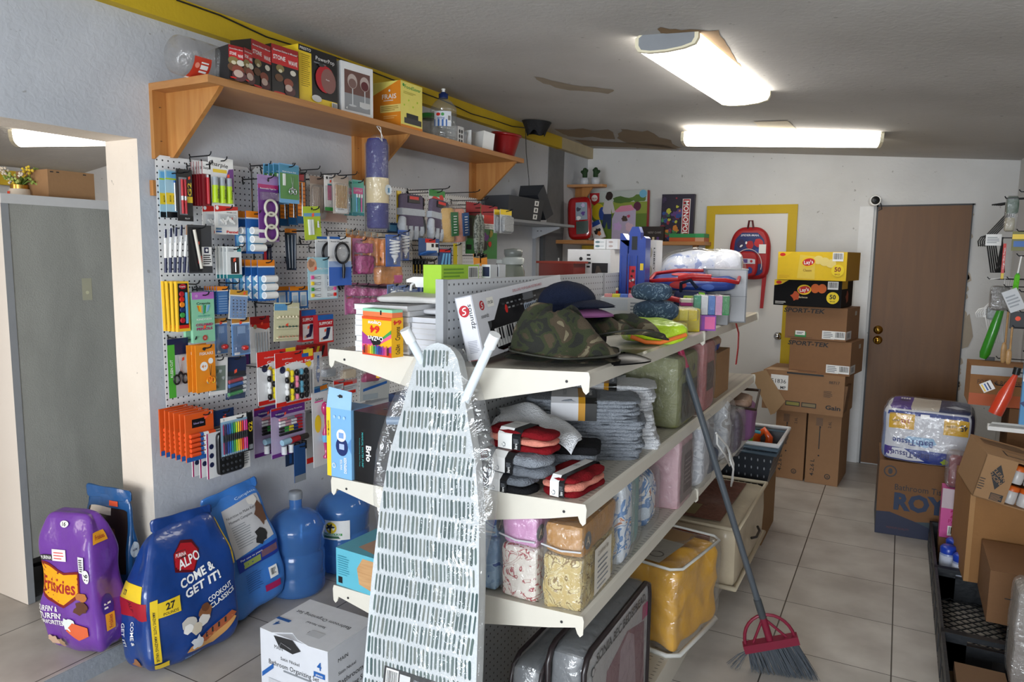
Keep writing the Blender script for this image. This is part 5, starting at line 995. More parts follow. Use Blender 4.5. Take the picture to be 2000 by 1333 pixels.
def slogo(m,F,u,v,r):
    m.disc(F,u,v,r,C('#b8202c'),rel=False);q=F._h if 0 else None;h=m._h(F)
    pts=[(.45,.5),(.1,.55),(-.25,.35),(-.2,.1),(.25,-.1),(.2,-.4),(-.1,-.55),(-.45,-.5)]
    for i in range(len(pts)-1):
        a,b=pts[i],pts[i+1];dx,dy=b[0]-a[0],b[1]-a[1];l=math.hypot(dx,dy);nx,ny=-dy/l*.1,dx/l*.1
        m.add([F.f(u+(x)*r,v+(y)*r,h) for x,y in ((a[0]+nx,a[1]+ny),(a[0]-nx,a[1]-ny),(b[0]-nx,b[1]-ny),(b[0]+nx,b[1]+ny))],[(0,1,2,3)],W_)
slogo(m,F,.045,KH-.036,.014);m.text(F,'soundz',.05,KH-.066,.012,DK,w=.045,rel=False,bold=0);m.text(F,'DELUXE POPULAR KEYBOARD',.36,KH-.016,.008,C('#b8505a'),w=.22,rel=False,bold=0);m.rect(F,.075,KH-.045,.115,KH-.018,C('#f4f2ea'));m.text(F,'19.50',.095,KH-.032,.009,DK,w=.03,rel=False)
slogo(m,fl,KD*.4,KH-.042,.017);m.text(fl,'soundz',KD*.82,KH-.06,.015,DK,w=.07,rot=-90,rel=False,bold=0);m.lines(fl,.25,.12,.85,.32,8,C('#9a9ba8'),.3)
part('carton',m,t)
m=MB();m.box(.008,.018,.01,KL-.016,.03,KH-.016,KK);F=m.fs['front']
for k in range(11): m.R(F,.09,.5+.035*k,.17,.515+.035*k,DK)
for k in range(16): m.R(F,.88,.5+.028*k,.97,.512+.028*k,DK)
for j in range(3):
    for i in range(12): m.R(F,.28+.045*i,.82-.085*j,.305+.045*i,.85-.085*j,C('#8f9296') if (i*j) % 3 else C('#3c3f44'))
m.R(F,.5,.72,.62,.9,C('#5a5f66'));m.R(F,.49,.52,.64,.66,C('#b9c9dc'));[m.disc(F,.505+.02*k,.6,.0035,K_,.007) for k in range(7)]
m.disc(F,.29,.66,.009,CB['rd'],.013)
for i in range(30): m.R(F,.13+.027*i,.06,.154+.027*i,.38,W_)
for i in range(30):
    if i % 7 not in (2,6): m.R(F,.148+.027*i,.18,.164+.027*i,.38,K_)
part('keyboard',m,t)
m=MB();m.T=Matrix.Translation((.085,.017,KH*.5)) @ Matrix.Rotation(pi/2,4,'X');m.lathe([(.016,0),(.018,.005),(.012,.008),(.001,.004)],C('#5f6266',r=.3),18);part('speaker_dial',m,t)
# hats
CAMO=ramp_mat('camouflage',[(0,'#23241f'),(.42,'#30361f'),(.52,'#463b2c'),(.62,'#746c56')],(1,.7,1.2),11,2,1.5,.95,.35,400)
NAVY=K('#1a2238')
def bucket(P,a,r=.12,h=.085,sq=.8,seed=1,flop=.03,label='',lean=0,ox=0):
    t=thing('camouflage_hat',label,'hat',AT(P,a,lean))
    def f(u,v):
        th=2*pi*u
        rr=r*1.5*(1-v**1.4)**.8+.0005;q=min(1,max(0,(v-.12)/.7));q=q*q*(3-2*q);z=.004+(h+.02)*q+flop*(sin(2*th+seed)*.5+.5)*(1-v)**2
        z-=.045*max(0,v-.8)*5*(1+sin(th*1+seed))*.5
        n_=noise.noise(Vector((cos(th)*1.6+seed,sin(th)*1.6,v*2.5)));n2=noise.noise(Vector((cos(th)*4+seed,sin(th)*4,v*6)))
        return (rr*cos(th)*(1+.12*n_)+ox*q,rr*sin(th)*sq*(1+.12*n_),max(.002,z+(.035*n_+.01*n2)*min(1,v*1.6)))
    m=MB();m.grid(f,56,26,CAMO,True,True);part('hat_body',m,t)
    m=MB();m.tube([(f(k/56,0)[0],f(k/56,0)[1],f(k/56,0)[2]) for k in range(56)],.003,C('#2d2e26'),6,True);part('brim_binding',m,t)
    return t
A=on(1010,700,2,TZ)
m=MB();m.grid(lambda u,v: ((.15-.15*v)*cos(2*pi*u)*1.1,(.15-.15*v)*sin(2*pi*u)*.72,.008+.012*v),40,5,CAMO,True,True);put('camouflage_hat',m,'flat camouflage hat at the very bottom of the hat pile','hat',AT((-.83,1.85,TZ),20))
bucket(Vector((-.835,1.86,TZ+.018)),20,.108,.1,.78,1,.01,'camouflage bucket hat in front of the pile with its crown facing the keyboard box',ox=-.03)
bucket(Vector((-.79,2.13,TZ+.03)),25,.115,.05,.8,4,.045,'camouflage bucket hat lying behind and right of the first, its brim sticking out')
def cap(P,a,mc,mb,label,lean=0,r=.085,h=.07):
    t=thing('baseball_cap',label,'cap',AT(P,a,lean))
    m=MB()
    def f(u,v): th=2*pi*u;q=cos(v*pi/2);n_=noise.noise(Vector((cos(th)*2,sin(th)*2,v*2)))*.05;return (r*q*cos(th)*(1+n_)*1.12,r*q*sin(th)*(1+n_),h*sin(v*pi/2)*(1+n_))
    m.grid(f,36,10,mc,True,True);part('crown',m,t)
    m=MB();m.grid(lambda u,v: ((r*1.1+.075*v*(1-(2*u-1)**2*.55))*cos((u-.5)*2.2),(r*.98+.075*v*.4)*sin((u-.5)*2.2),.004-.012*v*v+.012*(1-(2*u-1)**2)*(1-v*.4)),20,6,mb,True)
    m.grid(lambda u,v: ((r*1.1+.075*v*(1-(2*u-1)**2*.55))*cos((.5-u)*2.2),(r*.98+.075*v*.4)*sin((.5-u)*2.2),.0-.012*v*v+.012*(1-(2*u-1)**2)*(1-v*.4)),20,6,mb,True);part('visor',m,t)
    return t
cap(Vector((-.93,2.1,TZ+.145)),-10,NAVY,NAVY,'navy baseball cap on top of the hat pile')
cap(Vector((-.93,2.1,TZ+.118)),-14,NAVY,C('#c27bb8',r=.9),'baseball cap with a pink visor just under the navy one')
cap(Vector((-.92,2.12,TZ+.092)),0,NAVY,NAVY,'lower navy cap with a dark visor under the pink one',r=.088)
cap(Vector((-.78,1.96,TZ+.002)),10,BLACK,BLACK,'black cap whose flat visor pokes out from under the camouflage hats',h=.03)
m=MB();m.soft(.17,.2,.1,K('#3a3440'),amp=.006);put('folded_cloth',m,'dark folded cloth under the caps in the middle of the pile','cloth',AT((-.985,2.02,TZ),5))
# rolled blue towels
TW=ramp_mat('paisley_blue',[(0,'#3a4e64'),(.5,'#4a6078'),(.56,'#8fa2b0'),(.62,'#40566e')],(1,1,1),22,1,3.5,.95,.5,300)
def roll(P,a,L,r,label,sy=1):
    m=MB();m.soft(L,2*r,2*r*sy,TW,k=2.8,amp=.006,fq=18,n=18,crease=.008);return put('rolled_blanket',m,label,'blanket',AT(P,a),group='blue patterned rolled blankets')
b=on(1225,628,2,TZ)
roll(Vector((-.845,2.55,TZ)),25,.17,.05,'dark blue paisley blanket roll at the bottom of its stack of three',.6)
roll(Vector((-.86,2.55,TZ+.056)),20,.17,.053,'dark blue paisley blanket roll in the middle of the stack',.75)
roll(Vector((-.865,2.56,TZ+.13)),28,.155,.052,'dark blue paisley blanket roll at the top of the stack',.68)
# hi-vis vest
HV=G('#c6ee2a',bump=.9,bs=35,r=.35);m=MB()
t=thing('safety_vest','folded neon yellow safety vest with orange trim in clear wrap, at the shelf edge','safety vest',AT((-.785,2.30,TZ),33))
m=MB();m.soft(.22,.19,.08,HV,k=4,amp=.012,fq=14,n=16,crease=.01);f=m.fs['front'];part('vest_fabric',m,t)
m=MB();m.tube([(.0,-.006,.03),(.05,-.012,.012),(.1,-.01,.01),(.16,-.008,.028),(.19,.0,.036)],.007,C('#f07a30',r=.5),8);part('orange_trim',m,t)
# sponges and wrapped packs
def pk(name,label,cat,P,a,w,d,h,cols,film_=True,grp=None,ax='x'):
    t=thing(name,label,cat,AT(P,a),grp);n=len(cols)
    for k,c in enumerate(cols):
        m=MB();g=C(c,r=.8,bump=.3,bs=150)
        if ax == 'x': m.box(w*k/n+.001,0,0,w/n-.002,d,h,g)
        else: m.box(0,0,h*k/n+.0005,w,d,h/n-.001,g)
        part('sponge' if 'sponge' in name else 'block',m,t)
    if film_: m=MB();m.soft(w+.012,d+.012,h+.006,film(a=.28,bs=60),amp=.006,fq=40,n=12,org=(-.006,-.006,-.001));part('clear_wrap',m,t)
    return t
pk('sponge_pack','yellow sponge pack with clear crinkled wrap, front lower one beside the blue blankets','sponge pack',Vector((-.765,2.63,TZ)),28,.085,.07,.05,['#e5cf2f','#e8d43a'])
pk('sponge_pack','yellow sponge pack with clear wrap, upper one beside the blue blankets','sponge pack',Vector((-.76,2.68,TZ+.058)),22,.1,.07,.038,['#dcc72f','#ead83f','#ddc52a'])
pk('sponge_pack','yellow sponge pack far behind the upper yellow one','sponge pack',Vector((-.79,2.85,TZ+.0)),22,.1,.07,.09,['#dcc72f','#e8d43a'])
pk('sponge_pack','green blue and pink scourer blocks in clear wrap','sponge pack',Vector((-.735,2.93,TZ+.065)),18,.14,.06,.075,['#2f9c78','#e6e9ee','#3f78c8','#d99ac4','#2f8c4a'])
pk('sponge_pack','dark green scourers in a loose clear bag at the shelf edge','sponge pack',Vector((-.745,2.48,TZ)),40,.1,.05,.05,['#2a5c48','#24503e'])
m=MB();m.box(0,0,0,.08,.06,.063,C('#7c2f98'),front=C('#8a3aa8'));m.R(m.fs['front'],.45,.1,.95,.9,CB['pk']);put('purple_box',m,'small purple and pink box under the scourer blocks','box',AT((-.725,2.93,TZ),18))
m=MB();m.box(0,0,0,.12,.09,.014,C('#b82a86'));m.box(0,0,.014,.12,.09,.014,C('#efe6dc'));put('paper_pack',m,'pink and cream flat pack lying behind the yellow sponges','paper pack',AT((-.82,3.05,TZ+.09),20))
m=MB();m.box(0,0,0,.12,.09,.088,C('#e8dcc8'));put('cream_carton',m,'small cream carton hidden behind the yellow sponges','carton',AT((-.82,3.05,TZ),20))
# long white carton with coloured tabs, blue item
M=AT((-1.07,2.75,TZ),15)
m=MB();F=m.box(0,0,0,.22,.16,.13,C('#d9dadd'));f=F['front'];m.R(f,.05,.6,.5,.95,C('#cfd5de'));m.barcode(f,.84,.5,.95,.95);m.lines(f,.55,.5,.8,.9,4,CB['gr']);m.R(f,.1,.1,.9,.4,C('#7f9cc8'))
put('white_storage_carton',m,'white carton with small print behind the navy cap','carton',M)
for k,c in enumerate(('#e89a9a','#e8dc3a','#5a7fd8','#e0a8c0','#5fae5a','#e8e8e8','#8ad0c0')):
    m=MB();m.box(0,0,0,.03,.05,.012,C(c));put('eraser_block',m,('salmon','yellow','blue','pink','green','white','mint')[k]+' block in the row of coloured blocks on the white carton','eraser block',AT((-1.065+.031*k,2.78+.0083*k,TZ+.1305),15),group='coloured blocks on the white carton')
# glassware boxes
def glass(m,F,u,v,r,h,c='#8a7478',st='#c6c8cb'): m.disc(F,u,v+.0,r,C(c),h*.3);m.R(F,u-.012,v-h*.75/F.h,u+.012,v,C(st));m.disc(F,u,v-h*.75/F.h,r*.8,C(st),h*.04)
Y4=3.35
def bpx(px0,px1,py,top,Y,d,mat,name,label,cat,draw=None,side=None,z0=TZ,ang=0):
    a=on(px0,py,1,Y);b=on(px1,py,1,Y);w=(b.x-a.x)/max(.2,cos(radians(ang)));h=zat((a.x,Y),top)-z0
    m=MB();F=m.box(0,0,0,w,d,h,mat)
    if draw: draw(m,F['front'])
    if side: side(m,F['right'])
    return put(name,m,label,cat,AT((a.x,Y,z0),ang))
def d_(m,F):
    m.R(F,0,.8,1,1,W_);m.R(F,0,0,.24,.8,C('#5a4448'));m.R(F,.58,0,.95,.8,C('#1d1b1d'));m.blob(F,.72,.55,F.w*.12,C('#4f4238'),3,ry=F.h*.2);m.R(F,.7,.1,.75,.4,C('#8f8a84'));m.disc(F,.32,.86,F.w*.04,K_);m.lines(F,.46,.72,.56,.95,4,K_)
    for k in range(6): glass(m,F,.29+.048*k,.5,F.w*.02,F.h*.4,'#9a6a74')
bpx(1108,1191,540,487,3.3,.2,C('#e8e8ea'),'goblet_box','white glassware box with pink stemmed goblets and a dark picture','glassware box',d_)
def d_(m,F): [m.disc(F,.3,.3+.4*k,F.w*.2,C('#5f7f84'),F.h*.1) for k in range(2)];[m.R(F,.48,.28+.4*k,.85,.32+.4*k,C('#8fa0a2')) for k in range(2)]
bpx(1160,1183,486.5,467,3.36,.1,C('#e4e5e6'),'goblet_box','small square white box with two teal goblets, on top of the goblet box','glassware box',d_,z0=zat((on(1160,487,1,3.36).x,3.3),487)+.001)
bpx(1184,1206,486.5,467,3.36,.1,C('#e0dfe0'),'goblet_box','small square white box with pale goblets, right one on the goblet box','glassware box',lambda m,F: [m.disc(F,.4,.3+.4*k,F.w*.2,C('#b9a8a4'),F.h*.1) for k in range(2)],z0=zat((on(1160,487,1,3.36).x,3.3),487)+.001)
def d_(m,F):
    for k in range(4): m.disc(F,.4,.15+.23*k,F.w*.28,C('#b9b6a8'),F.h*.07);m.R(F,.02,.14+.23*k,.15,.16+.23*k,C('#9a988c'))
    m.text(F,'LIBBEY GLASS',.85,.6,F.w*.13,K_,w=F.h*.6,rot=-90)
bpx(1259,1280,540,469,3.42,.1,C('#e2e2e0'),'glass_box','tall narrow white glassware box with bowl shaped glasses behind the blue toy','glassware box',d_)
# blue toy playset
BL=C('#1f3f9c',r=.3,cc=.3);Yc=3.12;a=on(1209,545,1,Yc);b=on(1259,545,1,Yc);w=b.x-a.x;h=zat((a.x,Yc),443)-TZ
t=thing('toy_playset','tall blue plastic toy track set with a red sticker panel','toy',AT((a.x,Yc,TZ)))
m=MB();m.box(0,0,0,w*.28,.07,h*.86,BL);m.prism([(0,h*.86),(w*.28,h*.8),(w*.28,h*.86),(w*.1,h*.93),(0,h*.93)],0,.07,BL);part('left_tower',m,t)
m=MB();m.box(w*.74,0,0,w*.26,.07,h*.8,BL);m.prism([(w*.74,h*.8),(w,h*.8),(w,h*.88),(w*.92,h*.9),(w*.74,h*.84)],0,.07,BL);part('right_tower',m,t)
m=MB();m.box(w*.28,.02,0,w*.46,.04,h*.72,BL);F=m.fs['front'];m.R(F,.05,.36,.7,.82,C('#d82a3a'));rr=random.Random(3);[m.blob(F,rr.uniform(.12,.62),rr.uniform(.4,.78),.006,C(rr.choice(['#8a1420','#f2f2f2','#f0c0c0','#301014'])),k) for k in range(12)];part('middle_panel',m,t)
m=MB();m.prism([(w*.3,h*.72),(w*.74,h*.72),(w*.74,h*.94),(w*.66,h),(w*.4,h),(w*.3,h*.94)],.02,.06,BL);m.box(w*.42,.015,h*.76,w*.2,.006,h*.14,K_);part('gate',m,t)
m=MB();m.box(w*.82,-.004,h*.55,w*.12,.005,h*.07,CB['y']);part('yellow_latch',m,t)
for k in range(3):
    m=MB();m.box(w*(.06+.3*k),-.006,h*.1,w*.03,.006,h*.6,C('#2a50b8',r=.3));part('track_rail',m,t)
a=on(1200,543,1,3.1);m=MB();m.lathe([(.016,0),(.018,.005),(.018,.12),(.02,.125),(.02,.14),(.015,.145)],C('#b81c24',r=.3),16,(0,0,0));m.lathe([(.0205,.02),(.0205,.04)],CB['db'],16,cap=False);m.lathe([(.0195,.143),(.0195,.155),(.001,.156)],C('#d8d2b8'),16);put('red_bottle',m,'slim red tube with a blue band standing left of the blue toy','bottle',AT((a.x,3.1,TZ)))
a=on(1222,545,1,3.0);m=MB();m.prism([(-.015,0),(.02,0),(.022,.05),(.004,.12),(-.004,.12),(-.018,.05)],0,.01,C('#e4e6ea'));m.R(flat((-.015,-.0002,0),(1,0,0),(0,0,1),.035,.12),.3,.05,.45,.6,CB['b']);put('white_pouch',m,'narrow white pointed pouch in front of the blue toy','pouch',AT((a.x,3.0,TZ)))
# behind the spine: green box, plush, bottle, red tray
a=on(862,537,0,-1.3);b=on(935,537,0,-1.3)
m=MB();h=zat(a,518)-LT;F=m.box(0,0,0,b.y-a.y,.07,h,C('#a6d33a'));f=F['front'];m.barcode(f,.7,.8,.98,.98);m.lines(f,.05,.84,.6,.97,3,C('#6fa02a'));put('green_box',m,'lime green box with a barcode behind the grey spine of the shelving','box',AT((a.x,a.y,LT),90))
for k in range(2):
    a=on(941+k*17,540,0,-1.32);m=MB();h=zat(a,517)-LT;m.box(0,0,0,.035,.05,h,C('#d9dce0'));m.R(m.fs['front'],.1,.84,.9,.97,CB['nv']);put('small_gadget_box',m,'small white and navy box beside the green box, '+('left','right')[k]+' one','box',AT((a.x,a.y,LT)))
a=on(970,540,0,-1.42);m=MB();m.lathe([(.03,0),(.033,.1),(.03,zat(a,517)-LT-.02),(.001,zat(a,515)-LT)],C('#4a4a4c',r=.3),18);put('dark_jar',m,'dark rounded jar right of the small white boxes','jar',AT((a.x,a.y,LT)))
a=on(1002,540,0,-1.48);s=(zat(a,485)-LT)/.26
t=thing('sports_bottle','grey green translucent sports bottle with a flip cap, behind the shelving spine','water bottle',AT((a.x,a.y,LT)) @ Matrix.Scale(s,4))
GB=C('#7d8478',r=.15,cc=.5);m=MB();m.lathe([(.036,0),(.04,.01),(.04,.18),(.034,.2),(.032,.205)],GB,24);part('bottle_body',m,t)
m=MB();m.lathe([(.038,.205),(.038,.225),(.03,.23)],C('#a8adaa',r=.3),24);m.box(-.06,-.01,.208,.03,.02,.012,C('#a8adaa'));part('collar',m,t);m=MB();m.lathe([(.028,.23),(.032,.24),(.032,.255),(.001,.26)],C('#6a6e6a',r=.3),24);part('flip_cap',m,t)
m=MB();a=on(1045,520,1,3.05);b=on(1112,530,1,3.05);z1_=zat((a.x,3.05),514)-LT;m.box(0,0,0,b.x-a.x,.14,z1_,C('#7a1c10',r=.4),top=C('#a83018'));m.box(-.01,-.01,z1_,b.x-a.x+.02,.16,.01,C('#8f2a14'));put('red_tray',m,'dark red tray like carton near the far end of the left shelf','tray',AT((a.x+.02,3.05,LT),0))
# grey bin, backpacks, comforter
GREY=C('#bcbec2',r=.75,bump=.15,bs=300)
A=on(1376,629,2,TZ);B=on(1456,631,2,TZ);d=B-A;ang=math.degrees(math.atan2(d.y,d.x));w=d.length*1.0;h=zat(A,526)-TZ
t=thing('fabric_bin','grey fabric storage cube at the far end of the top shelf','storage bin',AT(A,ang))
th=.006;m=MB();m.box(0,0,0,w,th,h,GREY);f=m.fs['front'];m.R(f,.0,.49,1,.5,C('#8a8d91'));m.R(f,.3,0,.305,1,C('#8f9296'));m.box(0,.26,0,w,th,h,GREY);m.box(0,0,0,th,.26,h,GREY);m.box(w-th,0,0,th,.266,h,GREY);m.box(0,0,0,w,.26,th,GREY);part('bin_walls',m,t)
m=MB();m.tube([(0,0,h),(w,0,h),(w,.26,h),(0,.26,h)],.004,C('#b4b7ba'),6,True);part('edge_piping',m,t)
# second grey cube panel seen left of it (same height) set back
PB=ramp_mat('comforter_print',[(0,'#e8eaf2'),(.55,'#dfe3ee'),(.6,'#2f4fb8'),(.75,'#1f3fa8')],(1,1,1),6,2,1,.35,.3,60,cc=.5)
m=MB();CW=.34;Pc=Vector((-1.02,3.42,TZ+.16))
CM=ramp_mat('comforter_plaid',[(0,'#d9deea'),(.5,'#cdd5ea'),(.62,'#8fa0d0')],(14,14,14),1.5,1,0,.4,.3,60,cc=.6)
t=thing('comforter_bag','puffy white and blue comforter in a clear bag behind the open backpack','comforter',AT((-1.06,3.45,TZ),12))
m=MB();m.soft(.42,.3,.33,CM,k=3,amp=.012,fq=12,n=18,crease=.01);part('folded_comforter',m,t);m2=MB();m2.soft(.17,.304,.28,PB,k=3.2,amp=.01,fq=12,n=12,org=(.245,-.002,.055));part('blue_panel',m2,t)
m=MB();m.soft(.44,.32,.34,film('#eef2f6',a=.1,bs=14,bump=.3),k=3.2,amp=.014,fq=12,n=16,org=(-.01,-.01,0));part('clear_bag',m,t)
RDM=C('#b01a22',r=.4,bump=.2);BLM=C('#26408c',r=.4,var=.3,sc=10)
t=thing('kids_backpack','red and blue kids backpack lying on its back over the grey bin with red piping','backpack',AT((-1.02,3.22,TZ+.135),8,9))
m=MB();m.soft(.38,.24,.06,BLM,k=3.5,amp=.006,n=14);f=m.fs['top'];f2=m.fs['front']
m.disc(f,.35,.5,.05,C('#c8282a'),.04);m.disc(f,.6,.5,.045,C('#241c2c'),.035);m.disc(f,.6,.5,.02,W_,.008,rot=.6);m.disc(f2,.35,.6,.04,C('#b82a2a'),.015);m.disc(f2,.7,.5,.03,C('#3a60b8'),.012);part('body',m,t)
m=MB();m.tube([(0,.0,.05),(.05,-.02,.06),(.2,-.02,.07),(.34,-.01,.065),(.39,.02,.05),(.39,.2,.05),(.3,.245,.06),(.1,.245,.06),(0,.2,.05)],.009,RDM,8,True);part('piping',m,t)
m=MB();m.tube([(.14,-.02,.07),(.2,-.03,.085),(.28,-.02,.08)],[.012,.014,.012],RDM,8);part('carry_handle',m,t)
m=MB();m.tube([(-.01,.02,.05),(.02,-.05,.02),(.1,-.085,-.005),(.17,-.08,-.02)],.012,RDM,8);part('shoulder_strap',m,t)
m=MB();m.box(0,0,0,.36,.2,.13,C('#8e9094'));put('grey_carton',m,'plain grey carton under the kids backpack, behind the pouches','carton',AT((-1.02,3.2,TZ),8))
# headphone pouch group
t=thing('lunch_pouch','navy and lime kids pouch with a game controller print hanging against the grey bin','pouch',AT((-.89,3.18,TZ+.06),12))
m=MB();m.soft(.15,.06,.09,C('#1f2b54',r=.6),k=5,amp=.003);f=m.fs['front'];m.poly(f,[(.2,.35),(.3,.75),(.7,.75),(.78,.4),(.6,.45),(.4,.45)],CB['lg']);m.disc(f,.38,.6,.006,CB['nv']);m.disc(f,.62,.6,.006,CB['nv']);m.R(f,.75,0,.98,1,C('#8ad02a'));part('pouch_body',m,t)
m=MB();m.tube([(.03,.01,.08),(.03,.0,.12),(.07,-.005,.135),(.1,.0,.1)],.008,NAVY,8);part('handle',m,t)
m=MB();m.box(0,0,0,.15,.06,.06,DK);put('dark_case',m,'dark flat case under the lime and navy pouch','case',AT((-.89,3.18,TZ),12))
m=MB();m.tube([(0,0,.06),(-.01,0,.09),(.02,0,.11),(.05,0,.095),(.05,0,.06)],.009,C('#6fb8d8',r=.4),8);m.lathe([(.03,0),(.03,.06)],C('#5a6a78',r=.4),14,(.02,0,0));put('blue_headset',m,'light blue curved handle on a small grey drum left of the backpack strap','headset',AT((-1.0,3.05,TZ+.001)))
m=MB();m.lathe([(.028,0),(.03,.01),(.03,.07),(.02,.085),(.02,.1),(.001,.102)],C('#6f7a80',r=.2,cc=.6),16);put('silver_can',m,'silver grey can left of the navy pouch','can',AT((-.93,3.1,TZ)))
# red strap hanging from the shelf end
m=MB();P1=on(1441,632,0,-.674);pts=[on(x,y,0,-.672+k*.003) for k,(x,y) in enumerate(((1437,632),(1442,650),(1441,680),(1437,712)))]
vs=[];[vs.extend([p+Vector((0,-.012,0)),p+Vector((0,.012,0)),p+Vector((.003,.012,0)),p+Vector((.003,-.012,0))]) for p in pts]
m.add(vs,[(4*i+a,4*i+(a+1) % 4,4*i+4+(a+1) % 4,4*i+4+a) for i in range(3) for a in range(4)]+[(0,1,2,3),(12,13,14,15)],RDM);put('red_strap',m,'red strap hanging over the shelf edge below the grey fabric bin','strap')
# ================================================================ RIGHT SIDE SHELVES
S2,S3,S1=.9985,.6905,1.347
WT=ramp_mat('white_terry',[(0,'#dfe2e8'),(1,'#f2f3f5')],(1,1,1),60,2,0,.95,.9,220,False)
GT=ramp_mat('grey_terry',[(0,'#7d838c'),(1,'#9aa0a8')],(1,1,1),60,2,0,.95,.9,220,False)
DG=ramp_mat('dark_grey_knit',[(0,'#5f646c'),(1,'#767c84')],(1,1,1),60,2,0,.95,.7,220,False)
MR=K('#7a0f18');SAL=K('#d98a78');BLK=K('#17171a')
def folded(m,w,d,h,n,mats,seed=0,org=(0,0,0),amp=.004):
    rr=random.Random(seed);n=max(n,int(h/.0105)) if len(mats) == 1 else n
    for k in range(n):
        t_=h/n;a=rr.uniform(-.006,.006)
        m.soft(w+rr.uniform(-.008,.008),d+rr.uniform(-.008,.008),t_*1.12,mats[k % len(mats)],k=7,n=14,amp=amp*.9,fq=30,seed=seed+k,org=(org[0]+a,org[1]+rr.uniform(-.004,.004),org[2]+k*t_))
def socks(P,a,w,d,h,cols,label,lean=0,roll_=0,bandpos=.42):
    t=thing('sock_pack',label,'socks',AT(P,a,lean,roll_),'banded sock packs on the middle shelf')
    n=len(cols)
    for k,c in enumerate(cols):
        m=MB();m.soft(w,d,h/n*1.15,c,k=3.6,n=12,amp=.006,fq=26,seed=k,org=(0,0,k*h/n*.97),crease=.003);part('sock',m,t)
    m=MB();b=w*bandpos;bw=w*.36
    def band(x0,x1,mat,e):
        P_=[(-.004-e,h*.12),(-.004-e,h*.8),(.012,h+.004+e),(d-.012,h+.004+e),(d+.004+e,h*.8),(d+.004+e,h*.12)]
        vs=[(x,y,z) for x in (x0,x1) for y,z in P_];N_=len(P_);m.add(vs,[(i,i+1,N_+i+1,N_+i) for i in range(N_-1)],mat)
    band(b,b+bw*.62,W_,0);band(b+bw*.62,b+bw,BLK if 0 else C('#17181b',r=.4),0)
    f=flat((b,-.0045,h*.1),(1,0,0),(0,0,1),bw,h*.7);m.text(f,'bare',.8,.3,h*.16,W_,w=bw*.22,rot=90);m.lines(f,.7,.45,.95,.8,5,CB['gr'],.3);m.blob(f,.28,.3,h*.1,CB['gr'],3);m.disc(f,.28,.3,h*.07,W_)
    f=flat((b,.012,h+.0045),(1,0,0),(0,1,0),bw,d-.024);m.text(f,'COZY',.28,.6,d*.09,CB['gr'],w=bw*.35)
    part('paper_band',m,t);return t
MW=[WT,MR]
GG=[DG,GT,GT];RS=[MR,SAL,MR]
z=S2-.012
socks(Vector((-1.12,1.725,z)),4,.1,.09,.06,[MR,WT],'white and dark red sock pack at the left end of the shelf, lower one',bandpos=-.1)
socks(Vector((-1.12,1.73,z+.062)),4,.1,.09,.062,[MR,WT],'white and dark red sock pack at the left end of the shelf, upper one',bandpos=-.12)
socks(Vector((-1.015,1.70,z)),-6,.165,.09,.05,[BLK,DG],'grey sock pack with a white and black band, bottom front',bandpos=.25)
socks(Vector((-1.01,1.715,z+.052)),-10,.2,.1,.06,[DG,GT],'grey sock pack with a white and black band, second layer',bandpos=.2)
socks(Vector((-1.015,1.73,z+.115)),-6,.21,.1,.06,[MR,SAL,MR],'dark red and salmon sock pack on top of the grey ones',bandpos=.25)
socks(Vector((-.845,1.725,z+.005)),-7,.125,.2,.06,RS,'dark red and salmon sock pack lying at the front right corner of the shelf',bandpos=.38)
m=MB();folded(m,.2,.14,.09,4,[BLK,DG,GT],3);put('folded_socks',m,'dark and grey folded socks stacked behind the banded packs','socks',AT((-.93,1.86,S2-.006),20))
m=MB();folded(m,.17,.12,.075,3,[DG,WT],8);put('folded_socks',m,'dark grey and white folded socks at the back left of the middle shelf','socks',AT((-1.11,1.85,S2-.01),10))
def drape(u,v):
    x=.26*u;y=.2*v;e=max(0,abs(u-.5)*2-.7)+max(0,abs(v-.5)*2-.7)
    return (x+.02*sin(5*v),y+.03*sin(3*u+1),.075+.035*math.exp(-((u-.42)**2+(v-.6)**2)*9)-.12*e*e+.006*sin(14*u+4*v)-.035*u)
m=MB();m.grid(drape,34,26,WT,True);m.grid(lambda u,v: tuple(Vector(drape(1-u,v))-Vector((0,0,.008))),34,26,WT,True);put('white_washcloth',m,'loose white washcloth draped over the sock packs','cloth',AT((-1.05,1.8,S2+.088),14,0,0))
# grey and white bundles of washcloths
def bundle(P,a,w,d,h,mat,n,label,band=None,seed=1,grp=None):
    t=thing('washcloth_bundle',label,'washcloths',AT(P,a),grp)
    m=MB();folded(m,w,d,h,n,[mat],seed,amp=.006);part('folded_cloths',m,t)
    if band:
        x0,x1=band;m=MB()
        for (a0,a1,c) in ((x0,x0+(x1-x0)*.6,C('#d9dade')),(x0+(x1-x0)*.6,x0+(x1-x0)*.75,C('#c98f1c')),(x0+(x1-x0)*.75,x1,BLACK)):
            P_=[(-.004,h*.1),(-.006,h*.9),(.02,h+.008),(d-.02,h+.008),(d+.006,h*.9)]
            vs=[(x*w,y,z) for x in (a0,a1) for y,z in P_];m.add(vs,[(i,i+1,5+i+1,5+i) for i in range(4)],c)
        f=flat((x0*w,.02,h+.0085),(1,0,0),(0,1,0),(x1-x0)*w,d-.04);m.text(f,'WASHCLOTHS',.3,.5,d*.06,CB['gr'],w=d*.5,rot=90);m.text(f,'Mainstays',.87,.5,(x1-x0)*w*.08,W_,w=d*.5,rot=90)
        part('paper_band',m,t)
    return t
z=S2-.006
bundle(Vector((-.93,2.06,z)),25,.27,.2,.065,GT,3,'grey folded washcloths at the bottom of the grey pile',seed=4,grp='grey washcloth bundles')
bundle(Vector((-.935,2.07,z+.066)),22,.27,.2,.06,GT,2,'grey folded washcloths in the middle of the grey pile',seed=7,grp='grey washcloth bundles')
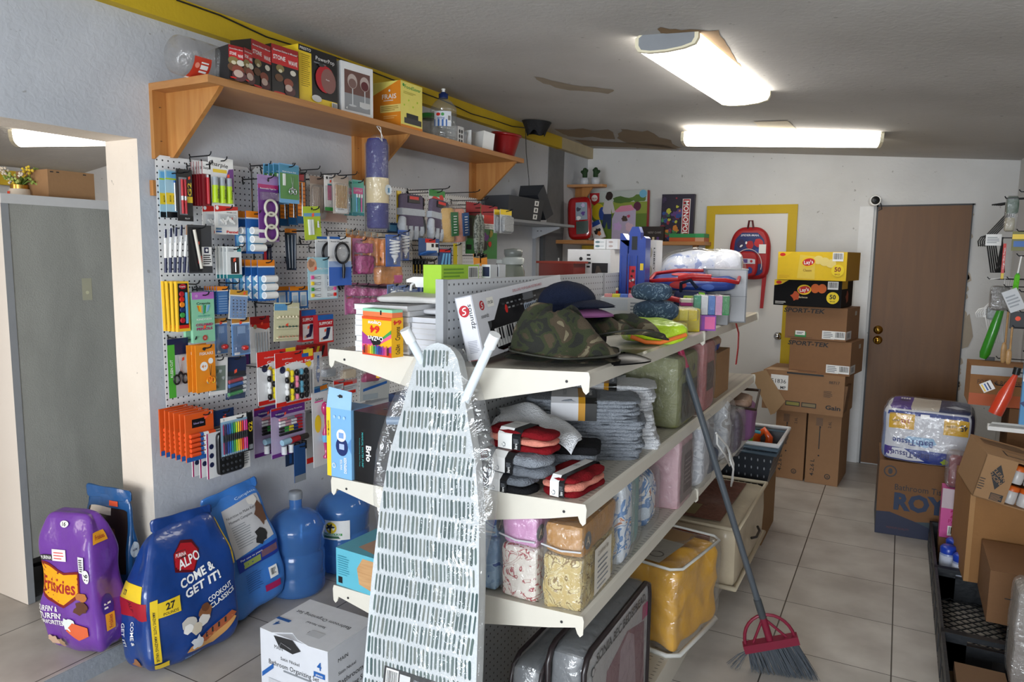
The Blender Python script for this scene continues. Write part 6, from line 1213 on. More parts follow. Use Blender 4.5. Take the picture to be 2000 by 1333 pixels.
bundle(Vector((-1.02,2.0,z+.127)),24,.36,.2,.07,GT,6,'grey washcloth bundle with a white, gold and black band, top of the pile',(.22,.62),seed=9,grp='grey washcloth bundles')
bundle(Vector((-.83,2.26,z)),22,.16,.2,.06,WT,2,'white folded washcloths at the bottom of the white pile',seed=5,grp='white washcloth bundles')
bundle(Vector((-.835,2.27,z+.061)),20,.145,.2,.06,WT,3,'white folded washcloths in the middle of the white pile',seed=6,grp='white washcloth bundles')
bundle(Vector((-1.03,2.24,z+.122)),20,.34,.2,.085,WT,7,'white washcloth bundle with a gold and black band, top of the white pile',(.3,.62),seed=3,grp='white washcloth bundles')
m=MB();folded(m,.2,.2,.118,4,[WT],12);put('folded_cloths',m,'white cloths hidden under the left half of the banded white bundle','cloth',AT((-1.04,2.27,z),20))
# bagged goods along the middle shelf
def bagbox(name,label,cat,P,a,w,d,h,mat,fl=True,draw=None,k=13,side=None,lean=0,seed=0,grp=None,amp=.004,filma=.24):
    t=thing(name,label,cat,AT(P,a,lean),grp)
    m=MB();m.soft(w,d,h,mat,k=k,n=14,amp=amp,fq=18,seed=seed,crease=amp);fs=m.fs
    if draw: draw(m,fs['front'],fs)
    part('contents',m,t)
    if fl: m=MB();m.soft(w+.014,d+.014,h+.01,film(a=filma,bs=35,bump=.9),k=9,n=12,amp=.005,fq=25,org=(-.007,-.007,-.001));part('clear_film',m,t)
    return t
OLV=C('#7c7f4a',r=.6,bump=.3,bs=40,var=.15)
SZ=S2-.003
def d_(m,F,fs):
    r=fs['right'];m.R(r,.15,.08,.9,.62,C('#2e3424'));[m.disc(r,.2+.5*k,.78,.014,C('#2a2a1c')) for k in range(2)]
bagbox('curtain_pack','olive green curtain set in clear packaging behind the white washcloths','bedding pack',Vector((-.98,2.62,SZ)),0,.28,.3,.28,OLV,draw=d_)
bagbox('curtain_pack','dusty pink bedding pack in clear film behind the olive one','bedding pack',Vector((-.95,2.97,SZ)),0,.26,.2,.3,C('#b56a68',r=.6,var=.12),draw=lambda m,F,fs: m.R(fs['right'],.2,.3,.8,.7,C('#4a342c')))
bagbox('curtain_pack','white bedding pack in shiny film left of the olive one, under the top shelf','bedding pack',Vector((-1.06,2.5,SZ+.2)),0,.16,.1,.1,C('#d4dae4',r=.5),k=6)
m=MB();m.box(0,0,0,.16,.1,.2,C('#cfd3da'));put('white_carton',m,'white carton hidden beneath the shiny white bedding pack','carton',AT((-1.06,2.5,SZ),0))
CB1=C('#a07a54',r=.8,var=.06,sc=40,bump=.1);CB2=C('#8a6442',r=.8,var=.08,sc=30)
m=MB();F1=m.box(0,0,0,.22,.26,.21,CB1);m.R(F1['right'],0,.0,1,.01,DK);put('brown_carton',m,'plain brown carton on the middle shelf near its far end','carton',AT((-.94,3.35,SZ),0))
m=MB();m.soft(.2,.3,.09,C('#c9a890',r=.5,bump=.5),k=4,amp=.01);m.rect(m.fs['right'],.02,.01,.2,.06,C('#2a50b0'));put('blue_print_bag',m,'pale bag with blue print on top of the plain brown carton','bag',AT((-.95,3.3,SZ+.211),0,0,8))
m=MB();m.lathe([(.012,0),(.012,.25)],C('#b01850',r=.3),12);put('pink_tube',m,'magenta pole end under the top shelf above the olive pack','pole',AT(on(1330,708,1,2.75),0,0,-14))
t=[o for o in COL.objects if o.name == 'pink_tube'][0];t.matrix_world=AT((-.81,2.72,SZ+.284),0,0,-15) @ Matrix.Scale(.22,4,(0,0,1))
# lower shelf: zip bags with sheets
def prn(name,cols,ns=9,dist=2,sc=(1,1,1)): return ramp_mat(name,cols,sc,ns,2,dist,.6,.5,60,cc=.5)
BF=prn('blue_flower_print',[(0,'#8fb4dc'),(.5,'#a9cbe8'),(.56,'#2f5cb0'),(.7,'#1f459c')],12,1.5)
RS_=prn('red_striped_print',[(0,'#e6ddd2'),(.5,'#dcd2c6'),(.54,'#a8343c'),(.6,'#e2d8cc')],14,4)
YB_=prn('mustard_stripe_print',[(0,'#cdb26a'),(.48,'#d9c78c'),(.54,'#8a6a20'),(.6,'#d8c68a')],13,4)
def sheetset(P,a,w,d,label,top,low,tag_=None,extra=0):
    t=thing('sheet_set',label,'bed sheet set',AT(P,a),'bagged bed sheet sets at the front of the lower shelf');H1,H2=.155+extra,.09
    m=MB();m.soft(w,d,H1,low,k=13,n=16,amp=.006,fq=22,crease=.012,seed=len(label));part('folded_sheet',m,t)
    m=MB();m.soft(w,d,H2,top,k=10,n=14,amp=.004,fq=24,crease=.006,org=(0,0,H1));f=m.fs['right'];m.disc(f,.12,.5,.025,C('#5f6468'));m.text(f,'A',.12,.5,.025,CB['bg']);part('folded_cover',m,t)
    m=MB();m.tube([(0,-.008,H1+.03),(w*.5,-.012,H1+.022),(w,-.008,H1+.026)],.0028,C('#c8c9cc',r=.4),6);part('zip',m,t)
    if d > .2:
        m=MB();f=flat((w+.006,0,0),(0,1,0),(0,0,1),d,H1+H2);m.rect(f,d*.28,H1*.15,d*.75,H1*1.0,C('#ded8cc'));m.lines(f,.36,.12,.68,.5,6,CB['gr'],.3);m.text(f,'Comforter Set',.5,.56,.014,C('#6a5a48'),w=d*.3,bold=0);part('insert_card',m,t)
    m=MB();m.soft(w+.012,d+.012,H1+H2+.008,film(a=.25,bs=30,bump=.9),k=10,n=14,amp=.004,fq=20,org=(-.006,-.006,-.001));part('clear_bag',m,t)
Z3=S3-.007
sheetset(Vector((-1.085,1.72,Z3)),-3,.125,.16,'blue flowered sheet set, left of the three front bags on the lower shelf',BF,BF)
sheetset(Vector((-.945,1.71,Z3)),-3,.115,.17,'pink and red striped sheet set, middle of the three front bags',C('#d89ac8',r=.5,bump=.4,cc=.4),RS_)
sheetset(Vector((-.81,1.7,Z3)),2,.115,.3,'gold and mustard striped sheet set, right of the three front bags',C('#b8802a',r=.5,bump=.3,cc=.5),YB_)
bagbox('sheet_set','blue and white striped sheet set edge-on behind the gold one','bed sheet set',Vector((-.9,2.04,Z3)),0,.2,.1,.27,prn('blue_white_stripes',[(0,'#dfe6ee'),(.5,'#5f8fc8'),(.6,'#e2e6ea'),(.7,'#c87a4a')],10,3),k=8)
bagbox('sheet_set','pale teal sheet set in clear film behind the gold one','bed sheet set',Vector((-.92,2.17,Z3)),0,.2,.1,.27,C('#7fa9a8',r=.5,bump=.4),k=8)
bagbox('sheet_set','blue, white and rust bedding in loose shiny film in the middle of the lower shelf','bed sheet set',Vector((-.92,2.36,Z3)),4,.2,.14,.2,prn('mixed_bedding',[(0,'#c9d6e2'),(.45,'#4f7fb8'),(.55,'#e6e6e4'),(.68,'#b0643c')],8,3),k=5,amp=.01)
def d_(m,F,fs): r=fs['right'];m.R(r,.1,.1,.9,.9,C('#8a7a78'));m.R(r,.3,.2,.85,.75,C('#5a4a4c'));m.lines(r,.35,.3,.8,.7,6,C('#9a8a88'),.3)
bagbox('bedding_pack','flat pink and grey bedding pack with a picture card facing the aisle','bedding pack',Vector((-.9,2.62,Z3)),0,.215,.2,.28,C('#c9a0a8',r=.5,bump=.3),draw=d_)
bagbox('bedding_pack','quilted white bedding bag with a white zip hanging over the lower shelf','bedding pack',Vector((-.87,2.92,Z3)),0,.2,.17,.29,prn('white_quilt',[(0,'#c9cdd6'),(.5,'#dfe2e8'),(.6,'#b9bec8')],20,1),k=5,amp=.008)
m=MB();m.soft(.2,.2,.1,C('#5a6478',r=.6,bump=.4),k=5,amp=.006);put('grey_blue_bedding',m,'slate blue folded bedding behind the white quilted bag','bedding pack',AT((-.88,3.12,Z3),0))
bagbox('bedding_pack','white quilted pillow bag with rope handle, right of the zip bag','bedding pack',Vector((-.88,3.34,Z3)),0,.22,.15,.3,prn('white_quilt2',[(0,'#c4c8cf'),(.5,'#d9dce0'),(.62,'#a9a6a4')],16,1),k=4,amp=.01)
bagbox('bedding_pack','dark purple bedding bag with a white rope handle','bedding pack',Vector((-.88,3.51,Z3)),0,.24,.15,.22,C('#3f2848',r=.5,bump=.5),k=4.5,amp=.008)
bagbox('bedding_pack','dark maroon and clear bag above the purple bedding, under the middle shelf','bedding pack',Vector((-.86,3.52,Z3+.226)),0,.14,.1,.06,C('#4a2226',r=.5,bump=.5),k=4.5,amp=.004)
for k,(a,b) in enumerate((((1400,850),(1425,910)),((1424,880),(1428,950)))):
    m=MB();A=on(*a,0,-.64);B=on(*b,0,-.64);c=(A+B)/2
    pts=[A,A+Vector((.01,-.03,-.03)),c+Vector((.015,-.05*(1-k),0)),B,B+Vector((0,.03,.02)),c+Vector((.005,.05,.01)),A+Vector((-.01,.03,0))]
    m.tube(pts,.0045,W_,8);put('rope_handle',m,'white rope handle loop hanging from the bedding bags, '+('upper left','lower right with a knot')[k],'rope',group='white rope handles')
# purple case and basket beyond the end
t=thing('bedding_case','mauve soft bedding case with a brown rim at the end of the shelves','bedding case',AT((-.88,3.75,Z3),8))
m=MB();m.soft(.27,.3,.2,C('#80557f',r=.6,bump=.3,bs=30),k=5,amp=.008);part('case_body',m,t)
m=MB();m.soft(.24,.28,.05,C('#b0907c',r=.4,bump=.6),k=4,amp=.01,org=(.01,.01,.18));part('case_contents',m,t)
m=MB();m.tube([(0,0,.21),(.27,0,.19),(.28,.3,.24),(.0,.3,.24)],.008,C('#3a2a20'),8,True);part('rim',m,t)
# base deck: bedspread bags, yellow bag, tan bag
BD=.1205
t=thing('bedspread_bag','charcoal zip bag lettered SONIA 3PC BEDSPREAD with a picture card, standing on the base','bedspread',AT((-.875,1.66,BD),28,0))
GYB=C('#6f7276',r=.4,bump=.4,bs=25,cc=.4,var=.1)
A=on(1133,1333,2,.42)
w_,d_2,h_=.58,.1,.43
t.matrix_world=AT((-.7,1.73,BD),90)
m=MB();m.soft(w_,d_2,h_,GYB,k=12,n=18,amp=.004,fq=12);f=m.fs['front'];part('folded_bedspread',m,t)
m=MB();m.soft(w_+.004,.004,h_+.004,C('#b9babc',r=.35),k=10,n=16,amp=0,org=(-.002,-.008,-.001));f=m.fs['front']
m.R(f,.1,.0,.96,.86,C('#a9a6a6'));m.text(f,'SONIA 3PC BEDSPREAD',.53,.9,.032,C('#101012'),w=w_*.78,rot=0,bold=.02);m.poly(f,[(.2,.0),(.3,.7),(.6,.8),(.9,.7),(.95,0)],C('#7a4a56'));m.poly(f,[(.45,.2),(.5,.72),(.62,.78),(.72,.7),(.8,.1)],C('#9a828a'));m.R(f,.86,.72,.98,.84,C('#a83a6a'));m.poly(f,[(.25,.0),(.38,.5),(.45,.5),(.45,0)],C('#5a2a38'));m.disc(f,.1,.84,.014,C('#4a4a4c'));m.disc(f,.1,.84,.011,C('#a9a6a6'));part('picture_card',m,t)
m=MB()
for y in (-.008,d_2): m.tube([(.02,y,0),(0,y,.03),(0,y,h_-.04),(.02,y,h_-.01),(.05,y,h_),(w_-.05,y,h_),(w_-.01,y,h_-.02),(w_,y,h_-.06),(w_,y,.03)],.009,C('#241c1e',r=.3),8)
part('dark_piping',m,t)
m=MB();m.soft(w_+.012,d_2+.02,h_+.012,film(a=.2,bs=14,bump=.9),k=9,n=12,amp=.003,org=(-.006,-.014,-.001));part('clear_film',m,t)
t=thing('bedspread_bag','charcoal zip bag seen from its narrow end, behind the lettered bag','bedspread',AT((-.815,1.70,BD),90))
m=MB();m.soft(.42,.09,.37,GYB,k=11,n=16,amp=.004);part('folded_bedspread',m,t)
m=MB();[m.tube([(.0,y,.0),(0,y,.3),(.02,y,.355),(.06,y,.375),(.36,y,.375)],.007,C('#241c1e',r=.3),8) for y in (0,.09)];part('dark_piping',m,t)
m=MB();m.soft(.43,.1,.385,film(a=.2,bs=14,bump=.9),k=9,n=12,amp=.003,org=(-.006,-.006,-.001));part('clear_film',m,t)
t=thing('comforter_bag','big mustard yellow comforter in a clear zip bag on the base beside the broom','comforter',AT((-.95,2.44,BD),8))
MY=C('#f6b40a',r=.6,bump=.6,bs=16,var=.14,sc=8,cc=.3)
t.matrix_world=AT((-1.015,2.64,BD),-9.5)
w_,d_3,h_=.355,.42,.34
m=MB();m.soft(w_,d_3,h_,MY,k=12,n=36,amp=.018,fq=10,crease=.035);part('folded_comforter',m,t)
m=MB();f=flat((0,0,h_+.012),(1,0,0),(0,1,0),w_,d_3);m.R(f,.1,.1,.75,.9,C('#a8855c',r=.4,cc=.4));m.R(f,.3,.05,.75,.6,C('#b9b4a8'));m.disc(f,.62,.22,.03,C('#5a5248'));m.disc(f,.62,.22,.024,C('#b9b4a8'));part('insert_card',m,t)
m=MB();q=.004
for z_ in (.0,h_+.006):
    m=MB();m.tube([(.03,-q,z_+.004),(w_-.03,-q,z_+.004),(w_+q,.03,z_+.004),(w_+q,d_3-.03,z_+.004),(w_-.03,d_3+q,z_+.004),(.03,d_3+q,z_+.004),(-q,d_3-.03,z_+.004),(-q,.03,z_+.004)],.006 if z_ else .01,C('#d9d9d4',r=.4),8,True);part('white_piping',m,t)
m=MB();m.soft(w_+.028,d_3+.028,h_+.014,film(a=.24,bs=12,bump=1),k=9,n=14,amp=.006,fq=8,org=(-.014,-.014,0));part('clear_film',m,t)
TAN=C('#c4b69c',r=.5,bump=.3,bs=20,cc=.2)
a,b=on(1408,1150,2,.0),on(1505,1052,2,.0)
t=thing('blanket_bag','large tan zip bag with a clear window over brown fur blankets','blanket',AT((-1.0,3.27,BD+.002),0))
w_,d_4,h_=.42,.8,.29
m=MB();m.soft(w_,d_4,h_,TAN,k=14,n=22,amp=.006,fq=6,crease=.008);part('bag_body',m,t)
m=MB();f=flat((0,0,h_+.006),(1,0,0),(0,1,0),w_,d_4);FUR=ramp_mat('brown_fur',[(0,'#4a2a20'),(.5,'#7a4a38'),(1,'#8f6654')],(1,1,1),25,3,2,.9,.8,90,False,cc=.3);m.rect(f,.03,.06,w_-.09,d_4-.08,FUR);m.rect(f,.05,.1,.2,.26,C('#8a7a50'));part('top_window',m,t)
m=MB();f=flat((0,-.006,0),(1,0,0),(0,0,1),w_,h_);m.rect(f,.02,.08,w_-.12,h_-.04,ramp_mat('rust_fur',[(0,'#4a180c'),(.5,'#8a3a1c'),(1,'#a8562c')],(1,1,1),28,3,2,.8,.9,90,False,cc=.5));part('front_window',m,t)
m=MB();m.tube([(0,0,h_),(w_,0,h_),(w_,d_4,h_),(0,d_4,h_)],.01,C('#c9bda4'),8,True);m.tube([(0,0,.01),(w_,0,.01),(w_,d_4,.01),(0,d_4,.01)],.012,C('#c9bda4'),8,True);part('piping',m,t)
m=MB();m.tube([(w_+.006,d_4*.45,h_*.45),(w_+.022,d_4*.5,h_*.43),(w_+.022,d_4*.62,h_*.43),(w_+.006,d_4*.67,h_*.45)],.007,C('#1c1a18',r=.3),8);part('handle',m,t)
# left side shelves seen from the end
a=on(640,938,1,1.70);b=on(688,955,1,1.70);zL2=.9365
t=thing('water_dispenser_box','light blue and yellow box lettered WATER DISPENSER with a hang tab','dispenser box',AT((a.x,1.70,zL2),-3))
w_=b.x-a.x+.004;h_=zat((a.x,1.7),795)-zL2;BX=b.x+.008
m=MB();F1=m.box(0,0,0,w_,.1,h_,C('#7fb4e0',r=.4),left=CB['y']);f=F1['front'];m.R(f,0,0,.17,1,CB['y']);m.disc(f,.62,.46,.026,CB['db'],.03);m.disc(f,.6,.62,.02,W_);m.R(f,.5,.58,.7,.66,C('#7fa4d8'));m.R(f,.52,.42,.72,.5,C('#aebfee'));m.poly(f,[(.85,.5),(1,.6),(1,.38)],C('#5a8fc8'))
m.text(f,'DISPENSER',.76,.2,.011,W_,w=.052,rot=90,bold=.02);m.text(f,'WATER',.6,.2,.009,W_,w=.035,rot=90);m.text(f,'TRY ME NOW',.09,.7,.006,DK,w=.05,rot=90);m.disc(f,.3,.17,.008,W_);m.disc(f,.3,.17,.006,C('#7fb4e0'));[m.disc(f,.35+.2*k,.88,.005,C('#a9cdf0')) for k in range(3)]
part('carton',m,t)
m=MB();m.prism([(.0,0),(w_,0),(w_*1.04,.058),(w_*.12,.066)],0,.002,C('#9cc6ea',r=.4));f=flat((0,-.0004,0),(1,0,0),(0,0,1),w_,.06);m.blob(f,.58,.68,.012,DK,3,ry=.005);o=part('hang_tab',m,t);o.location=(0,.0,h_)
a=on(692,955,1,1.71);w_=.105;h_=zat((a.x,1.71),801)-zL2
t=thing('water_pump_box','glossy black box lettered Brio MANUAL WATER PUMP beside the blue dispenser box','water pump box',AT((BX,1.702,zL2),-3))
m=MB();F1=m.box(0,0,0,w_+.04,.18,h_,C('#0e0f12',r=.2,cc=.5));f=F1['front'];m.text(f,'Brio',.42,.42,.02,W_,w=.05,rot=-90,bold=.03);m.text(f,'MANUAL WATER PUMP',.25,.46,.007,C('#3aa0a0'),w=.11,rot=-90);m.text(f,'Portable Drinking Water Pump',.17,.42,.004,C('#3aa0a0'),w=.09,rot=-90,bold=0);m.disc(f,.68,.42,.01,C('#3a3d42'),.025);m.disc(F1['top'],.45,.4,.007,CB['gr']);m.R(F1['left'],0,0,1,.4,C('#6a5a4a'));part('carton',m,t)
m=MB();m.box(0,0,0,.11,.2,.235,C('#2c3c5e'),top=C('#3f5688'));put('navy_box',m,'navy box standing behind the black and light blue boxes','box',AT((-1.5,1.92,zL2)))
a=on(645,1140,1,1.71);zL3=.5765
t=thing('bamboo_box','turquoise box with a bamboo board picture on the bottom left shelf','kitchen box',AT((-1.545,1.70,zL3),-3))
m=MB();F1=m.box(0,0,0,.3,.2,.125,C('#5fb4c8',r=.4));f=F1['front'];WD=wood('bamboo_print','#b98a5a','#d0a574',(1,1,10),8,.5,.1);m.poly(f,[(.33,.2),(.3,.6),(.38,.9),(1,.9),(1,.1),(.6,.05)],WD);m.R(f,.03,.08,.09,.25,K_);m.lines(f,.03,.3,.2,.85,9,C('#3a8fa4'),.3);m.poly(F1['top'],[(.2,.2),(.25,.9),(1,.9),(1,.15),(.5,.1)],C('#c09a80'));part('carton',m,t)
m=MB();m.box(0,0,0,.001,.001,.001,W_)
# ================================================================ IRONING BOARD
IT=Vector((-1.092,1.625,1.402));IB=Vector((-1.015,1.36,.02));up=(IT-IB).normalized();xr=Vector((1,0,0));nrm=xr.cross(up).normalized();xr=up.cross(nrm).normalized()
L=(IT-IB).length
IM=Matrix(((xr.x,-nrm.x,up.x,IB.x),(xr.y,-nrm.y,up.y,IB.y),(xr.z,-nrm.z,up.z,IB.z),(0,0,0,1)))
if (IM.to_3x3() @ Vector((0,1,0))).y < 0: IM=Matrix(((xr.x,nrm.x,up.x,IB.x),(xr.y,nrm.y,up.y,IB.y),(xr.z,nrm.z,up.z,IB.z),(0,0,0,1)))
t=thing('ironing_board','plastic wrapped ironing board in a white brush mark cover, leaning on the shelving','ironing board',IM)
HT=[(0,0),(.004,.02),(.012,.037),(.025,.053),(.045,.066),(.08,.077),(.13,.09),(.2,.108),(.31,.138),(.45,.158),(.64,.17),(.9,.177),(1.6,.18)]
def hw(s):       # half width at height fraction
    q=L*(1-s)
    for (a,b),(c,d) in zip(HT,HT[1:]):
        if q <= c: return b+(d-b)*(q-a)/(c-a)
    return .18
N_=60;out=[]
ss=[1-(i/N_)**1.8 for i in range(N_+1)]
pts=[(-hw(s),s*L) for s in ss];pts2=[(hw(s),s*L) for s in ss]
ol=pts[::-1]+pts2[1:]
IW=K('#cdd2d5');m=MB()
m.prism([(a,b) for a,b in ol],-.012,.022,IW,C('#b9bcbc',r=.8));part('padded_cover',m,t)
rr=random.Random(11);m=MB();f=flat((0,-.0125,0),(1,0,0),(0,0,1),1,1);row=.056;r_=0;cols=[C(c,r=.85) for c in ('#465a5a','#3a4f4e','#596a67','#6a736d')]
z0=L-.02
k=0
while z0 > .02:
    x=-.19;tilt_=rr.uniform(-.08,.08)
    while x < .19:
        wd=rr.uniform(.0045,.0085);hh=row*rr.uniform(.76,.88);zb=z0-hh
        s_=(zb+hh*.5)/L
        if s_ < 1 and abs(x) < hw(min(.999,(zb+hh)/L))-.006:
            tl=tilt_+rr.uniform(-.03,.03);dx=tl*hh;r2=wd*.5
            f.n=1;m.add([f.f(x+dx-r2*.5,z0,.0004),f.f(x+dx-r2,z0-.004,.0004),f.f(x-r2,zb+.004,.0004),f.f(x-r2*.4,zb,.0004),f.f(x+r2*.5,zb,.0004),f.f(x+r2,zb+.005,.0004),f.f(x+dx+r2,z0-.004,.0004),f.f(x+dx+r2*.4,z0,.0004)],[(0,1,2,3,4,5,6,7)],rr.choice(cols))
        x+=rr.uniform(.0112,.0142)
    z0-=row;k+=1
part('brush_mark_print',m,t,'grey green brush marks')
LW=C('#dfe9f0',r=.25,cc=.4)
def ipt(px,py,dy=.02): v=on(px,py,1,1.62+dy);return IM.inverted() @ v
for k,(a,b) in enumerate((((792,646),(838,745)),((966,656),(880,850)))):
    A=ipt(*a,-.05);B=ipt(*b,-.0);B.y=.035
    m=MB();m.tube([A,B],.0125,LW,14);d=(B-A).normalized();m.tube([A-d*.004,A+d*.035],.0155,C('#eef2f4',r=.3),14);part('leg',m,t,'white tubular ironing board leg')
m=MB();A=ipt(757,822,-.02);m.tube([A,A+Vector((.06,.02,.004))],.013,C('#7f92a8',r=.3),12);part('foot_cap',m,t,'grey blue foot cap')
m=MB();m.T=Matrix.Translation((0,0,0)) @ Matrix.Rotation(radians(2),4,'Y');m.box(-.125,-.0145,.425,.24,.001,.11,C('#232326',r=.4));f=m.fs['front'];m.barcode(f,.03,.55,.2,.97);m.R(f,.22,.6,.36,.92,C('#d9d9d9'));m.text(f,'IRONING BOARD COVER',.68,.85,.009,CB['gr'],w=.13);m.lines(f,.4,.2,.95,.7,6,CB['gr'],.3);m.lines(f,.04,.1,.3,.45,4,C('#555559'),.3);part('label_card',m,t)
def ifilm(u,v):
    s=.0+v*1.0;a=2*pi*u;hwv=hw(min(.985,s*.98))+.008+.008*noise.noise(Vector((cos(a)*2,sin(a)*2,v*9)))+.05*max(0,sin((v-.62)*8))*(1 if v > .62 else 0)*(abs(cos(a)))
    return (hwv*cos(a),.005+.032*sin(a)*(1+.3*noise.noise(Vector((a,v*6,0)))),s*L*.99)
m=MB();m.grid(ifilm,48,60,film('#eef2f4',a=.08,bs=16,bump=.8,r=.1),True,True);part('plastic_wrap',m,t)
# ================================================================ CARTON AND BAGS ON THE FLOOR
def d_(m,F):
    m.text(F,'MAIN',.28,.84,.014,DK,w=.04,bold=0);m.text(F,'Satin Nickel',.45,.72,.012,DK,w=.09,bold=0);m.text(F,'Bathroom Organizing Set',.5,.63,.018,DK,w=.24,bold=0);m.lines(F,.35,.55,.9,.6,1,CB['gr']);m.text(F,'4',.88,.8,.028,CB['b'],bold=.02);m.R(F,.8,.66,.96,.72,CB['b']);m.text(F,'pieces',.88,.69,.009,W_)
    m.poly(F,[(.02,.4),(.2,.56),(.2,.62),(.02,.46)],CB['b']);m.R(F,.12,.05,.42,.42,C('#c9cbd0'));m.R(F,.16,.1,.38,.38,C('#e4e6ea'));m.R(F,.55,.05,.95,.45,C('#c9cbd0'));m.poly(F,[(.22,.98),(.5,1),(.62,.9),(.5,.83),(.3,.86)],DK);m.tube([F.f(F.w*.3,F.h*.86,.003),F.f(F.w*.34,F.h*.93,.006),F.f(F.w*.48,F.h*.88,.003)],.0015,SILV,5)
def s_(m,F): m.text(F,'MAIN',.3,.82,.014,DK,w=.05,bold=0);m.text(F,'Satin Nickel',.38,.66,.012,DK,w=.09,bold=0);m.text(F,'Bathroom',.45,.54,.02,DK,w=.13,bold=0);m.text(F,'Organizing Set',.45,.42,.02,DK,w=.17,bold=0);m.text(F,'4',.88,.84,.028,CB['b'],bold=.02);m.R(F,.8,.7,.96,.76,CB['b'])
def t_(m,F): m.text(F,'Bathroom Organizing Set',.48,.62,.018,DK,w=.26,rot=180,bold=0);m.text(F,'Satin Nickel',.5,.45,.012,DK,w=.09,rot=180,bold=0);m.text(F,'MAIN',.62,.25,.014,DK,w=.05,rot=180,bold=0);m.R(F,.55,.18,.74,.32,C('#cfd1d4'));m.text(F,'4',.1,.2,.03,CB['b'],rot=180);m.R(F,.0,.3,.2,.36,CB['b'])
hb=.30
A,B=on(508,1228,2,hb),on(640,1276,2,hb);Cc=on(708,1208,2,hb)
d=B-A;an=math.degrees(math.atan2(d.y,d.x));m=MB();dd=(Cc-B).length
F1=m.box(0,0,0,d.length,dd,hb,C('#dcdee4',r=.55,var=.04));d_(m,F1['front']);s_(m,F1['right'])
o=put('bathroom_set_box',m,'battered white carton lettered Bathroom Organizing Set on the floor before the shelving','carton',AT((A.x,A.y,0),an))
m=MB();q=[(0,0),(d.length*.2,-.004),(d.length*.4,.03),(d.length*.55,.006),(d.length*.75,-.006),(d.length,0),(d.length,dd),(0,dd)]
m.prism(q,hb+.001,hb+.0035,C('#e4e6ea',r=.6),ax='z');t_(m,flat((0,0,hb+.0036),(1,0,0),(0,1,0),d.length,dd));part('torn_lid',m,o)
# water jugs
BJ=C('#2f66b8',r=.12,cc=.8,var=.05)
def jugmat():
    m,t_,b=nt('blue_water_jug_plastic');b.inputs['Base Color'].default_value=lin('#5f9ae4');b.inputs['Roughness'].default_value=.1;b.inputs['Transmission Weight'].default_value=.6;b.inputs['IOR'].default_value=1.15
    b.inputs['Coat Weight'].default_value=.6;tc=N(t_,'ShaderNodeTexCoord');no=N(t_,'ShaderNodeTexNoise');no.inputs['Scale'].default_value=12;bp=N(t_,'ShaderNodeBump');bp.inputs['Strength'].default_value=.15;t_.links.new(tc.outputs['Object'],no.inputs['Vector']);t_.links.new(no.outputs[0],bp.inputs['Height']);t_.links.new(bp.outputs[0],b.inputs['Normal']);return m
BJ=jugmat()
def jug(P,label,cap=True,lab=False):
    t=thing('water_jug',label,'water jug',AT(P),'blue five gallon water jugs')
    pr=[(.1,0),(.125,.012),(.133,.03),(.133,.1),(.128,.108),(.133,.118),(.133,.2),(.127,.21),(.127,.225),(.133,.235),(.133,.3),(.137,.31),(.137,.335),(.128,.35),(.1,.385),(.06,.408),(.032,.415),(.029,.425),(.029,.48)]
    m=MB();m.lathe(pr,BJ,48,cap=False);m.lathe([(.1,0),(.001,.01)],BJ,48,cap=False);part('jug_body',m,t)
    if cap: m=MB();m.lathe([(.033,.465),(.034,.49),(.03,.5),(.001,.5)],C('#8a9098',r=.4),24,cap=False);part('cap',m,t)
    if lab:
        m=MB();F1=FR(lambda u,v,h: Vector((sin(u/.135-.45)*(.1345+h),-cos(u/.135-.45)*(.1345+h),.2+v)),1,.19,.1)
        m.R(F1,0,0,1,1,W_);m.disc(F1,.5,.62,.03,CB['y'],.03);m.poly(F1,[(.2,.22),(.2,.34),(.8,.34),(.8,.22)],CB['g']);m.text(F1,'SOUTHERN PURE',.5,.28,.01,W_,w=.1);m.R(F1,.47,.34,.5,.62,DK);[m.disc(F1,.48+.045*cos(a*1.2),.66+.04*sin(a*1.2),.016,DK,.005,rot=a*1.2) for a in range(5)];m.poly(F1,[(.25,.08),(.3,.2),(.7,.2),(.75,.08)],C('#3a6a4a'));part('label',m,t)
    return t
c=on(580,1168,2,0);jug(Vector((-2.505,2.48,0)),'blue water jug with a grey cap beside the dog food bags')
jug(Vector((-2.49,2.8,0)),'blue water jug with a white SOUTHERN PURE palm tree label, behind the shelf corner',False,True)
# pet food bags
def petbag(name,label,P,a,w,d,h,mat,draw,lean=0,roll_=0,tw=.9,td=.25,seed=1,topseal=None,crease=.012,cat='pet food bag',skew=0):
    t=thing(name,label,cat,AT(P,a,lean,roll_))
    def prof(q):
        s=1-(1-tw)*max(0,(q-.55)/.45)**1.5;e=1 if q < .5 else max(td,1-(1-td)*((q-.5)/.5)**1.4)
        b=min(1,.8+q*1.6)-.0
        return (s*(.94+.06*b),e*b,skew*max(0,q-.5),0)
    m=MB();fs=m.soft(w,d,h,mat,k=9,n=62,amp=.016,fq=8,seed=seed,prof=prof,crease=crease);draw(m,fs);part('filled_bag',m,t)
    if topseal: m=MB();m.soft(w*tw,.01,.05,topseal,k=12,n=16,amp=.01,fq=14,org=(w*(1-tw)*.5+skew*.5,d/2-.005,h-.02));part('top_seam',m,t)
    return t
PU=G('#6d3a9c',r=.3,bump=.5,bs=14);NB=G('#173f86',r=.3,bump=.5,bs=12);LBc=G('#3f7fd0',r=.35,bump=.4,bs=12);DB2=G('#24568c',r=.3,bump=.5,bs=14)
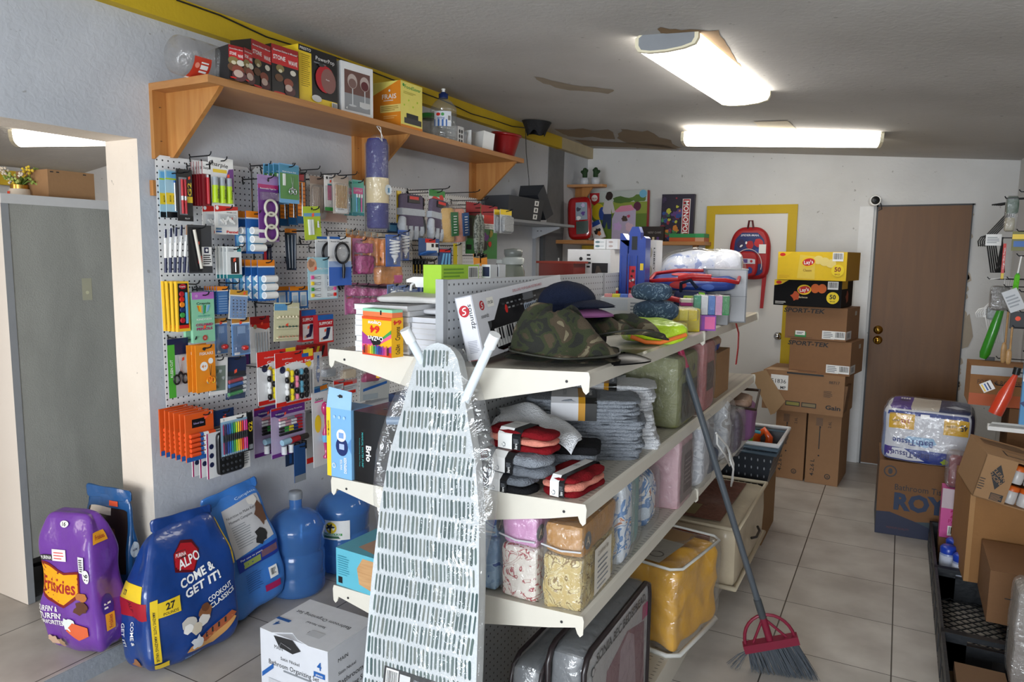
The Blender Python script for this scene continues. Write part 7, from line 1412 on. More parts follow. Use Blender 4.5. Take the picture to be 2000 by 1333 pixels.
def d_(m,fs):
    f=fs['front'];r=fs['right'];m.poly(f,[(.02,.44),(.02,.68),(.2,.66),(.5,.6),(.78,.62),(.76,.44),(.5,.36),(.2,.4)],C('#7a1c20',r=.3));m.poly(f,[(.03,.46),(.03,.66),(.2,.64),(.5,.585),(.75,.6),(.73,.46),(.5,.38),(.2,.42)],C('#f0a81c',r=.3));m.text(f,'Friskies',.38,.51,.052,C('#a01c20'),w=w_*.62,bold=.02,rot=-4)
    m.text(f,"SURFIN' &",.2,.345,.02,W_,w=.1);m.text(f,"TURFIN'",.24,.295,.022,W_,w=.11,bold=.02);m.text(f,'FAVORITES',.24,.245,.02,W_,w=.12,bold=.02);m.R(f,.06,.68,.3,.72,DK);m.text(f,'PURINA',.18,.7,.014,W_,w=.06);m.R(f,.3,.68,.55,.76,C('#efe6e8'));m.lines(f,.33,.69,.52,.75,3,CB['rd'],.3)
    m.blob(f,.82,.44,.03,C('#b5703a'),4,ry=.02);m.blob(f,.78,.36,.032,C('#5a3322'),5,ry=.022);m.blob(f,.55,.25,.026,C('#dfe8e4'),6);m.poly(f,[(.5,.2),(.62,.26),(.85,.22),(.86,.16),(.7,.13)],C('#d8633a'));m.disc(f,.5,.95,.028,W_,.018);m.text(f,'16',.5,.95,.022,DK,bold=.02);m.disc(f,.95,.6,.02,W_,.026);m.text(f,'16',.95,.6,.022,DK,rot=90,bold=.02);m.R(f,.82,.62,.92,.73,C('#dcdce0'));m.lines(f,.84,.63,.9,.72,6,DK,.4)
    m.disc(r,.35,.35,.03,C('#3a2a8c'),.045);m.lines(r,.25,.32,.45,.38,2,W_);m.R(r,.25,.17,.5,.29,C('#e8a01c'));m.text(r,'Friskies',.38,.23,.018,C('#a01c20'),w=.05,rot=90);m.R(r,.1,.8,.6,.88,C('#e8a01c'));m.text(r,'Friskies',.35,.84,.018,C('#a01c20'),w=.06);m.blob(f,.15,.08,.03,C('#c9a890'),7);m.blob(f,.32,.07,.025,C('#a88a6a'),8)
w_=.29
petbag('cat_food_bag','purple bag of Friskies cat food standing at the doorway step, its top leaning left',Vector((-2.84,1.475,.085)),10,.285,.17,.55,PU,d_,roll_=-4,tw=.8,td=.45,seed=2,crease=.02)
def d_(m,fs):
    f=fs['front'];l=fs['left']
    m.poly(f,[(.3,.8),(.32,.68),(.52,.64),(.62,.78),(.55,.86),(.4,.88)],C('#5a0f18',r=.3));m.poly(f,[(.31,.8),(.33,.7),(.52,.655),(.6,.78),(.54,.84),(.4,.86)],C('#b01c28',r=.3));m.R(f,.33,.76,.45,.81,DK);m.text(f,'PURINA',.39,.785,.014,W_,w=.05);m.text(f,'ALPO',.48,.735,.036,W_,w=.1,rot=12,bold=.02)
    m.text(f,'COME &',.55,.62,.034,W_,w=.15,rot=14,bold=.03);m.text(f,'GET IT!',.6,.54,.034,W_,w=.15,rot=14,bold=.03);m.text(f,'COOKOUT',.78,.44,.02,W_,w=.11,rot=22,bold=.02);m.text(f,'CLASSICS',.8,.39,.02,W_,w=.12,rot=20,bold=.02)
    m.R(f,.12,.42,.35,.53,CB['y']);m.text(f,'27',.25,.49,.026,DK,bold=.03);m.text(f,'POUNDS',.25,.44,.012,DK,w=.06,bold=0);m.R(f,.03,.1,.12,.56,CB['y']);m.text(f,'AMAZING TASTE. AMAZING VALUE.',.075,.3,.013,DK,w=.2,rot=-90);m.R(f,.03,.0,.2,.08,CB['y'])
    for k,(u,v,r,c) in enumerate(((.42,.3,.03,'#c9c4bc'),(.6,.33,.03,'#8a5a38'),(.58,.28,.025,'#e4e0da'),(.5,.24,.025,'#d4c8b4'),(.61,.37,.018,'#6a4028'),(.41,.26,.02,'#efece6'))): m.blob(f,u,v,r,C(c),k,j=.15)
    m.poly(f,[(.38,.08),(.42,.12),(.9,.22),(.96,.19),(.7,.05)],C('#d09a5c'));m.poly(f,[(.5,.14),(.9,.26),(.97,.22),(.6,.1)],C('#a85a38'));[m.R(f,.6+.07*k,.13+.02*k,.62+.07*k,.17+.02*k,DK) for k in range(4)];m.blob(f,.5,.13,.028,C('#d8dce0'),9)
    m.text(f,'DOG FOOD',.45,.03,.014,C('#7fa4d8'),w=.07);m.R(l,.0,.55,.9,.66,CB['y']);m.text(l,'27',.4,.6,.02,DK);m.R(l,.0,.42,1,.55,C('#a8182a'));m.text(l,'ALPO',.5,.48,.03,C('#5a0f18'),w=.07,rot=-80);m.text(l,'COME &',.5,.3,.02,W_,w=.09,rot=-80);m.text(l,'GET IT!',.25,.28,.02,W_,w=.09,rot=-80);m.blob(l,.5,.05,.03,C('#9a6a48'),3)
    m.poly(fs['right'],[(0,.6),(.5,.55),(.5,.95),(0,1)],CB['y'])
petbag('dog_food_bag','big dark blue ALPO dog food bag with a yellow 27 pound flag',Vector((-2.4,1.615,.016)),84,.4,.21,.55,NB,d_,lean=-4,tw=.66,td=.1,seed=5,topseal=NB,skew=.08,crease=.022)
def d_(m,fs):
    f=fs['front'];m.poly(f,[(.2,.52),(.24,.92),(.95,.95),(.92,.56)],C('#c6c6c9',r=.35));m.text(f,'Nutrition to Make Every',.55,.84,.012,DK,w=.16,bold=0);m.text(f,'Moment Complete',.5,.8,.012,DK,w=.12,bold=0);m.lines(f,.3,.58,.62,.77,10,CB['gr'],.3)
    m.blob(f,.85,.78,.03,C('#6a4a38'),3,ry=.05);m.blob(f,.8,.9,.028,C('#e0dcd6'),4);m.blob(f,.7,.6,.03,DK,5);m.R(f,.2,.4,.95,.52,C('#1c3a9c'));m.R(f,.3,.415,.6,.47,C('#9cae5a'));m.R(f,.62,.43,.92,.49,C('#7a5a6a'));m.text(f,'For one to years',.45,.495,.009,W_,w=.11);m.lines(f,.3,.18,.58,.36,9,C('#24508c'),.25);m.R(f,.68,.22,.82,.32,W_);m.barcode(f,.7,.23,.8,.31);m.R(f,.58,.12,.84,.18,C('#a81c5a'));m.text(f,'Complete',.72,1.0,.022,C('#bcd8f4'),w=.13,rot=4)
petbag('dog_food_bag','light blue Complete dog food bag with its back label, leaning against the wall',Vector((-2.455,2.075,.016)),84,.29,.12,.55,LBc,d_,lean=-5,tw=.98,td=.06,seed=8,topseal=LBc,roll_=-9,crease=.016)
def d_(m,fs):
    f=fs['front'];r=fs['right'];m.R(f,.05,.45,.95,.92,C('#2c221e',r=.3));m.blob(f,.3,.75,.03,C('#5a4a3a'),3);m.blob(f,.6,.7,.035,C('#6a4630'),4,ry=.05);m.R(f,.1,.86,.6,.92,C('#d8d4cc'));m.R(f,.55,.94,.75,1,C('#d8502c'));m.disc(r,.5,.62,.03,C('#d8e4ee'),.034);m.text(r,'NEW',.5,.62,.01,CB['db'])
petbag('dog_food_bag','dark blue and brown pet food bag standing behind the purple bag against the jamb',Vector((-2.905,1.685,.085)),8,.25,.07,.57,DB2,d_,tw=.97,td=.12,seed=11,topseal=DB2)
# ================================================================ FRIDGE IN THE SIDE ROOM
FZ=.082;FX=-3.30;FY=1.665;FH=1.79
t=thing('upright_fridge','old white upright fridge with a grey galvanised side, seen through the doorway','fridge',AT((FX-.75,FY,FZ)))
GAL=ramp_mat('galvanised_grey',[(.2,'#868781'),(.8,'#a1a29b')],(1,1,.4),5,6,.5,.45,.25,160,False)
FW=C('#e6dfd6',r=.18,cc=.6,var=.02,sc=3)
m=MB();m.box(0,.03,.2,.745,.72,FH-.24,GAL);part('cabinet',m,t)
m=MB();m.box(0,0,0,.75,.03,FH-.04,FW,right=C('#8e9194'));part('front_panel',m,t)
m=MB();m.box(0,0,FH-.04,.755,.76,.04,C('#c9c9c8'));part('top_panel',m,t)
m=MB();m.box(0,.03,0,.745,.72,.02,C('#4a4c4e'));m.box(0,.7,.02,.745,.03,.18,DK);part('base_frame',m,t)
m=MB();m.lathe([(.07,0),(.07,.1)],BLACK,16,(.55,.25,.02));m.tube([(.4,.12,.03),(.6,.2,.1),(.7,.35,.05),(.5,.4,.12)],.01,DK,8);m.box(.4,.42,.02,.2,.15,.12,DK);part('compressor',m,t)
m=MB();p=on(174,563,0,FX);m.box(.746,p.y-FY-.03,p.z-FZ-.055,.001,.045,.1,C('#a8a690'));m.T=Matrix.Translation((.747,p.y-FY-.007,p.z-FZ-.02)) @ Matrix.Rotation(pi/2,4,'Y');m.lathe([(.008,0),(.008,.001)],C('#c9c8a8'),12);part('side_plate',m,t)
ZT=FZ+FH
P1=on(38,365,1,FY+.2);t=thing('flower_pot','artificial flowers in a cream pot with a gold band on top of the fridge','flower arrangement',AT((P1.x,FY+.2,ZT)))
m=MB();m.lathe([(.048,0),(.05,.005),(.04,.04)],C('#e9dccb',r=.3),24);part('pot',m,t)
m=MB();m.lathe([(.036,.04),(.036,.058)],C('#c9a050',r=.25,metal=.9),24);m.R(flat((-.012,-.046,.016),(1,0,0),(0,0,1),.02,.012),0,0,1,1,PRICE);part('gold_band',m,t)
rr=random.Random(5)
for k in range(26):
    a=rr.uniform(0,6.28);s=rr.uniform(.3,1);e=Vector((cos(a)*.09*s,sin(a)*.07*s,.07+.07*rr.random()*(1.3-s*.5)));m=MB();m.tube([(0,0,.05),e*.6+Vector((0,0,.03)),e],[.002,.002,.001],C('#6a8a3a'),5)
    c=('#e9dcc8','#b9c46a','#8fa84a','#e6c83a')[k % 4]
    for q in range(5): o_=e+Vector((rr.uniform(-.014,.014),rr.uniform(-.014,.014),rr.uniform(-.014,.014)));m.lathe([(.001,-.006),(.007,0),(.001,.007)],C(c),7,tuple(o_))
    part('flower_stem' if k % 2 else 'leaf_spray',m,t)
m=MB();F1=m.box(0,0,0,.2,.32,.12,CB1,front=CB1);m.R(F1['front'],.1,.9,.2,.93,DK);put('brown_carton',m,'brown carton on top of the fridge behind the flowers','carton',AT((FX-.32,FY+.14,ZT)))
o=COL.objects['brown_carton.001'] if 'brown_carton.001' in COL.objects else None
if o:
    A=on(96,350,0,FX-.05);B=on(186,345,0,FX-.05);o.matrix_world=AT((FX-.06,A.y,ZT),90);m=MB();F1=m.box(0,0,0,B.y-A.y,.25,zat(A,330)-ZT,CB1);m.R(F1['front'],.05,.9,.12,.94,DK);m.R(F1['front'],.18,.9,.24,.94,DK);m.R(F1['front'],.75,.9,.82,.94,DK)
    me=bpy.data.meshes.new('brown_carton');me.from_pydata(m.v,[],m.f);[me.materials.append(q) for q in m.mats];me.polygons.foreach_set('material_index',m.m);o.data=me
# ================================================================ BROOM
t=thing('broom','broom with a dark grey pole and red collar leaning on the shelf edge','broom',AT((0,0,0)))
A=on(1490,1207,1,2.86);B=on(1363,795,0,-.655);d=(B-A).normalized()
m=MB();m.tube([A,B+d*.0],.0125,C('#4a5158',r=.35,cc=.3),14);m.tube([A-d*.0,A+d*.08],.015,C('#3f4448',r=.4),14);part('pole',m,t)
Q=on(1325,690,0,-.72)
m=MB();m.tube([B,B+d*.16],.0125,C('#4a5158',r=.35),14);m.tube([B+d*.16,B+d*.3],.0128,C('#a01848',r=.3),14);part('pole_top',m,t)
up=d;sd=Vector((.96,.28,0));sd=(sd-up*sd.dot(up)).normalized();fw=up.cross(sd).normalized()
BM=Matrix(((sd.x,fw.x,up.x,A.x),(sd.y,fw.y,up.y,A.y),(sd.z,fw.z,up.z,A.z),(0,0,0,1))) @ Matrix.Scale(1.12,4)
RB2=C('#7a1c34',r=.35)
m=MB();m.T=BM;arc=[(.085*cos(pi*k/14),0,-.09+.1*sin(pi*k/14)) for k in range(15)];m.tube(arc,.006,RB2,8);m.tube([(0,0,.03),(0,0,-.09)],.013,RB2,10);m.tube([(0,0,0),(-.06,0,-.09)],.005,RB2,7);m.tube([(0,0,0),(.06,0,-.09)],.005,RB2,7);m.obox((0,0,-.1),.19,.035,.03,RB2);part('collar',m,t,'dark red plastic collar')
m=MB();rr=random.Random(9);BR=C('#4f565e',r=.6)
for k in range(420):
    x=rr.uniform(-1,1);y=rr.uniform(-1,1);s=1.35+rr.uniform(-.08,.1);L2=.17+rr.uniform(-.01,.012)-abs(x)*.015
    a=BM @ Vector((x*.085,y*.014,-.11));b=BM @ Vector((x*.085*s,y*.028,-.11-L2));b.z=max(.002,b.z);mid=(a+b)/2+Vector((rr.uniform(-.003,.003),0,0))
    wd=sd*.0011;m.add([a-wd,a+wd,mid+wd,b+wd*.6,b-wd*.6,mid-wd],[(0,1,2,5),(5,2,3,4)],BR);wd=fw*.0011;m.add([a-wd,a+wd,mid+wd,b+wd*.6,b-wd*.6,mid-wd],[(0,1,2,5),(5,2,3,4)],BR)
for k in range(22):
    x=-1+rr.uniform(0,.25);a=BM @ Vector((x*.085,0,-.11));b=BM @ Vector((x*.17-rr.uniform(0,.04),rr.uniform(-.02,.02),-.2-rr.uniform(0,.04)));b.z=max(.003,b.z);m.tube([a,(a+b)/2+Vector((0,0,.008)),b],.0008,BR,4)
part('bristles',m,t,'grey bristles splayed at the left','stuff')
# ================================================================ BACK WALL AND CORNER
p=on(1000,440,0,XL+.0)
# grey wall shelf on the left wall with two bins
A=on(1000,430,0,-2.35);Bq=on(1122,438,0,-2.35);zg=(A.z+Bq.z)/2
t=thing('metal_shelf','small grey metal shelf on white brackets on the left wall','shelf',AT((XL,A.y,zg)))
m=MB();m.box(0,0,-.018,.3,Bq.y-A.y,.018,C('#8d9095',r=.5));part('shelf_board',m,t)
for q in (.12,Bq.y-A.y-.16): m=MB();m.prism([(.0,-.02),(.24,-.02),(.24,-.03),(.02,-.11),(0,-.11)],q,q+.02,C('#c3c6cb',r=.4));[m.disc(flat((.05,q-.0004,-.05),(1,0,0),(0,0,1),1,1),.03*k,0,.008,DK,.003,rel=False) for k in range(2)];part('bracket',m,t)
L1,L2_=A.y,Bq.y
m=MB();m.box(XL+.001,on(1040,460,0,XL).y,.3,.03,.04,zg-.35,C('#9da0a6',r=.5));put('metal_rail',m,'grey metal upright rail on the left wall below the metal shelf','rail')
BN=C('#33363c',r=.5)
def tub(P,a,w,d,h,label,lean=0,roll_=0,mark=False):
    t=thing('storage_basket',label,'basket',AT(P,a,lean,roll_));m=MB();q=.02
    for pts in (((q,q),(w-q,q),(w,0),(0,0)),): pass
    B_=[(q,q,0),(w-q,q,0),(w-q,d-q,0),(q,d-q,0)];T_=[(0,0,h),(w,0,h),(w,d,h),(0,d,h)];I_=[(.008,.008,h),(w-.008,.008,h),(w-.008,d-.008,h),(.008,d-.008,h)];J_=[(q+.006,q+.006,.006),(w-q-.006,q+.006,.006),(w-q-.006,d-q-.006,.006),(q+.006,d-q-.006,.006)]
    m.add(B_+T_,[(0,1,5,4),(1,2,6,5),(2,3,7,6),(3,0,4,7),(0,3,2,1)],BN);m.add(I_+J_,[(0,4,5,1),(1,5,6,2),(2,6,7,3),(3,7,4,0),(4,7,6,5)],BN);m.add(T_+I_,[(i,(i+1) % 4,4+(i+1) % 4,4+i) for i in range(4)],BN)
    if mark: f=flat((.0,-.004,0),(1,0,0),(0,0,1),w,h);f2=FR(lambda u,v,e: Vector((u,q*(1-v/h)-e,v)),0,w,h);[m.R(f2,.72,.1+.3*k,.84,.32+.3*k,W_) for k in range(3)];[m.R(f2,.76,.15+.3*k,.8,.27+.3*k,BN) for k in range(3)]
    part('basket_body',m,t);return t
a=on(993,425,0,-2.38).y;b=on(1062,425,0,-2.38).y
tub(Vector((-2.38,max(L1+.01,a),zg+.001)),90,b-a,.2,.16,'dark grey open basket sitting upright on the metal shelf',mark=True)
tub(Vector((-2.40,b-.04,zg+.215)),90,.27,.2,.1,'dark grey basket leaning upside down against the first one',0,50)
# electrical panel
y0=on(1060,480,0,XL+.03).y;y1=on(1098,480,0,XL+.03).y;z0=on(1080,520,0,XL+.03).z-.2;z1_=on(1080,455,0,XL+.03).z
t=thing('electrical_panel','dark grey electrical panel door set in the cement strip of the left wall','electrical panel',AT((XL+.005,y0,z0)))
m=MB();m.box(0,0,0,.03,y1-y0,z1_-z0,C('#4a4c50',r=.6));m.box(.03,.03,.03,.004,y1-y0-.06,z1_-z0-.06,C('#55575b',r=.6));part('panel_box',m,t);m=MB();m.box(.034,y1-y0-.1,(z1_-z0)*.5,.006,.012,.03,W_);part('latch',m,t)
# tiny corner shelf with two cactus pots
YW=YB-.003
A=on(1130,358,1,6.04);Bq=on(1180,361,1,6.04)
t=thing('corner_shelf','tiny wooden corner shelf high on the back wall','shelf',AT((XL+.002,5.93,A.z-.02)))
m=MB();m.prism([(0,0),(Bq.x-XL+.0,.06),(Bq.x-XL+.02,.12),(Bq.x-XL-.02,.2),(0,.2)],-.022,0,PLY,ax='z');part('shelf_board',m,t)
m=MB();m.box(0,.18,-.26,.1,.018,.24,PLY2);m.prism([(.1,-.022),(.2,-.022),(.12,-.14),(.1,-.2)],.1,.12,PLY2);part('bracket',m,t)
zc=A.z-.0195
for k,px in enumerate((1142,1163)):
    q=on(px,357,1,6.03);t=thing('cactus_pot','small cactus in a white pot, '+('left','right')[k]+' of the pair on the tiny shelf','potted plant',AT((max(q.x,XL+.045),6.03,zc)),'small cacti in white pots')
    m=MB();m.lathe([(.03,0),(.036,.002),(.04,.06),(.036,.06),(.03,.05),(.001,.05)],C('#c9ccd2',r=.4),20);part('pot',m,t)
    CG=C('#22401e',r=.7,var=.3,sc=60,bump=.6,bs=120);m=MB();m.lathe([(.016,0),(.022,.03),(.022,.08),(.014,.1),(.001,.105)],CG,14,(0,0,.045));m.T=Matrix.Translation((.0,0,.085)) @ Matrix.Rotation((-.7,.8)[k],4,'Y');m.lathe([(.008,0),(.014,.02),(.014,.045),(.001,.055)],CG,12);m.T=Matrix.Translation((.0,0,.1)) @ Matrix.Rotation((.7,-.6)[k],4,'Y');m.lathe([(.008,0),(.013,.02),(.012,.035),(.001,.045)],CG,12);part('cactus',m,t)
# long shelf with toys
zb=on(1240,472,1,YW-.22).z;xe=on(1378,470,1,YW-.22).x
t=thing('toy_shelf','long wooden shelf on the back wall carrying toys and board games','shelf',AT((XL+.002,YW-.26,zb)))
m=MB();m.box(0,0,-.03,xe-XL,.26,.03,PLY);part('shelf_board',m,t)
m=MB();m.box(0,-.5,-.03,.32,.498,.03,PLY);part('side_board',m,t)
m=MB();m.box(.3,.2,-.2,.04,.055,.17,PLY2);part('bracket',m,t);m=MB();m.box(xe-XL-.15,.2,-.2,.04,.055,.17,PLY2);part('bracket',m,t)
m=MB();q=on(1118,495,1,YW-.25);m.box(0,0,0,.3,.1,.09,C('#b89a20'));put('yellow_bin',m,'dull yellow bin under the left part of the toy shelf','bin',AT((XL+.01,YW-.12,zb-.125)))
def bk(px0,px1,ytop,Y,d,mat,name,label,cat,draw=None,z=None,roll_=0,**fm):
    z=zb if z is None else z;a=on(px0,460,1,Y);b=on(px1,460,1,Y);w=b.x-a.x;h=zat((a.x,Y),ytop)-z
    m=MB();F1=m.box(0,0,0,w,d,h,mat,**fm)
    if draw: draw(m,F1['front'])
    return put(name,m,label,cat,AT((a.x,Y,z+.0005),0,0,roll_))
# red ride-on / case
a=on(1108,460,1,5.75);b=on(1152,460,1,5.75);h_=zat(a,386)-zb
t=thing('red_toy_case','tall glossy red plastic toy case at the left end of the toy shelf','toy',AT((a.x,5.75,zb+.003),6,-3,-3))
m=MB();m.soft(b.x-a.x,.08,h_,C('#a01218',r=.2,cc=.7),k=5,n=18,amp=0);f=m.fs['front'];m.R(f,.38,.45,.9,.88,C('#8c9aa8'));[m.blob(f,.5+.2*(k % 2),.5+.1*k,.018,C(('#e6e6e6','#5a3a8c','#3a3a4a','#c8b8d8')[k]),k) for k in range(4)];m.R(f,.4,.1,.95,.42,C('#3a4a44'));part('case_body',m,t)
def d_(m,F):
    m.R(F,0,.0,1,.6,C('#5f7a26'));m.R(F,0,.55,1,.8,C('#8a9a3a'));m.R(F,0,.78,1,1,C('#b9c0bc'));m.blob(F,.6,.82,.1,C('#4a6a28'),2,ry=.03);m.blob(F,.85,.85,.08,C('#5a7a30'),3,ry=.03)
    m.disc(F,.17,.6,.06,C('#d8c21c'),.075);m.disc(F,.24,.56,.03,C('#2a4a9c'),.06)
    m.poly(F,[(.02,.97),(.19,.97),(.19,.8),(.105,.72),(.02,.8)],C('#b81c24'));m.disc(F,.105,.87,.03,W_);m.text(F,'play day',.105,.87,.014,C('#b81c24'),w=.05)
    m.blob(F,.36,.9,.035,C('#2a1a14'),5,j=.1,ry=.038);m.poly(F,[(.28,.8),(.42,.8),(.47,.58),(.42,.56),(.4,.66),(.4,.55),(.28,.55),(.25,.62)],C('#c6c2c4'));m.poly(F,[(.27,.55),(.41,.55),(.4,.25),(.35,.25),(.33,.4),(.3,.26),(.25,.3)],C('#24345a'));m.disc(F,.84,.69,.035,C('#5a1c3c'),.04);m.disc(F,.93,.93,.035,C('#6fb0d0'),.035)
    m.soft_=None;m.poly(F,[(.42,.02),(.42,.45),(.47,.6),(.55,.68),(.74,.7),(.82,.62),(.82,.02)],C('#b9aec8'));m.poly(F,[(.46,.6),(.56,.7),(.74,.72),(.8,.62),(.7,.6),(.5,.58)],C('#d88aa8'));m.blob(F,.63,.45,.03,C('#4a3a30'),7);m.blob(F,.7,.5,.015,C('#c04a6a'),8);m.blob(F,.52,.3,.04,C('#c8a8d8'),9);m.blob(F,.72,.28,.04,C('#d8b8c8'),10)
bk(1148,1262,375,YW-.12,.07,C('#6a7a3a'),'play_tent_box','large green box with a photo of a child and a pale pink toy suitcase','toy box',d_,right=C('#a8241c'))
for k in range(2):
    a=on(1146+k*14,462,1,YW-.2);m=MB();m.box(0,0,0,.1,.03,.17,C('#e4e4e6'));f=m.fs['front'];m.R(f,0,.75,1,1,C('#2a50a8'));m.blob(f,.5,.45,.03,DK,2);m.blob(f,.6,.3,.02,C('#d87a3a'),3);m.blob(f,.35,.6,.014,W_,4);put('toy_card',m,'blue and white toy card with a black and white figure, '+('left','right')[k]+' one leaning left','toy',AT((a.x+.03,YW-.21-.035*k,zb+.001),0,-6,-28 if k == 0 else -24),group='blue and white toy cards')
def d_(m,F):
    rr=random.Random(4)
    for k in range(46): m.blob(F,rr.uniform(.06,.6),rr.uniform(.05,.95),rr.uniform(.008,.026),C(rr.choice(['#5a3a7c','#3a6a3c','#c87a2a','#2a4a8c','#8c2a3a','#b8b83a','#3a2a4c','#4a8c5a'])),k)
    m.R(F,.66,.02,.9,.9,C('#e6e0dc'));m.R(F,.68,.03,.88,.89,C('#a81c24'));m.text(F,'MONOPOLY',.78,.46,F.w*.15,W_,w=F.h*.8,rot=-90,bold=.02)
bk(1289,1352,380,YW-.14,.05,C('#241c30'),'board_game','upright MONOPOLY board game box with a crowded dark picture','board game',d_,left=C('#3a7ab0'),roll_=1)
for k,(c,l) in enumerate((('#b85a24','orange flat game box under the green one'),('#2a8a4a','green flat game box lying on the orange one'))):
    a=on(1308,470,1,YW-.23);b=on(1376,470,1,YW-.23);m=MB();m.box(0,0,0,b.x-a.x,.18,.032,C(c),left=C(c));m.R(m.fs['front'],.75,.0,1,1,C('#c89a7a') if k == 0 else C('#2f9a58'));put('flat_game_box',m,l,'board game',AT((a.x,YW-.25,zb+.001+.033*k)))
m=MB();a=on(1253,460,1,YW-.18);b=on(1290,460,1,YW-.18);F1=m.box(0,0,0,b.x-a.x+.03,.1,.13,C('#2a211c'))['front'];[m.R(F1,.1+.2*k,.1,.2+.2*k,.3,C(('#c89a4a','#8a5a3a','#d8c8a0','#5a3a7c')[k])) for k in range(4)];m.text(F1,'NERF GAME',.6,.6,.018,C('#8a8580'),w=.12);put('dark_toy_box',m,'low dark brown toy box between the green box and the upright game','toy box',AT((a.x,YW-.19,zb+.001)))
# security camera
q=on(1706,392,1,YW-.08);t=thing('security_camera','small white security camera with a black face above the brown door','security camera',AT((q.x,YW-.03,q.z)))
m=MB();m.T=Matrix.Rotation(pi/2,4,'X') @ Matrix.Rotation(.2,4,'Y');m.lathe([(.03,-.02),(.04,0),(.042,.06),(.038,.075)],W_,24);part('housing',m,t);m=MB();m.T=Matrix.Rotation(pi/2,4,'X') @ Matrix.Rotation(.2,4,'Y');m.lathe([(.031,.0755),(.029,.078),(.001,.079)],BLACK,24,cap=False);m.lathe([(.01,.079),(.009,.083),(.001,.084)],C('#3a3d42',r=.1),14,cap=False);part('lens_face',m,t)
m=MB();m.tube([(.02,.02,-.01),(.05,.015,-.02),(.06,.02,-.06),(.03,.025,-.08)],.004,BLACK,6);part('cable',m,t)
# hanging backpack on the white door
a=on(1424,500,1,YW-.09);b=on(1503,500,1,YW-.09);zt_=zat((a.x,YW-.09),444);z0=zat((a.x,YW-.09),545);w_=b.x-a.x;h_=zt_-z0
t=thing('kids_backpack','red and blue kids backpack with SPIDER-MAN lettering hanging on the white door','backpack',AT((a.x,YW-.1,z0)))
BR_=C('#a8161e',r=.5,bump=.2);BB_=C('#20306c',r=.5,var=.2,sc=12)
def prof_(q): s=1-.3*max(0,(q-.6)/.4)**2;return (s,1,0,0)
m=MB();m.soft(w_,.085,h_,BR_,k=4.5,n=24,amp=.003,prof=prof_);f=m.fs['front'];m.poly(f,[(.1,.5),(.1,.78),(.25,.93),(.75,.93),(.9,.78),(.9,.5)],BB_);m.text(f,'SPIDER-MAN',.5,.86,.02,C('#d8dce8'),w=.17,bold=.02)
m.blob(f,.28,.68,.035,C('#2a1a4c'),3,j=.1,ry=.04);m.blob(f,.52,.66,.03,C('#b01c24'),4,j=.15,ry=.04);m.blob(f,.74,.7,.04,C('#c8242a'),5,j=.1,ry=.035);m.disc(f,.3,.64,.014,W_,.008,rot=.7);m.disc(f,.42,.7,.008,W_,.012);m.blob(f,.7,.55,.02,C('#2a4a9c'),6);m.poly(f,[(.3,.0),(.3,.2),(.5,.28),(.85,.3),(.9,.1),(.8,.02)],BB_);part('pack_body',m,t)
m=MB();m.soft(w_*.62,.035,h_*.5,BR_,k=3.5,n=16,amp=.002,org=(w_*.12,-.03,h_*.04));f=m.fs['front'];m.R(f,.28,.52,.98,.72,C('#c9ccd8'));m.R(f,.34,.55,.6,.7,C('#5a4a8c'));m.disc(f,.76,.62,.012,C('#b81c24'));m.blob(f,.7,.25,.03,C('#26408c'),3);part('front_pocket',m,t)
m=MB();P_=[(w_*.5+w_*.34*cos(a*pi/14-.3),-.036,h_*.28+h_*.3*sin(a*pi/14-.3)) for a in range(22)];m.tube(P_,.0035,C('#d9c8c8'),6);part('pocket_piping',m,t)
m=MB();m.tube([(w_*.43,.02,h_*.97),(w_*.46,.01,h_*1.12),(w_*.54,.01,h_*1.12),(w_*.57,.02,h_*.97)],.008,C('#5a141c'),8);part('top_loop',m,t)
m=MB();m.box(w_*.74,-.005,h_*.5,w_*.17,.004,h_*.17,W_);part('price_tag',m,t)
m=MB();zz=zat((a.x,YW-.09),600)-z0;m.prism([(w_*.84,h_*.15),(w_*.95,h_*.15),(w_*.9,zz),(w_*.82,zz)][::-1],.03,.034,BR_);part('shoulder_strap',m,t)
# box tower beside the brown door -----------------------------------
KB=C('#8a6444',r=.8,var=.06,sc=25,bump=.08);KB3=C('#9a7452',r=.8,var=.06,sc=25,bump=.08)
def cbox(x0,Y,z,w,d,h,a,mat,name,label,draw=None,side=None,cat='carton',**fm):
    m=MB();F1=m.box(0,0,0,w,d,h,mat,**fm)
    if draw: draw(m,F1['front'])
    if side: side(m,F1['right'])
    return put(name,m,label,cat,AT((x0,Y,z+.001),a))
def d_(k):
    def g(m,F):
        m.text(F,'4-2.6 L',.2,.22,F.w*.12,DK,w=F.h*.24,rot=90);m.disc(F,.68,.12,F.w*.09,DK);m.disc(F,.68,.12,F.w*.065,KB3);m.text(F,'@',.68,.12,F.w*.07,DK);m.lines(F,.36,.42,.4,.78,1,DK,.9);m.disc(F,.38,.8,.006,DK);m.disc(F,.38,.4,.006,DK);m.text(F,'2.6L',.66,.85,F.w*.09,DK,rot=90,bold=0);m.R(F,.25,.82,.45,.93,C('#7a5c44'))
    return g
A0,A1,A2=on(1523,928,2,0),on(1577,934,2,0),on(1640,945,2,0)
HB=.53;yb_=5.62
cbox(-.76,yb_+.02,0,.212,.4,HB,-3,KB3,'brown_carton','brown carton printed 4-2.6 L standing on the floor, left one of the base pair',d_(0))
cbox(-.535,yb_,0,.225,.42,HB,-4,KB3,'brown_carton','brown carton printed 4-2.6 L standing on the floor, right one of the base pair',d_(1))
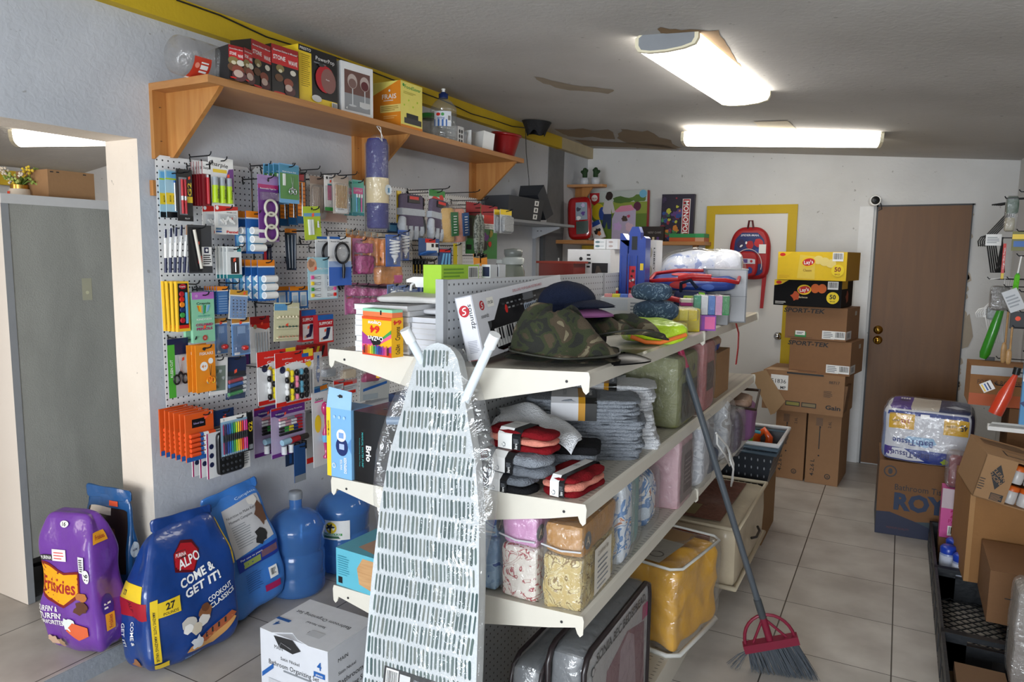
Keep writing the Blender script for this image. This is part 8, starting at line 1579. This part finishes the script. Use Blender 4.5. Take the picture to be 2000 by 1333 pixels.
def d_(m,F):
    m.R(F,.1,.52,.32,.9,W_);m.text(F,'51836',.2,.74,.03,DK,w=.105,bold=0);m.text(F,'MP',.26,.58,.022,DK);m.text(F,'Gain',.88,.2,.03,DK,w=.1,bold=.03);m.R(F,.3,.14,.48,.26,DK);m.R(F,.31,.16,.47,.24,C('#8a8440'));m.R(F,.5,.14,.68,.26,DK);m.R(F,.51,.16,.67,.24,C('#8a7a58'));m.lines(F,.76,.45,.87,.62,5,DK,.3);m.text(F,'88717',.88,.83,.02,DK,w=.07,bold=0);m.R(F,.3,.955,.75,1.0,DK)
m=MB();F1=m.box(0,0,0,.56,.42,.29,KB3);d_(m,F1['front']);o=put('gain_carton',m,'wide brown carton with a 51836 sticker lying across the two floor cartons, flap hanging','carton',AT((-.86,5.58,HB+.002),-5))
m=MB();m.prism([(-.09,.25),(.02,.29),(.17,.07),(.1,-.03),(.07,-.045),(.05,.0),(.03,.02)],-.012,-.008,C('#a98a66',r=.8,var=.05));f=flat((0,-.0125,0),(1,0,0),(0,0,1),1,1);part('loose_flap',m,o)
m=MB();m.prism([(.02,.0),(.2,.02),(.3,.1),(.16,.2),(.02,.12)],.292,.295,C('#b09070',r=.8),ax='z');part('torn_flap',m,o)
m=MB();m.prism([(-.02,-.2),(.0,-.2),(.02,.0),(-.02,.0)],0,.3,C('#7a5a3e',r=.8));m.T=None;part('corner_flap',m,o);o2=[q for q in COL.objects if q.name == 'corner_flap'][0];o2.location=(.56,.02,.22);o2.scale=(1,.5,1)
def sp(m,F): m.text(F,'SPORT-TEK',.3,.88,.03,DK,w=F.w*.68,bold=.03,shear=.2);m.barcode(F,.82,.06,.99,.3,3);m.R(F,.62,.05,.82,.3,W_);m.lines(F,.64,.08,.8,.28,4,CB['gr']);m.lines(F,.05,.03,.6,.07,1,C('#6a4c34'))
def sps(m,F): m.R(F,0,.05,.4,.3,C('#c9c9c8'));m.R(F,.1,.1,.3,.25,CB['gr']);m.R(F,.6,.75,.75,.88,C('#a8a49c'))
cbox(-.69,5.62,HB+.292,.42,.36,.24,-10,KB,'sportswear_carton','brown SPORT-TEK carton, lower of the two',sp,sps)
def sp2(m,F): sp(m,F);m.R(F,.17,.06,.36,.22,C('#2f8a4a'));m.R(F,.18,.12,.34,.25,W_);m.lines(F,.2,.15,.32,.22,2,DK)
cbox(-.73,5.62,HB+.535,.42,.36,.235,-10,KB,'sportswear_carton','brown SPORT-TEK carton with a green sticker, upper of the two',sp2,sps)
def ly(m,F,dark):
    m.poly(F,[(0,.78),(0,1),(.22,1),(.12,.84)],C('#f0c81c'));m.disc(F,.07,.9,.02,CB['rd'],.012)
    if not dark:
        m.poly(F,[(.3,.06),(.33,.9),(.55,.84),(.56,.04)],C('#e6c84a'));[m.disc(F,.6+.09*k,.72-.06*k,.034,C('#e8d27a'),.03) for k in range(3)];m.text(F,'Classic',.45,.35,.016,C('#8a5a1c'),w=.06)
    else:
        [m.disc(F,.62+.1*k,.7,.03,C('#d8641c'),.033) for k in range(2)];m.blob(F,.33,.4,.03,C('#b8481c'),3);m.text(F,'Barbecue',.45,.35,.014,C('#d8c8a0'),w=.06)
    m.disc(F,.46,.64,.048,C('#f0c81c'),.036);m.disc(F,.46,.64,.042,C('#c8201c'),.026,rot=.2);m.text(F,"Lay's",.46,.64,.024,W_,w=.062,bold=.02,rot=8)
    m.barcode(F,.8,.68,.95,.98);m.disc(F,.88,.36,.042,C('#f0d21c'));m.text(F,'50',.88,.4,.03,C('#8a1c1c') if not dark else BLACK,bold=.03);m.text(F,'BAGS',.88,.23,.01,C('#8a1c1c') if not dark else BLACK);m.lines(F,.03,.06,.2,.18,3,C('#c89a1c') if not dark else W_,.3)
LYY=C('#e3bd10',r=.35);LYK=C('#101013',r=.6,spec=.15)
cbox(-.82,5.6,HB+.775,.465,.33,.185,-9,LYK,'chips_box',"black box of Lay's barbecue chips marked 50 bags",lambda m,F: ly(m,F,True),lambda m,F: (m.R(F,0,.7,.5,1,C('#c89a1c')),m.blob(F,.5,.4,.04,C('#8a3a1c'),3)))
cbox(-.8,5.57,HB+.963,.47,.37,.2,-10,LYY,'chips_box',"yellow box of Lay's classic chips marked 50 bags, on top of the tower",lambda m,F: ly(m,F,False),None,right=C('#a87a10'))
# basket with toys and brown carton at the end of the shelves
m=MB();F1=m.box(0,0,0,.36,.45,.33,C('#8c6840',r=.8));m.lathe([(.008,0),(.008,.002)],DK,8);put('brown_carton',m,'brown carton on the floor carrying the dark laundry basket','carton',AT((-.97,4.2,.001),0))
BKT=C('#30353c',r=.35);t=thing('laundry_basket','dark grey laundry basket with a white rim, full of bright toys, at the shelf end','basket',AT((-.98,4.2,.333)))
w_,d_5,h_=.42,.46,.24
m=MB();q=.05
Bm=[(q,q,0),(w_-q,q,0),(w_-q,d_5-q,0),(q,d_5-q,0)];Tm=[(0,0,h_),(w_,0,h_),(w_,d_5,h_),(0,d_5,h_)]
HM=holes('basket_holes','#2a2f36','#9aa0a6',.035,.05,.0035,.009,'XZ',.4);HMy=holes('basket_holes_side','#2a2f36','#9aa0a6',.035,.05,.0035,.009,'YZ',.4)
m.add(Bm+Tm,[(0,1,5,4),(2,3,7,6)],HM);m.add(Bm+Tm,[(1,2,6,5),(3,0,4,7)],HMy);m.add(Bm,[(0,3,2,1)],BKT);m.add([(a+.006 if a < .2 else a-.006,b+.006 if b < .2 else b-.006,c) for a,b,c in Bm+Tm],[(4,5,1,0),(5,6,2,1),(6,7,3,2),(7,4,0,3)],BKT);part('basket_wall',m,t)
for k,(zz,c) in enumerate(((h_-.03,'#4a5a66'),(h_,'#5a6c7a'),(h_+.025,'#d8dade'))):
    m=MB();e=.006*k;m.tube([(-e,-e,zz),(w_+e,-e,zz),(w_+e,d_5+e,zz),(-e,d_5+e,zz)],.013,C(c,r=.3),8,True);part('rim',m,t)
m=MB();m.lathe([(.05,0),(.06,.12),(.04,.13),(.055,.16),(.03,.2)],C('#5fb81c',r=.3,cc=.5),16);m.tube([(-.06,0,.13),(0,-.03,.17),(.1,0,.15)],.01,C('#4fa0b0'),8);put('green_toy',m,'lime green toy jug sticking out of the laundry basket','toy',AT((-.78,4.42,.46)))
m=MB();m.tube([(0,0,0),(.01,0,.12),(.05,0,.16),(.08,0,.12),(.07,0,0)],[.03,.022,.022,.022,.026],C('#ee5a1c',r=.3,cc=.5),12);put('orange_toy',m,'orange plastic toy handle sticking out of the laundry basket','toy',AT((-.72,4.5,.45)))
# ================================================================ RIGHT SIDE
m=MB();RB=C('#7a5636',r=.8,var=.06,sc=20,bump=.08)
a,b=on(1708,1040,2,0),on(1815,1054,2,0);e=on(1705,890,2,.5)
def d_(m,F): m.poly(F,[(0,0),(0,.3),(.12,.31),(.35,.22),(.6,.1),(.8,.06),(1,.1),(1,0)],C('#1c2440'));m.poly(F,[(.35,.22),(.6,.26),(1,.3),(1,.1),(.8,.06),(.6,.1)],C('#34444c'));m.text(F,'Bathroom Tissue',.4,.66,.036,C('#17202c'),w=.3,bold=0);m.text(F,'ROYAL',.5,.47,.095,C('#1c3050'),w=.42,bold=.05);m.disc(F,.1,.86,.035,C('#2a2a30'));m.disc(F,.1,.86,.028,RB);m.disc(F,.1,.86,.012,C('#2a2a30'),.018);m.disc(F,.92,.86,.035,C('#2a2a30'));m.text(F,'PREMIUM QUALITY',.2,.1,.012,C('#6a3a3a'),w=.12,bold=0)
ang_=math.degrees(math.atan2(b.y-a.y,b.x-a.x));HR=zat(a,898)
m=MB();F1=m.box(0,0,0,.6,.45,HR,RB,left=C('#5f4530',r=.8));d_(m,F1['front']);m.R(F1['left'],0,0,1,.4,C('#2c3a44'));put('tissue_carton',m,'large brown ROYAL Bathroom Tissue carton on the floor by the brown door','carton',AT((a.x,a.y,.001),2))
t=thing('bath_tissue_pack','plastic wrapped 45 roll Bath Tissue pack, upside down on the ROYAL carton','toilet paper pack',AT((a.x+.0,a.y-.01,HR+.002),-4))
w_,d_6,h_=.46,.42,.33;WP=C('#d8dae2',r=.5,bump=.3,bs=18)
m=MB();m.soft(w_,d_6,h_,WP,k=9,n=22,amp=.006,fq=9);f=m.fs['front'];tp_=m.fs['top'];r=m.fs['right'];l=m.fs['left']
m.R(f,.0,.0,.88,.27,C('#1c3a94'));m.poly(f,[(.02,.05),(.1,.25),(.26,.27),(.5,.06),(.3,.04)],C('#e4e6ee'));m.R(f,.02,.12,.12,.27,C('#4a2a8c'));m.text(f,'BathTissue',.33,.16,.034,C('#1c2a74'),w=.2,rot=180,bold=.02);m.poly(f,[(.25,.42),(.5,.32),(.62,.4),(.58,.5),(.3,.5)],C('#9cc4e6'));m.text(f,'BathTissue',.35,.39,.034,C('#24408c'),w=.21,rot=180,bold=.02)
m.R(f,.02,.88,.96,.96,C('#1c3a8c'));m.R(f,.06,.62,.36,.9,C('#e6b414'));m.text(f,'235',.26,.76,.022,C('#b01c1c'),w=.05,rot=180,bold=.02);m.text(f,'SHEETS',.15,.76,.01,DK,w=.04,rot=180);m.R(f,.68,.6,.97,.88,C('#e6b414'));m.text(f,'45',.9,.75,.034,DK,w=.045,rot=188,bold=.03);m.text(f,'LARGE ROLLS',.76,.75,.011,DK,w=.05,rot=188);m.R(f,.42,.84,.52,.92,W_)
m.R(tp_,.05,0,.3,1,C('#4a2a94'));m.R(tp_,.62,0,.98,1,C('#22305c'));m.R(tp_,.3,0,.62,1,C('#c9c2b8'));m.poly(tp_,[(.68,.3),(.78,.45),(.92,.35),(.8,.2)],C('#c9d0e0'));m.disc(tp_,.2,.6,.03,C('#2a1a5c'));[m.disc(tp_,.16+.03*k,.75,.006,W_,.02) for k in range(4)]
m.R(r,0,0,1,1,C('#26244c'));m.R(l,0,0,1,.9,C('#8a9cc8'));m.blob(f,.72,.1,.02,C('#9cae3a'),3);part('wrapped_rolls',m,t)
m=MB();m.soft(w_+.016,d_6+.016,h_+.012,film(a=.08,bs=16,bump=.6),k=8,n=14,amp=.006,fq=10,org=(-.008,-.008,-.001));part('plastic_wrap',m,t)
# black crates in a row
LAT=ramp_mat('x',[(0,'#1b1f24'),(1,'#1b1f24')])
CK=C('#1d2126',r=.45,bump=.2,bs=40)
ct=None
for k,(y0,lb) in enumerate(((2.575,'black plastic bread crate nearest the camera, holding flattened brown cardboard'),(3.27,'middle black plastic bread crate with its lattice bottom showing'),(3.965,'farthest black plastic bread crate holding blue capped wipes'))):
    if ct is None:
        ct=thing('bread_crate',lb,'crate',AT((.235,y0,0)),'black bread crates in a row on the floor');W2,D2,H2=.455,.69,.16;th=.012
        m=MB();m.box(0,0,0,th,D2,H2,CK);[m.box(-.004,.06+.16*q,.03,.004,.1,.08,DK) for q in range(4)];part('side_wall',m,ct);m=MB();m.box(W2-th,0,0,th,D2,H2,CK);part('side_wall',m,ct)
        for yy in (0,D2-th):
            m=MB();m.box(0,yy,0,W2,th,H2-.04,CK);m.box(0,yy,0,.09,th,H2,CK);m.box(W2-.09,yy,0,.09,th,H2,CK);m.box(0,yy-.004,H2-.02,W2,th+.008,.02,CK);m.box(.18,yy-.002,.05,.04,th+.004,.03,DK);part('end_wall',m,ct)
        m=MB();n_=9
        for i in range(-n_,n_+8):
            for s_g in (1,-1):
                x0_,y0_=0,i*.05 if s_g > 0 else i*.05+.45;x1_,y1_=W2,y0_+s_g*W2
                ax_,ay_,bx_,by_=x0_,y0_,x1_,y1_
                def clip(ax,ay,bx,by):
                    for lo,hi in ((0,D2),):
                        if ay > by: ax,ay,bx,by=bx,by,ax,ay
                        if by < lo or ay > hi: return None
                        if ay < lo: ax+=(bx-ax)*(lo-ay)/(by-ay);ay=lo
                        if by > hi: bx=ax+(bx-ax)*(hi-ay)/(by-ay);by=hi
                    return ax,ay,bx,by
                c=clip(ax_,ay_,bx_,by_)
                if c: m.tube([(c[0],c[1],.016),(c[2],c[3],.016)],.003,CK,4)
        part('lattice_bottom',m,ct)
    else: dup(ct,AT((.235,y0,0)),lb)
m=MB();m.box(0,0,0,.39,.6,.002,C('#5a452f'));put('cardboard_sheet',m,'flat brown cardboard lying in the nearest crate','cardboard',AT((.27,2.61,.02)))
m=MB();m.box(0,0,0,.16,.3,.12,C('#6f5238',r=.8));put('brown_carton',m,'small brown carton in the nearest black crate','carton',AT((.27,2.75,.023),0));m=MB();m.box(0,0,0,.16,.22,.13,C('#8a6a48',r=.8));put('brown_carton',m,'second small brown carton at the right of the nearest black crate','carton',AT((.45,2.85,.023),0))
m=MB();m.soft(.12,.1,.12,film(a=.5,bs=30),amp=.015,fq=20,n=12,k=3);put('plastic_bag',m,'crumpled clear plastic bag on the cartons in the nearest crate','plastic bag',AT((.46,2.72,.156)))
WIP=None
for k,(x,y) in enumerate(((.30,4.12),(.35,4.03),(.40,4.09),(.33,4.24))):
    lb='white wipes canister with a blue lid in the far crate, '+('left','front','right','rear')[k]+' one'
    if WIP is None:
        WIP=thing('wipes_canister',lb,'wipes canister',AT((x,y,.022)),'blue lidded wipes canisters');m=MB();m.lathe([(.036,0),(.038,.006),(.038,.15),(.035,.16)],C('#8f9cc4',r=.3),20);m.lathe([(.0385,.08),(.0385,.15)],C('#c9cfe0',r=.3),20,cap=False);part('canister_body',m,WIP);m=MB();m.lathe([(.037,.16),(.038,.185),(.03,.195),(.001,.196)],C('#1c3fae',r=.3),20);part('lid',m,WIP)
    else: dup(WIP,AT((x,y,.022)),lb)
# stacked cartons on the crates
KR=C('#7a5636',r=.8,var=.06,sc=20,bump=.1)
cbox(.40,3.42,.165,.28,.38,.22,0,KR,'brown_carton','brown carton standing in the middle black crate, under the big open box',lambda m,F: m.R(F,.2,.5,.3,.52,DK))
def pl(x0,y0,x1,y1): return
cbox(.345,3.82,.165,.34,.5,.42,3,C('#94683a',r=.75,var=.08,sc=10,bump=.15),'brown_carton','big plain brown carton on the crates at the right edge',lambda m,F: (m.R(F,.0,.0,.06,1,C('#a87c4a')),m.lines(F,.5,.2,.9,.3,3,C('#5f4430'),.3)))
t=thing('candle_carton','open brown carton full of orange and white jars, on the big plain carton','carton',AT((.345,3.76,.592),5,0,12))
w_,d_7,h_=.31,.4,.2;m=MB();th=.004;KC=C('#a17c56',r=.75,var=.05)
m.box(0,0,0,w_,d_7,th,KC);m.box(0,0,0,th,d_7,h_,KC);m.box(0,d_7-th,0,w_,th,h_,KC);m.box(0,0,h_,w_,d_7,th,KC);m.box(0,0,0,w_*.4,th,h_,KC);f=m.fs['front'];m.poly(f,[(.3,.62),(.52,.86),(.8,.52),(.58,.28)],DK);m.text(f,'CLEAN',.56,.64,.016,KC,rot=-35);m.text(f,'CUCINA',.52,.52,.016,KC,rot=-35);m.R(f,.5,.04,.9,.2,DK);m.lines(f,.52,.05,.88,.19,5,KC,.4);m.lines(f,.04,.2,.24,.5,5,DK,.3);part('carton_walls',m,t)
m=MB();f=flat((0,0,h_+th),(1,0,0),(0,1,0),w_,d_7);m.R(f,.3,.2,.75,.45,DK);m.R(f,.32,.22,.73,.43,KC);m.lines(f,.1,.6,.8,.9,4,DK,.3);part('top_print',m,t)
for j in range(2):
    for i in range(3):
        q=thing('candle_jar','orange topped white candle jar in the open carton, '+('lower','upper')[j]+' row '+('left','middle','right')[i],'candle jar',AT((0,0,0)),'orange and white candle jars');q.matrix_world=t.matrix_world @ Matrix.Translation((w_*.48+.055*i,.05,.006+.095*j))
        m=MB();m.lathe([(.024,0),(.026,.01),(.026,.055),(.022,.06)],C('#c9c6c4',r=.3),16);part('jar_body',m,q);m=MB();m.lathe([(.027,.06),(.027,.08),(.001,.081)],C('#d8641c',r=.4),16);part('lid',m,q)
m=MB();m.prism([(0,0),(.3,.01),(.3,.06),(.02,.05)],0,.006,C('#d4d6d6',r=.5));m.box(.0,.0,.0,.3,.02,.03,W_);put('white_carton_edge',m,'white flattened carton lying on top of the candle carton','cardboard',AT((.40,3.95,.88),0,-75))
# cartons and pink pack behind, between tissue carton and stack
cbox(.57,4.72,.001,.12,.3,.84,0,KR,'brown_carton','tall narrow carton in the right corner under the orange printed carton')
def d_(m,F): m.text(F,'FOOD & ROSTER',.45,.6,.025,C('#4a3020'),w=.2,bold=0);m.text(F,'24',.85,.6,.03,C('#4a3020'));m.R(F,.0,.78,.9,1,C('#a8a8a8',r=.3));m.R(F,0,0,1,.3,C('#b8541c'))
cbox(.375,4.72,.845,.3,.3,.22,0,C('#96683e',r=.8),'orange_print_carton','brown and orange carton with clear tape behind the candle carton',d_)
def d_(m,F): m.R(F,0,.6,1,1,C('#c9b8c0'));m.text(F,'24',.6,.5,.04,C('#b81c6a'),bold=.03);m.text(F,'PACK',.6,.35,.02,C('#b81c6a'));m.barcode(F,.3,.05,.85,.25)
m=MB();F1=m.box(0,0,0,.12,.1,.27,C('#d0559a',r=.4));d_(m,F1['front']);put('pink_pack',m,'pink 24 pack standing between the ROYAL carton and the brown stack','pack',AT((.27,4.28,.165),0));m=MB();m.box(0,0,0,.15,.12,.14,KR);put('brown_carton',m,'low carton holding up the pink pack in the far crate','carton',AT((.27,4.4,.021),0))
t=[o for o in COL.objects if o.name == 'pink_pack'][0];t.matrix_world=AT((.27,4.4,.163),0)
m=MB();m.soft(.1,.1,.2,film('#c8b8bc',a=.6,bs=30),amp=.008,k=5,n=10);o=put('red_wrapped_pack',m,'clear wrapped red pack standing on the pink one','pack',AT((.275,4.4,.434)));m=MB();m.soft(.07,.06,.17,C('#8a1c24',r=.4),k=6,n=8,amp=.003,org=(.015,.015,.005));part('contents',m,o)
# items hanging on the right wall ------------------------------------
HX=.44
m=MB();m.box(XR-.02,4.2,.95,.012,1.9,1.2,C('#c9cbce',r=.5));put('wall_panel',m,'pale board on the right wall behind the hanging goods','panel')
def hang(px0,py0,px1,py1,Y,name,label,cat,f,grp=None,tilt=0):
    a=on(px0,py1,1,Y);b=on(px1,py0,1,Y);t=thing(name,label,cat,AT((a.x,Y,a.z),0,0,tilt),grp);f(t,b.x-a.x,b.z-a.z)
    m=MB();
    return t
def hook2(px,py,Y,k=0):
    p_=on(px,py,1,Y);L_=XR-.022-p_.x;m=MB();m.tube([(L_,0,.01),(L_-.01,0,0),(.01,0,0),(0,0,.012)],.003,WIRE,6);put('wall_hook',m,'dark wire hook sticking out from the right wall','hook',AT((p_.x,Y,p_.z)),group='dark wire hooks on the right wall')
def hangers(mat,n):
    def f(t,w,h):
        for k in range(n):
            m=MB();o_=.012*k;m.tube([(w*.42+o_,o_,h*.95),(w*.95+o_,o_,h*.98),(w*.95+o_,o_,h*.8),(w*.3+o_,o_,h*.52),(w*.62+o_,o_,0),(w*.8+o_,o_,.0),(w*.95,o_,h*.5)],.0045,mat,6);part('hanger_frame',m,t)
            m=MB();m.tube([(w*.3+o_,o_,h*.52),(w*.12+o_,o_,h*.5),(w*.02+o_,o_,h*.44),(w*.06+o_,o_,h*.37),(w*.16+o_,o_,h*.4)],.004,mat,6);part('hanger_hook',m,t)
        m=MB();m.box(w*.3,-.008,h*.38,w*.6,.003,h*.16,W_);m.lines(m.fs['front'],.1,.2,.9,.8,4,CB['gr']);part('paper_sleeve',m,t)
    return f
hang(1904,393,1968,532,5.3,'clothes_hangers','pack of black clothes hangers hung sideways on the right wall','hangers',hangers(BLACK,5),'clothes hanger packs')
hang(1900,540,1966,668,5.3,'clothes_hangers','pack of white clothes hangers hung sideways below the black ones','hangers',hangers(W_,5),'clothes hanger packs')
def sim(fn): return lambda t,w,h: fn(t,w,h)
def f_(t,w,h): m=MB();m.box(0,0,0,w,.01,h,CB['rd']);f=m.fs['front'];m.text(f,'Large Glue Traps',.5,.58,w*.5,W_,w=h*.6,rot=90);m.R(f,0,0,1,.16,CB['y']);part('strip',m,t)
hang(1954,476,1966,545,5.0,'glue_strip','slim red and yellow strip lettered Large Glue Traps','glue trap',f_)
def f_(t,w,h):
    m=MB();m.soft(w,.05,h*.5,C('#3a5a44',r=.4,bump=.5),amp=.004,n=10,org=(0,0,h*.5));part('contents',m,t);m=MB();m.soft(w*.8,.05,h*.4,C('#b0a890',r=.5,bump=.5),amp=.004,n=10,org=(0,0,0));part('contents',m,t);m=MB();m.soft(w*1.05,.07,h*1.04,film(a=.3),amp=.006,n=12,org=(-.003,-.008,-.003));part('bag_film',m,t)
hang(1962,383,1992,452,4.7,'snack_bag','clear bag of green and cream goods at the top of the right wall display','bag',f_)
def f_(t,w,h): m=MB();m.box(0,0,0,w,.01,h,C('#7a7a48'));f=m.fs['front'];m.R(f,0,.6,1,.85,CB['y']);m.R(f,.1,.2,.8,.5,CB['b']);part('card',m,t)
hang(1975,452,2010,490,4.6,'yellow_blue_card','yellow and blue carded pack below the clear bag','card pack',f_)
def f_(t,w,h):
    m=MB();m.tube([(w*.5,0,0),(w*.5,0,h*.62)],w*.3,CB['g'],8);m.soft(w,.03,h*.6,C('#5fc81c',r=.6,bump=.6,bs=150),amp=.003,n=10,org=(0,-.02,0));part('brush_head',m,t);m=MB();m.tube([(w*.5,0,h*.6),(w*.6,0,h)],w*.16,W_,8);part('handle',m,t)
hang(1973,500,1992,587,4.6,'scrub_brush','lime green scrubbing brush with a white handle','brush',f_,tilt=4)
def f_(t,w,h): m=MB();m.tube([(w*.9,0,h),(w*.6,0,h*.6),(w*.2,0,h*.1),(w*.1,0,0)],[w*.2,w*.3,w*.32,w*.2],C('#2f8c1c',r=.35,cc=.4),12);part('blade',m,t);m=MB();m.soft(w*.9,.03,h*.25,C('#8a8e90',r=.3,bump=.5),amp=.004,n=8,org=(w*.1,.01,h*.75));part('wrapped_end',m,t)
hang(1916,600,1960,700,5.0,'green_scoop','shiny green plastic scoop hanging aslant beneath the white hangers','scoop',f_)
def f_(t,w,h):
    WN=wood('spoon_wood','#a87c48','#c09a64',(1,1,4),10,.5,.1)
    m=MB();m.tube([(w*.6,0,h),(w*.6,0,h*.4)],w*.13,WN,8);part('handle',m,t);m=MB();m.soft(w*.7,.015,h*.42,WN,k=2.6,n=12,amp=0,org=(w*.15,-.006,0));part('spoon_bowl',m,t)
hang(1950,610,1976,710,4.7,'wooden_spoon','wooden spoon hanging on the right wall, left of the pair','spoon',f_,'wooden spoons');hang(1960,640,1984,712,4.5,'wooden_spoon','wooden slotted spoon hanging on the right wall, right of the pair','spoon',f_,'wooden spoons')
def f_(t,w,h): m=MB();m.box(0,0,0,w*.5,.02,h,BLACK);m.box(w*.45,0,h*.05,w*.5,.015,h*.6,C('#1c2f7c'));part('holder',m,t);m=MB();m.box(w*.2,-.006,h*.62,w*.5,.005,h*.2,W_);part('tag',m,t)
hang(1918,700,1962,775,5.0,'utensil_pack','black and navy utensil pack with a white tag','utensil pack',f_)
def f_(t,w,h): m=MB();m.soft(w,.05,h,C('#6a6460',r=.3,bump=.8,bs=60),k=5,amp=.008,n=10);part('contents',m,t);m=MB();m.soft(w*1.05,.06,h*1.04,film(a=.3),amp=.006,n=10,org=(-.003,-.006,-.003));part('bag_film',m,t)
hang(1932,560,1978,606,4.8,'steel_wool_bag','clear bag of grey scouring wool in the middle of the right wall goods','bag',f_)
def f_(t,w,h): m=MB();m.box(0,0,0,w,.02,h,C('#26282c'));m.disc(m.fs['front'],.5,.6,.012,PRICE);part('card',m,t)
hang(1972,610,2004,642,4.5,'dark_card','dark carded pack with an orange price dot, above the slotted spoon','card pack',f_)
def f_(t,w,h): m=MB();m.box(0,0,0,w,.02,h,C('#c9ccd0'));m.lines(m.fs['front'],.1,.2,.9,.8,4,CB['gr']);part('card',m,t)
hang(1974,570,2010,612,4.4,'white_card','white slanted card above the dark carded pack','card pack',f_,tilt=-25)
def f_(t,w,h):
    m=MB();m.tube([(w*.85,0,h*.95),(w*.5,0,h*.5),(w*.18,0,h*.08)],[w*.1,w*.3,w*.3],C('#d8401c',r=.35,cc=.5),16);part('brush_sleeve',m,t);m=MB();m.tube([(w*.85,0,h*.95),(w*.9,0,h*1.1)],w*.16,BLACK,10);part('handle',m,t)
hang(1934,728,1992,815,4.3,'orange_water_toy','orange red foam tube with a black handle slanting down at the right','toy',f_)
def f_(t,w,h): m=MB();m.box(0,0,0,w,.03,h,C('#4f8fc0'));m.R(m.fs['front'],0,.6,1,.7,W_);m.blob(m.fs['front'],.6,.3,.03,CB['db'],3);part('card',m,t)
hang(1990,690,2030,830,4.0,'blue_pack','light blue pack at the right edge of the photo above the cartons','pack',f_)
def f_(t,w,h): m=MB();m.box(0,0,0,w,.012,h,W_);[m.R(m.fs['front'],.1+.25*k,.1,.22+.25*k,.9,(CB['y'],CB['b'],CB['nv'])[k]) for k in range(3)];part('card',m,t)
hang(1922,752,1948,768,4.5,'striped_card','small striped card slanting under the utensil pack','card pack',f_,tilt=-30)
for px,py,Y in ((1963,390,4.9),(1962,388,4.7),(1990,375,4.6),(1930,465,5.3),(1966,545,5.0),(1928,545,5.3),(1985,452,4.6),(1985,500,4.6),(1958,600,5.0),(1966,610,4.7),(1977,640,4.5),(1945,700,5.0),(1960,560,4.8),(1990,610,4.5),(1990,570,4.4),(1980,728,4.3),(1998,690,4.0),(1942,752,4.5)): hook2(px,py,Y)
# narrow packs and a wrapped tower at the very right foreground
t=thing('wrapped_pack','tall clear wrapped pack with red and yellow print at the bottom right edge','pack',AT((.50,2.98,.165)))
t.matrix_world=AT((on(1985,1200,1,2.9).x,2.9,.165));m=MB();m.soft(.12,.15,.36,C('#8a8078',r=.5,bump=.5),k=8,n=12,amp=.005);f=m.fs['front'];m.blob(f,.4,.85,.02,C('#d8401c'),3);m.blob(f,.5,.7,.02,C('#d8b01c'),4);part('contents',m,t);m=MB();m.soft(.13,.16,.37,film(a=.3,bs=25),k=8,n=12,amp=.005,org=(-.005,-.005,0));part('clear_wrap',m,t)
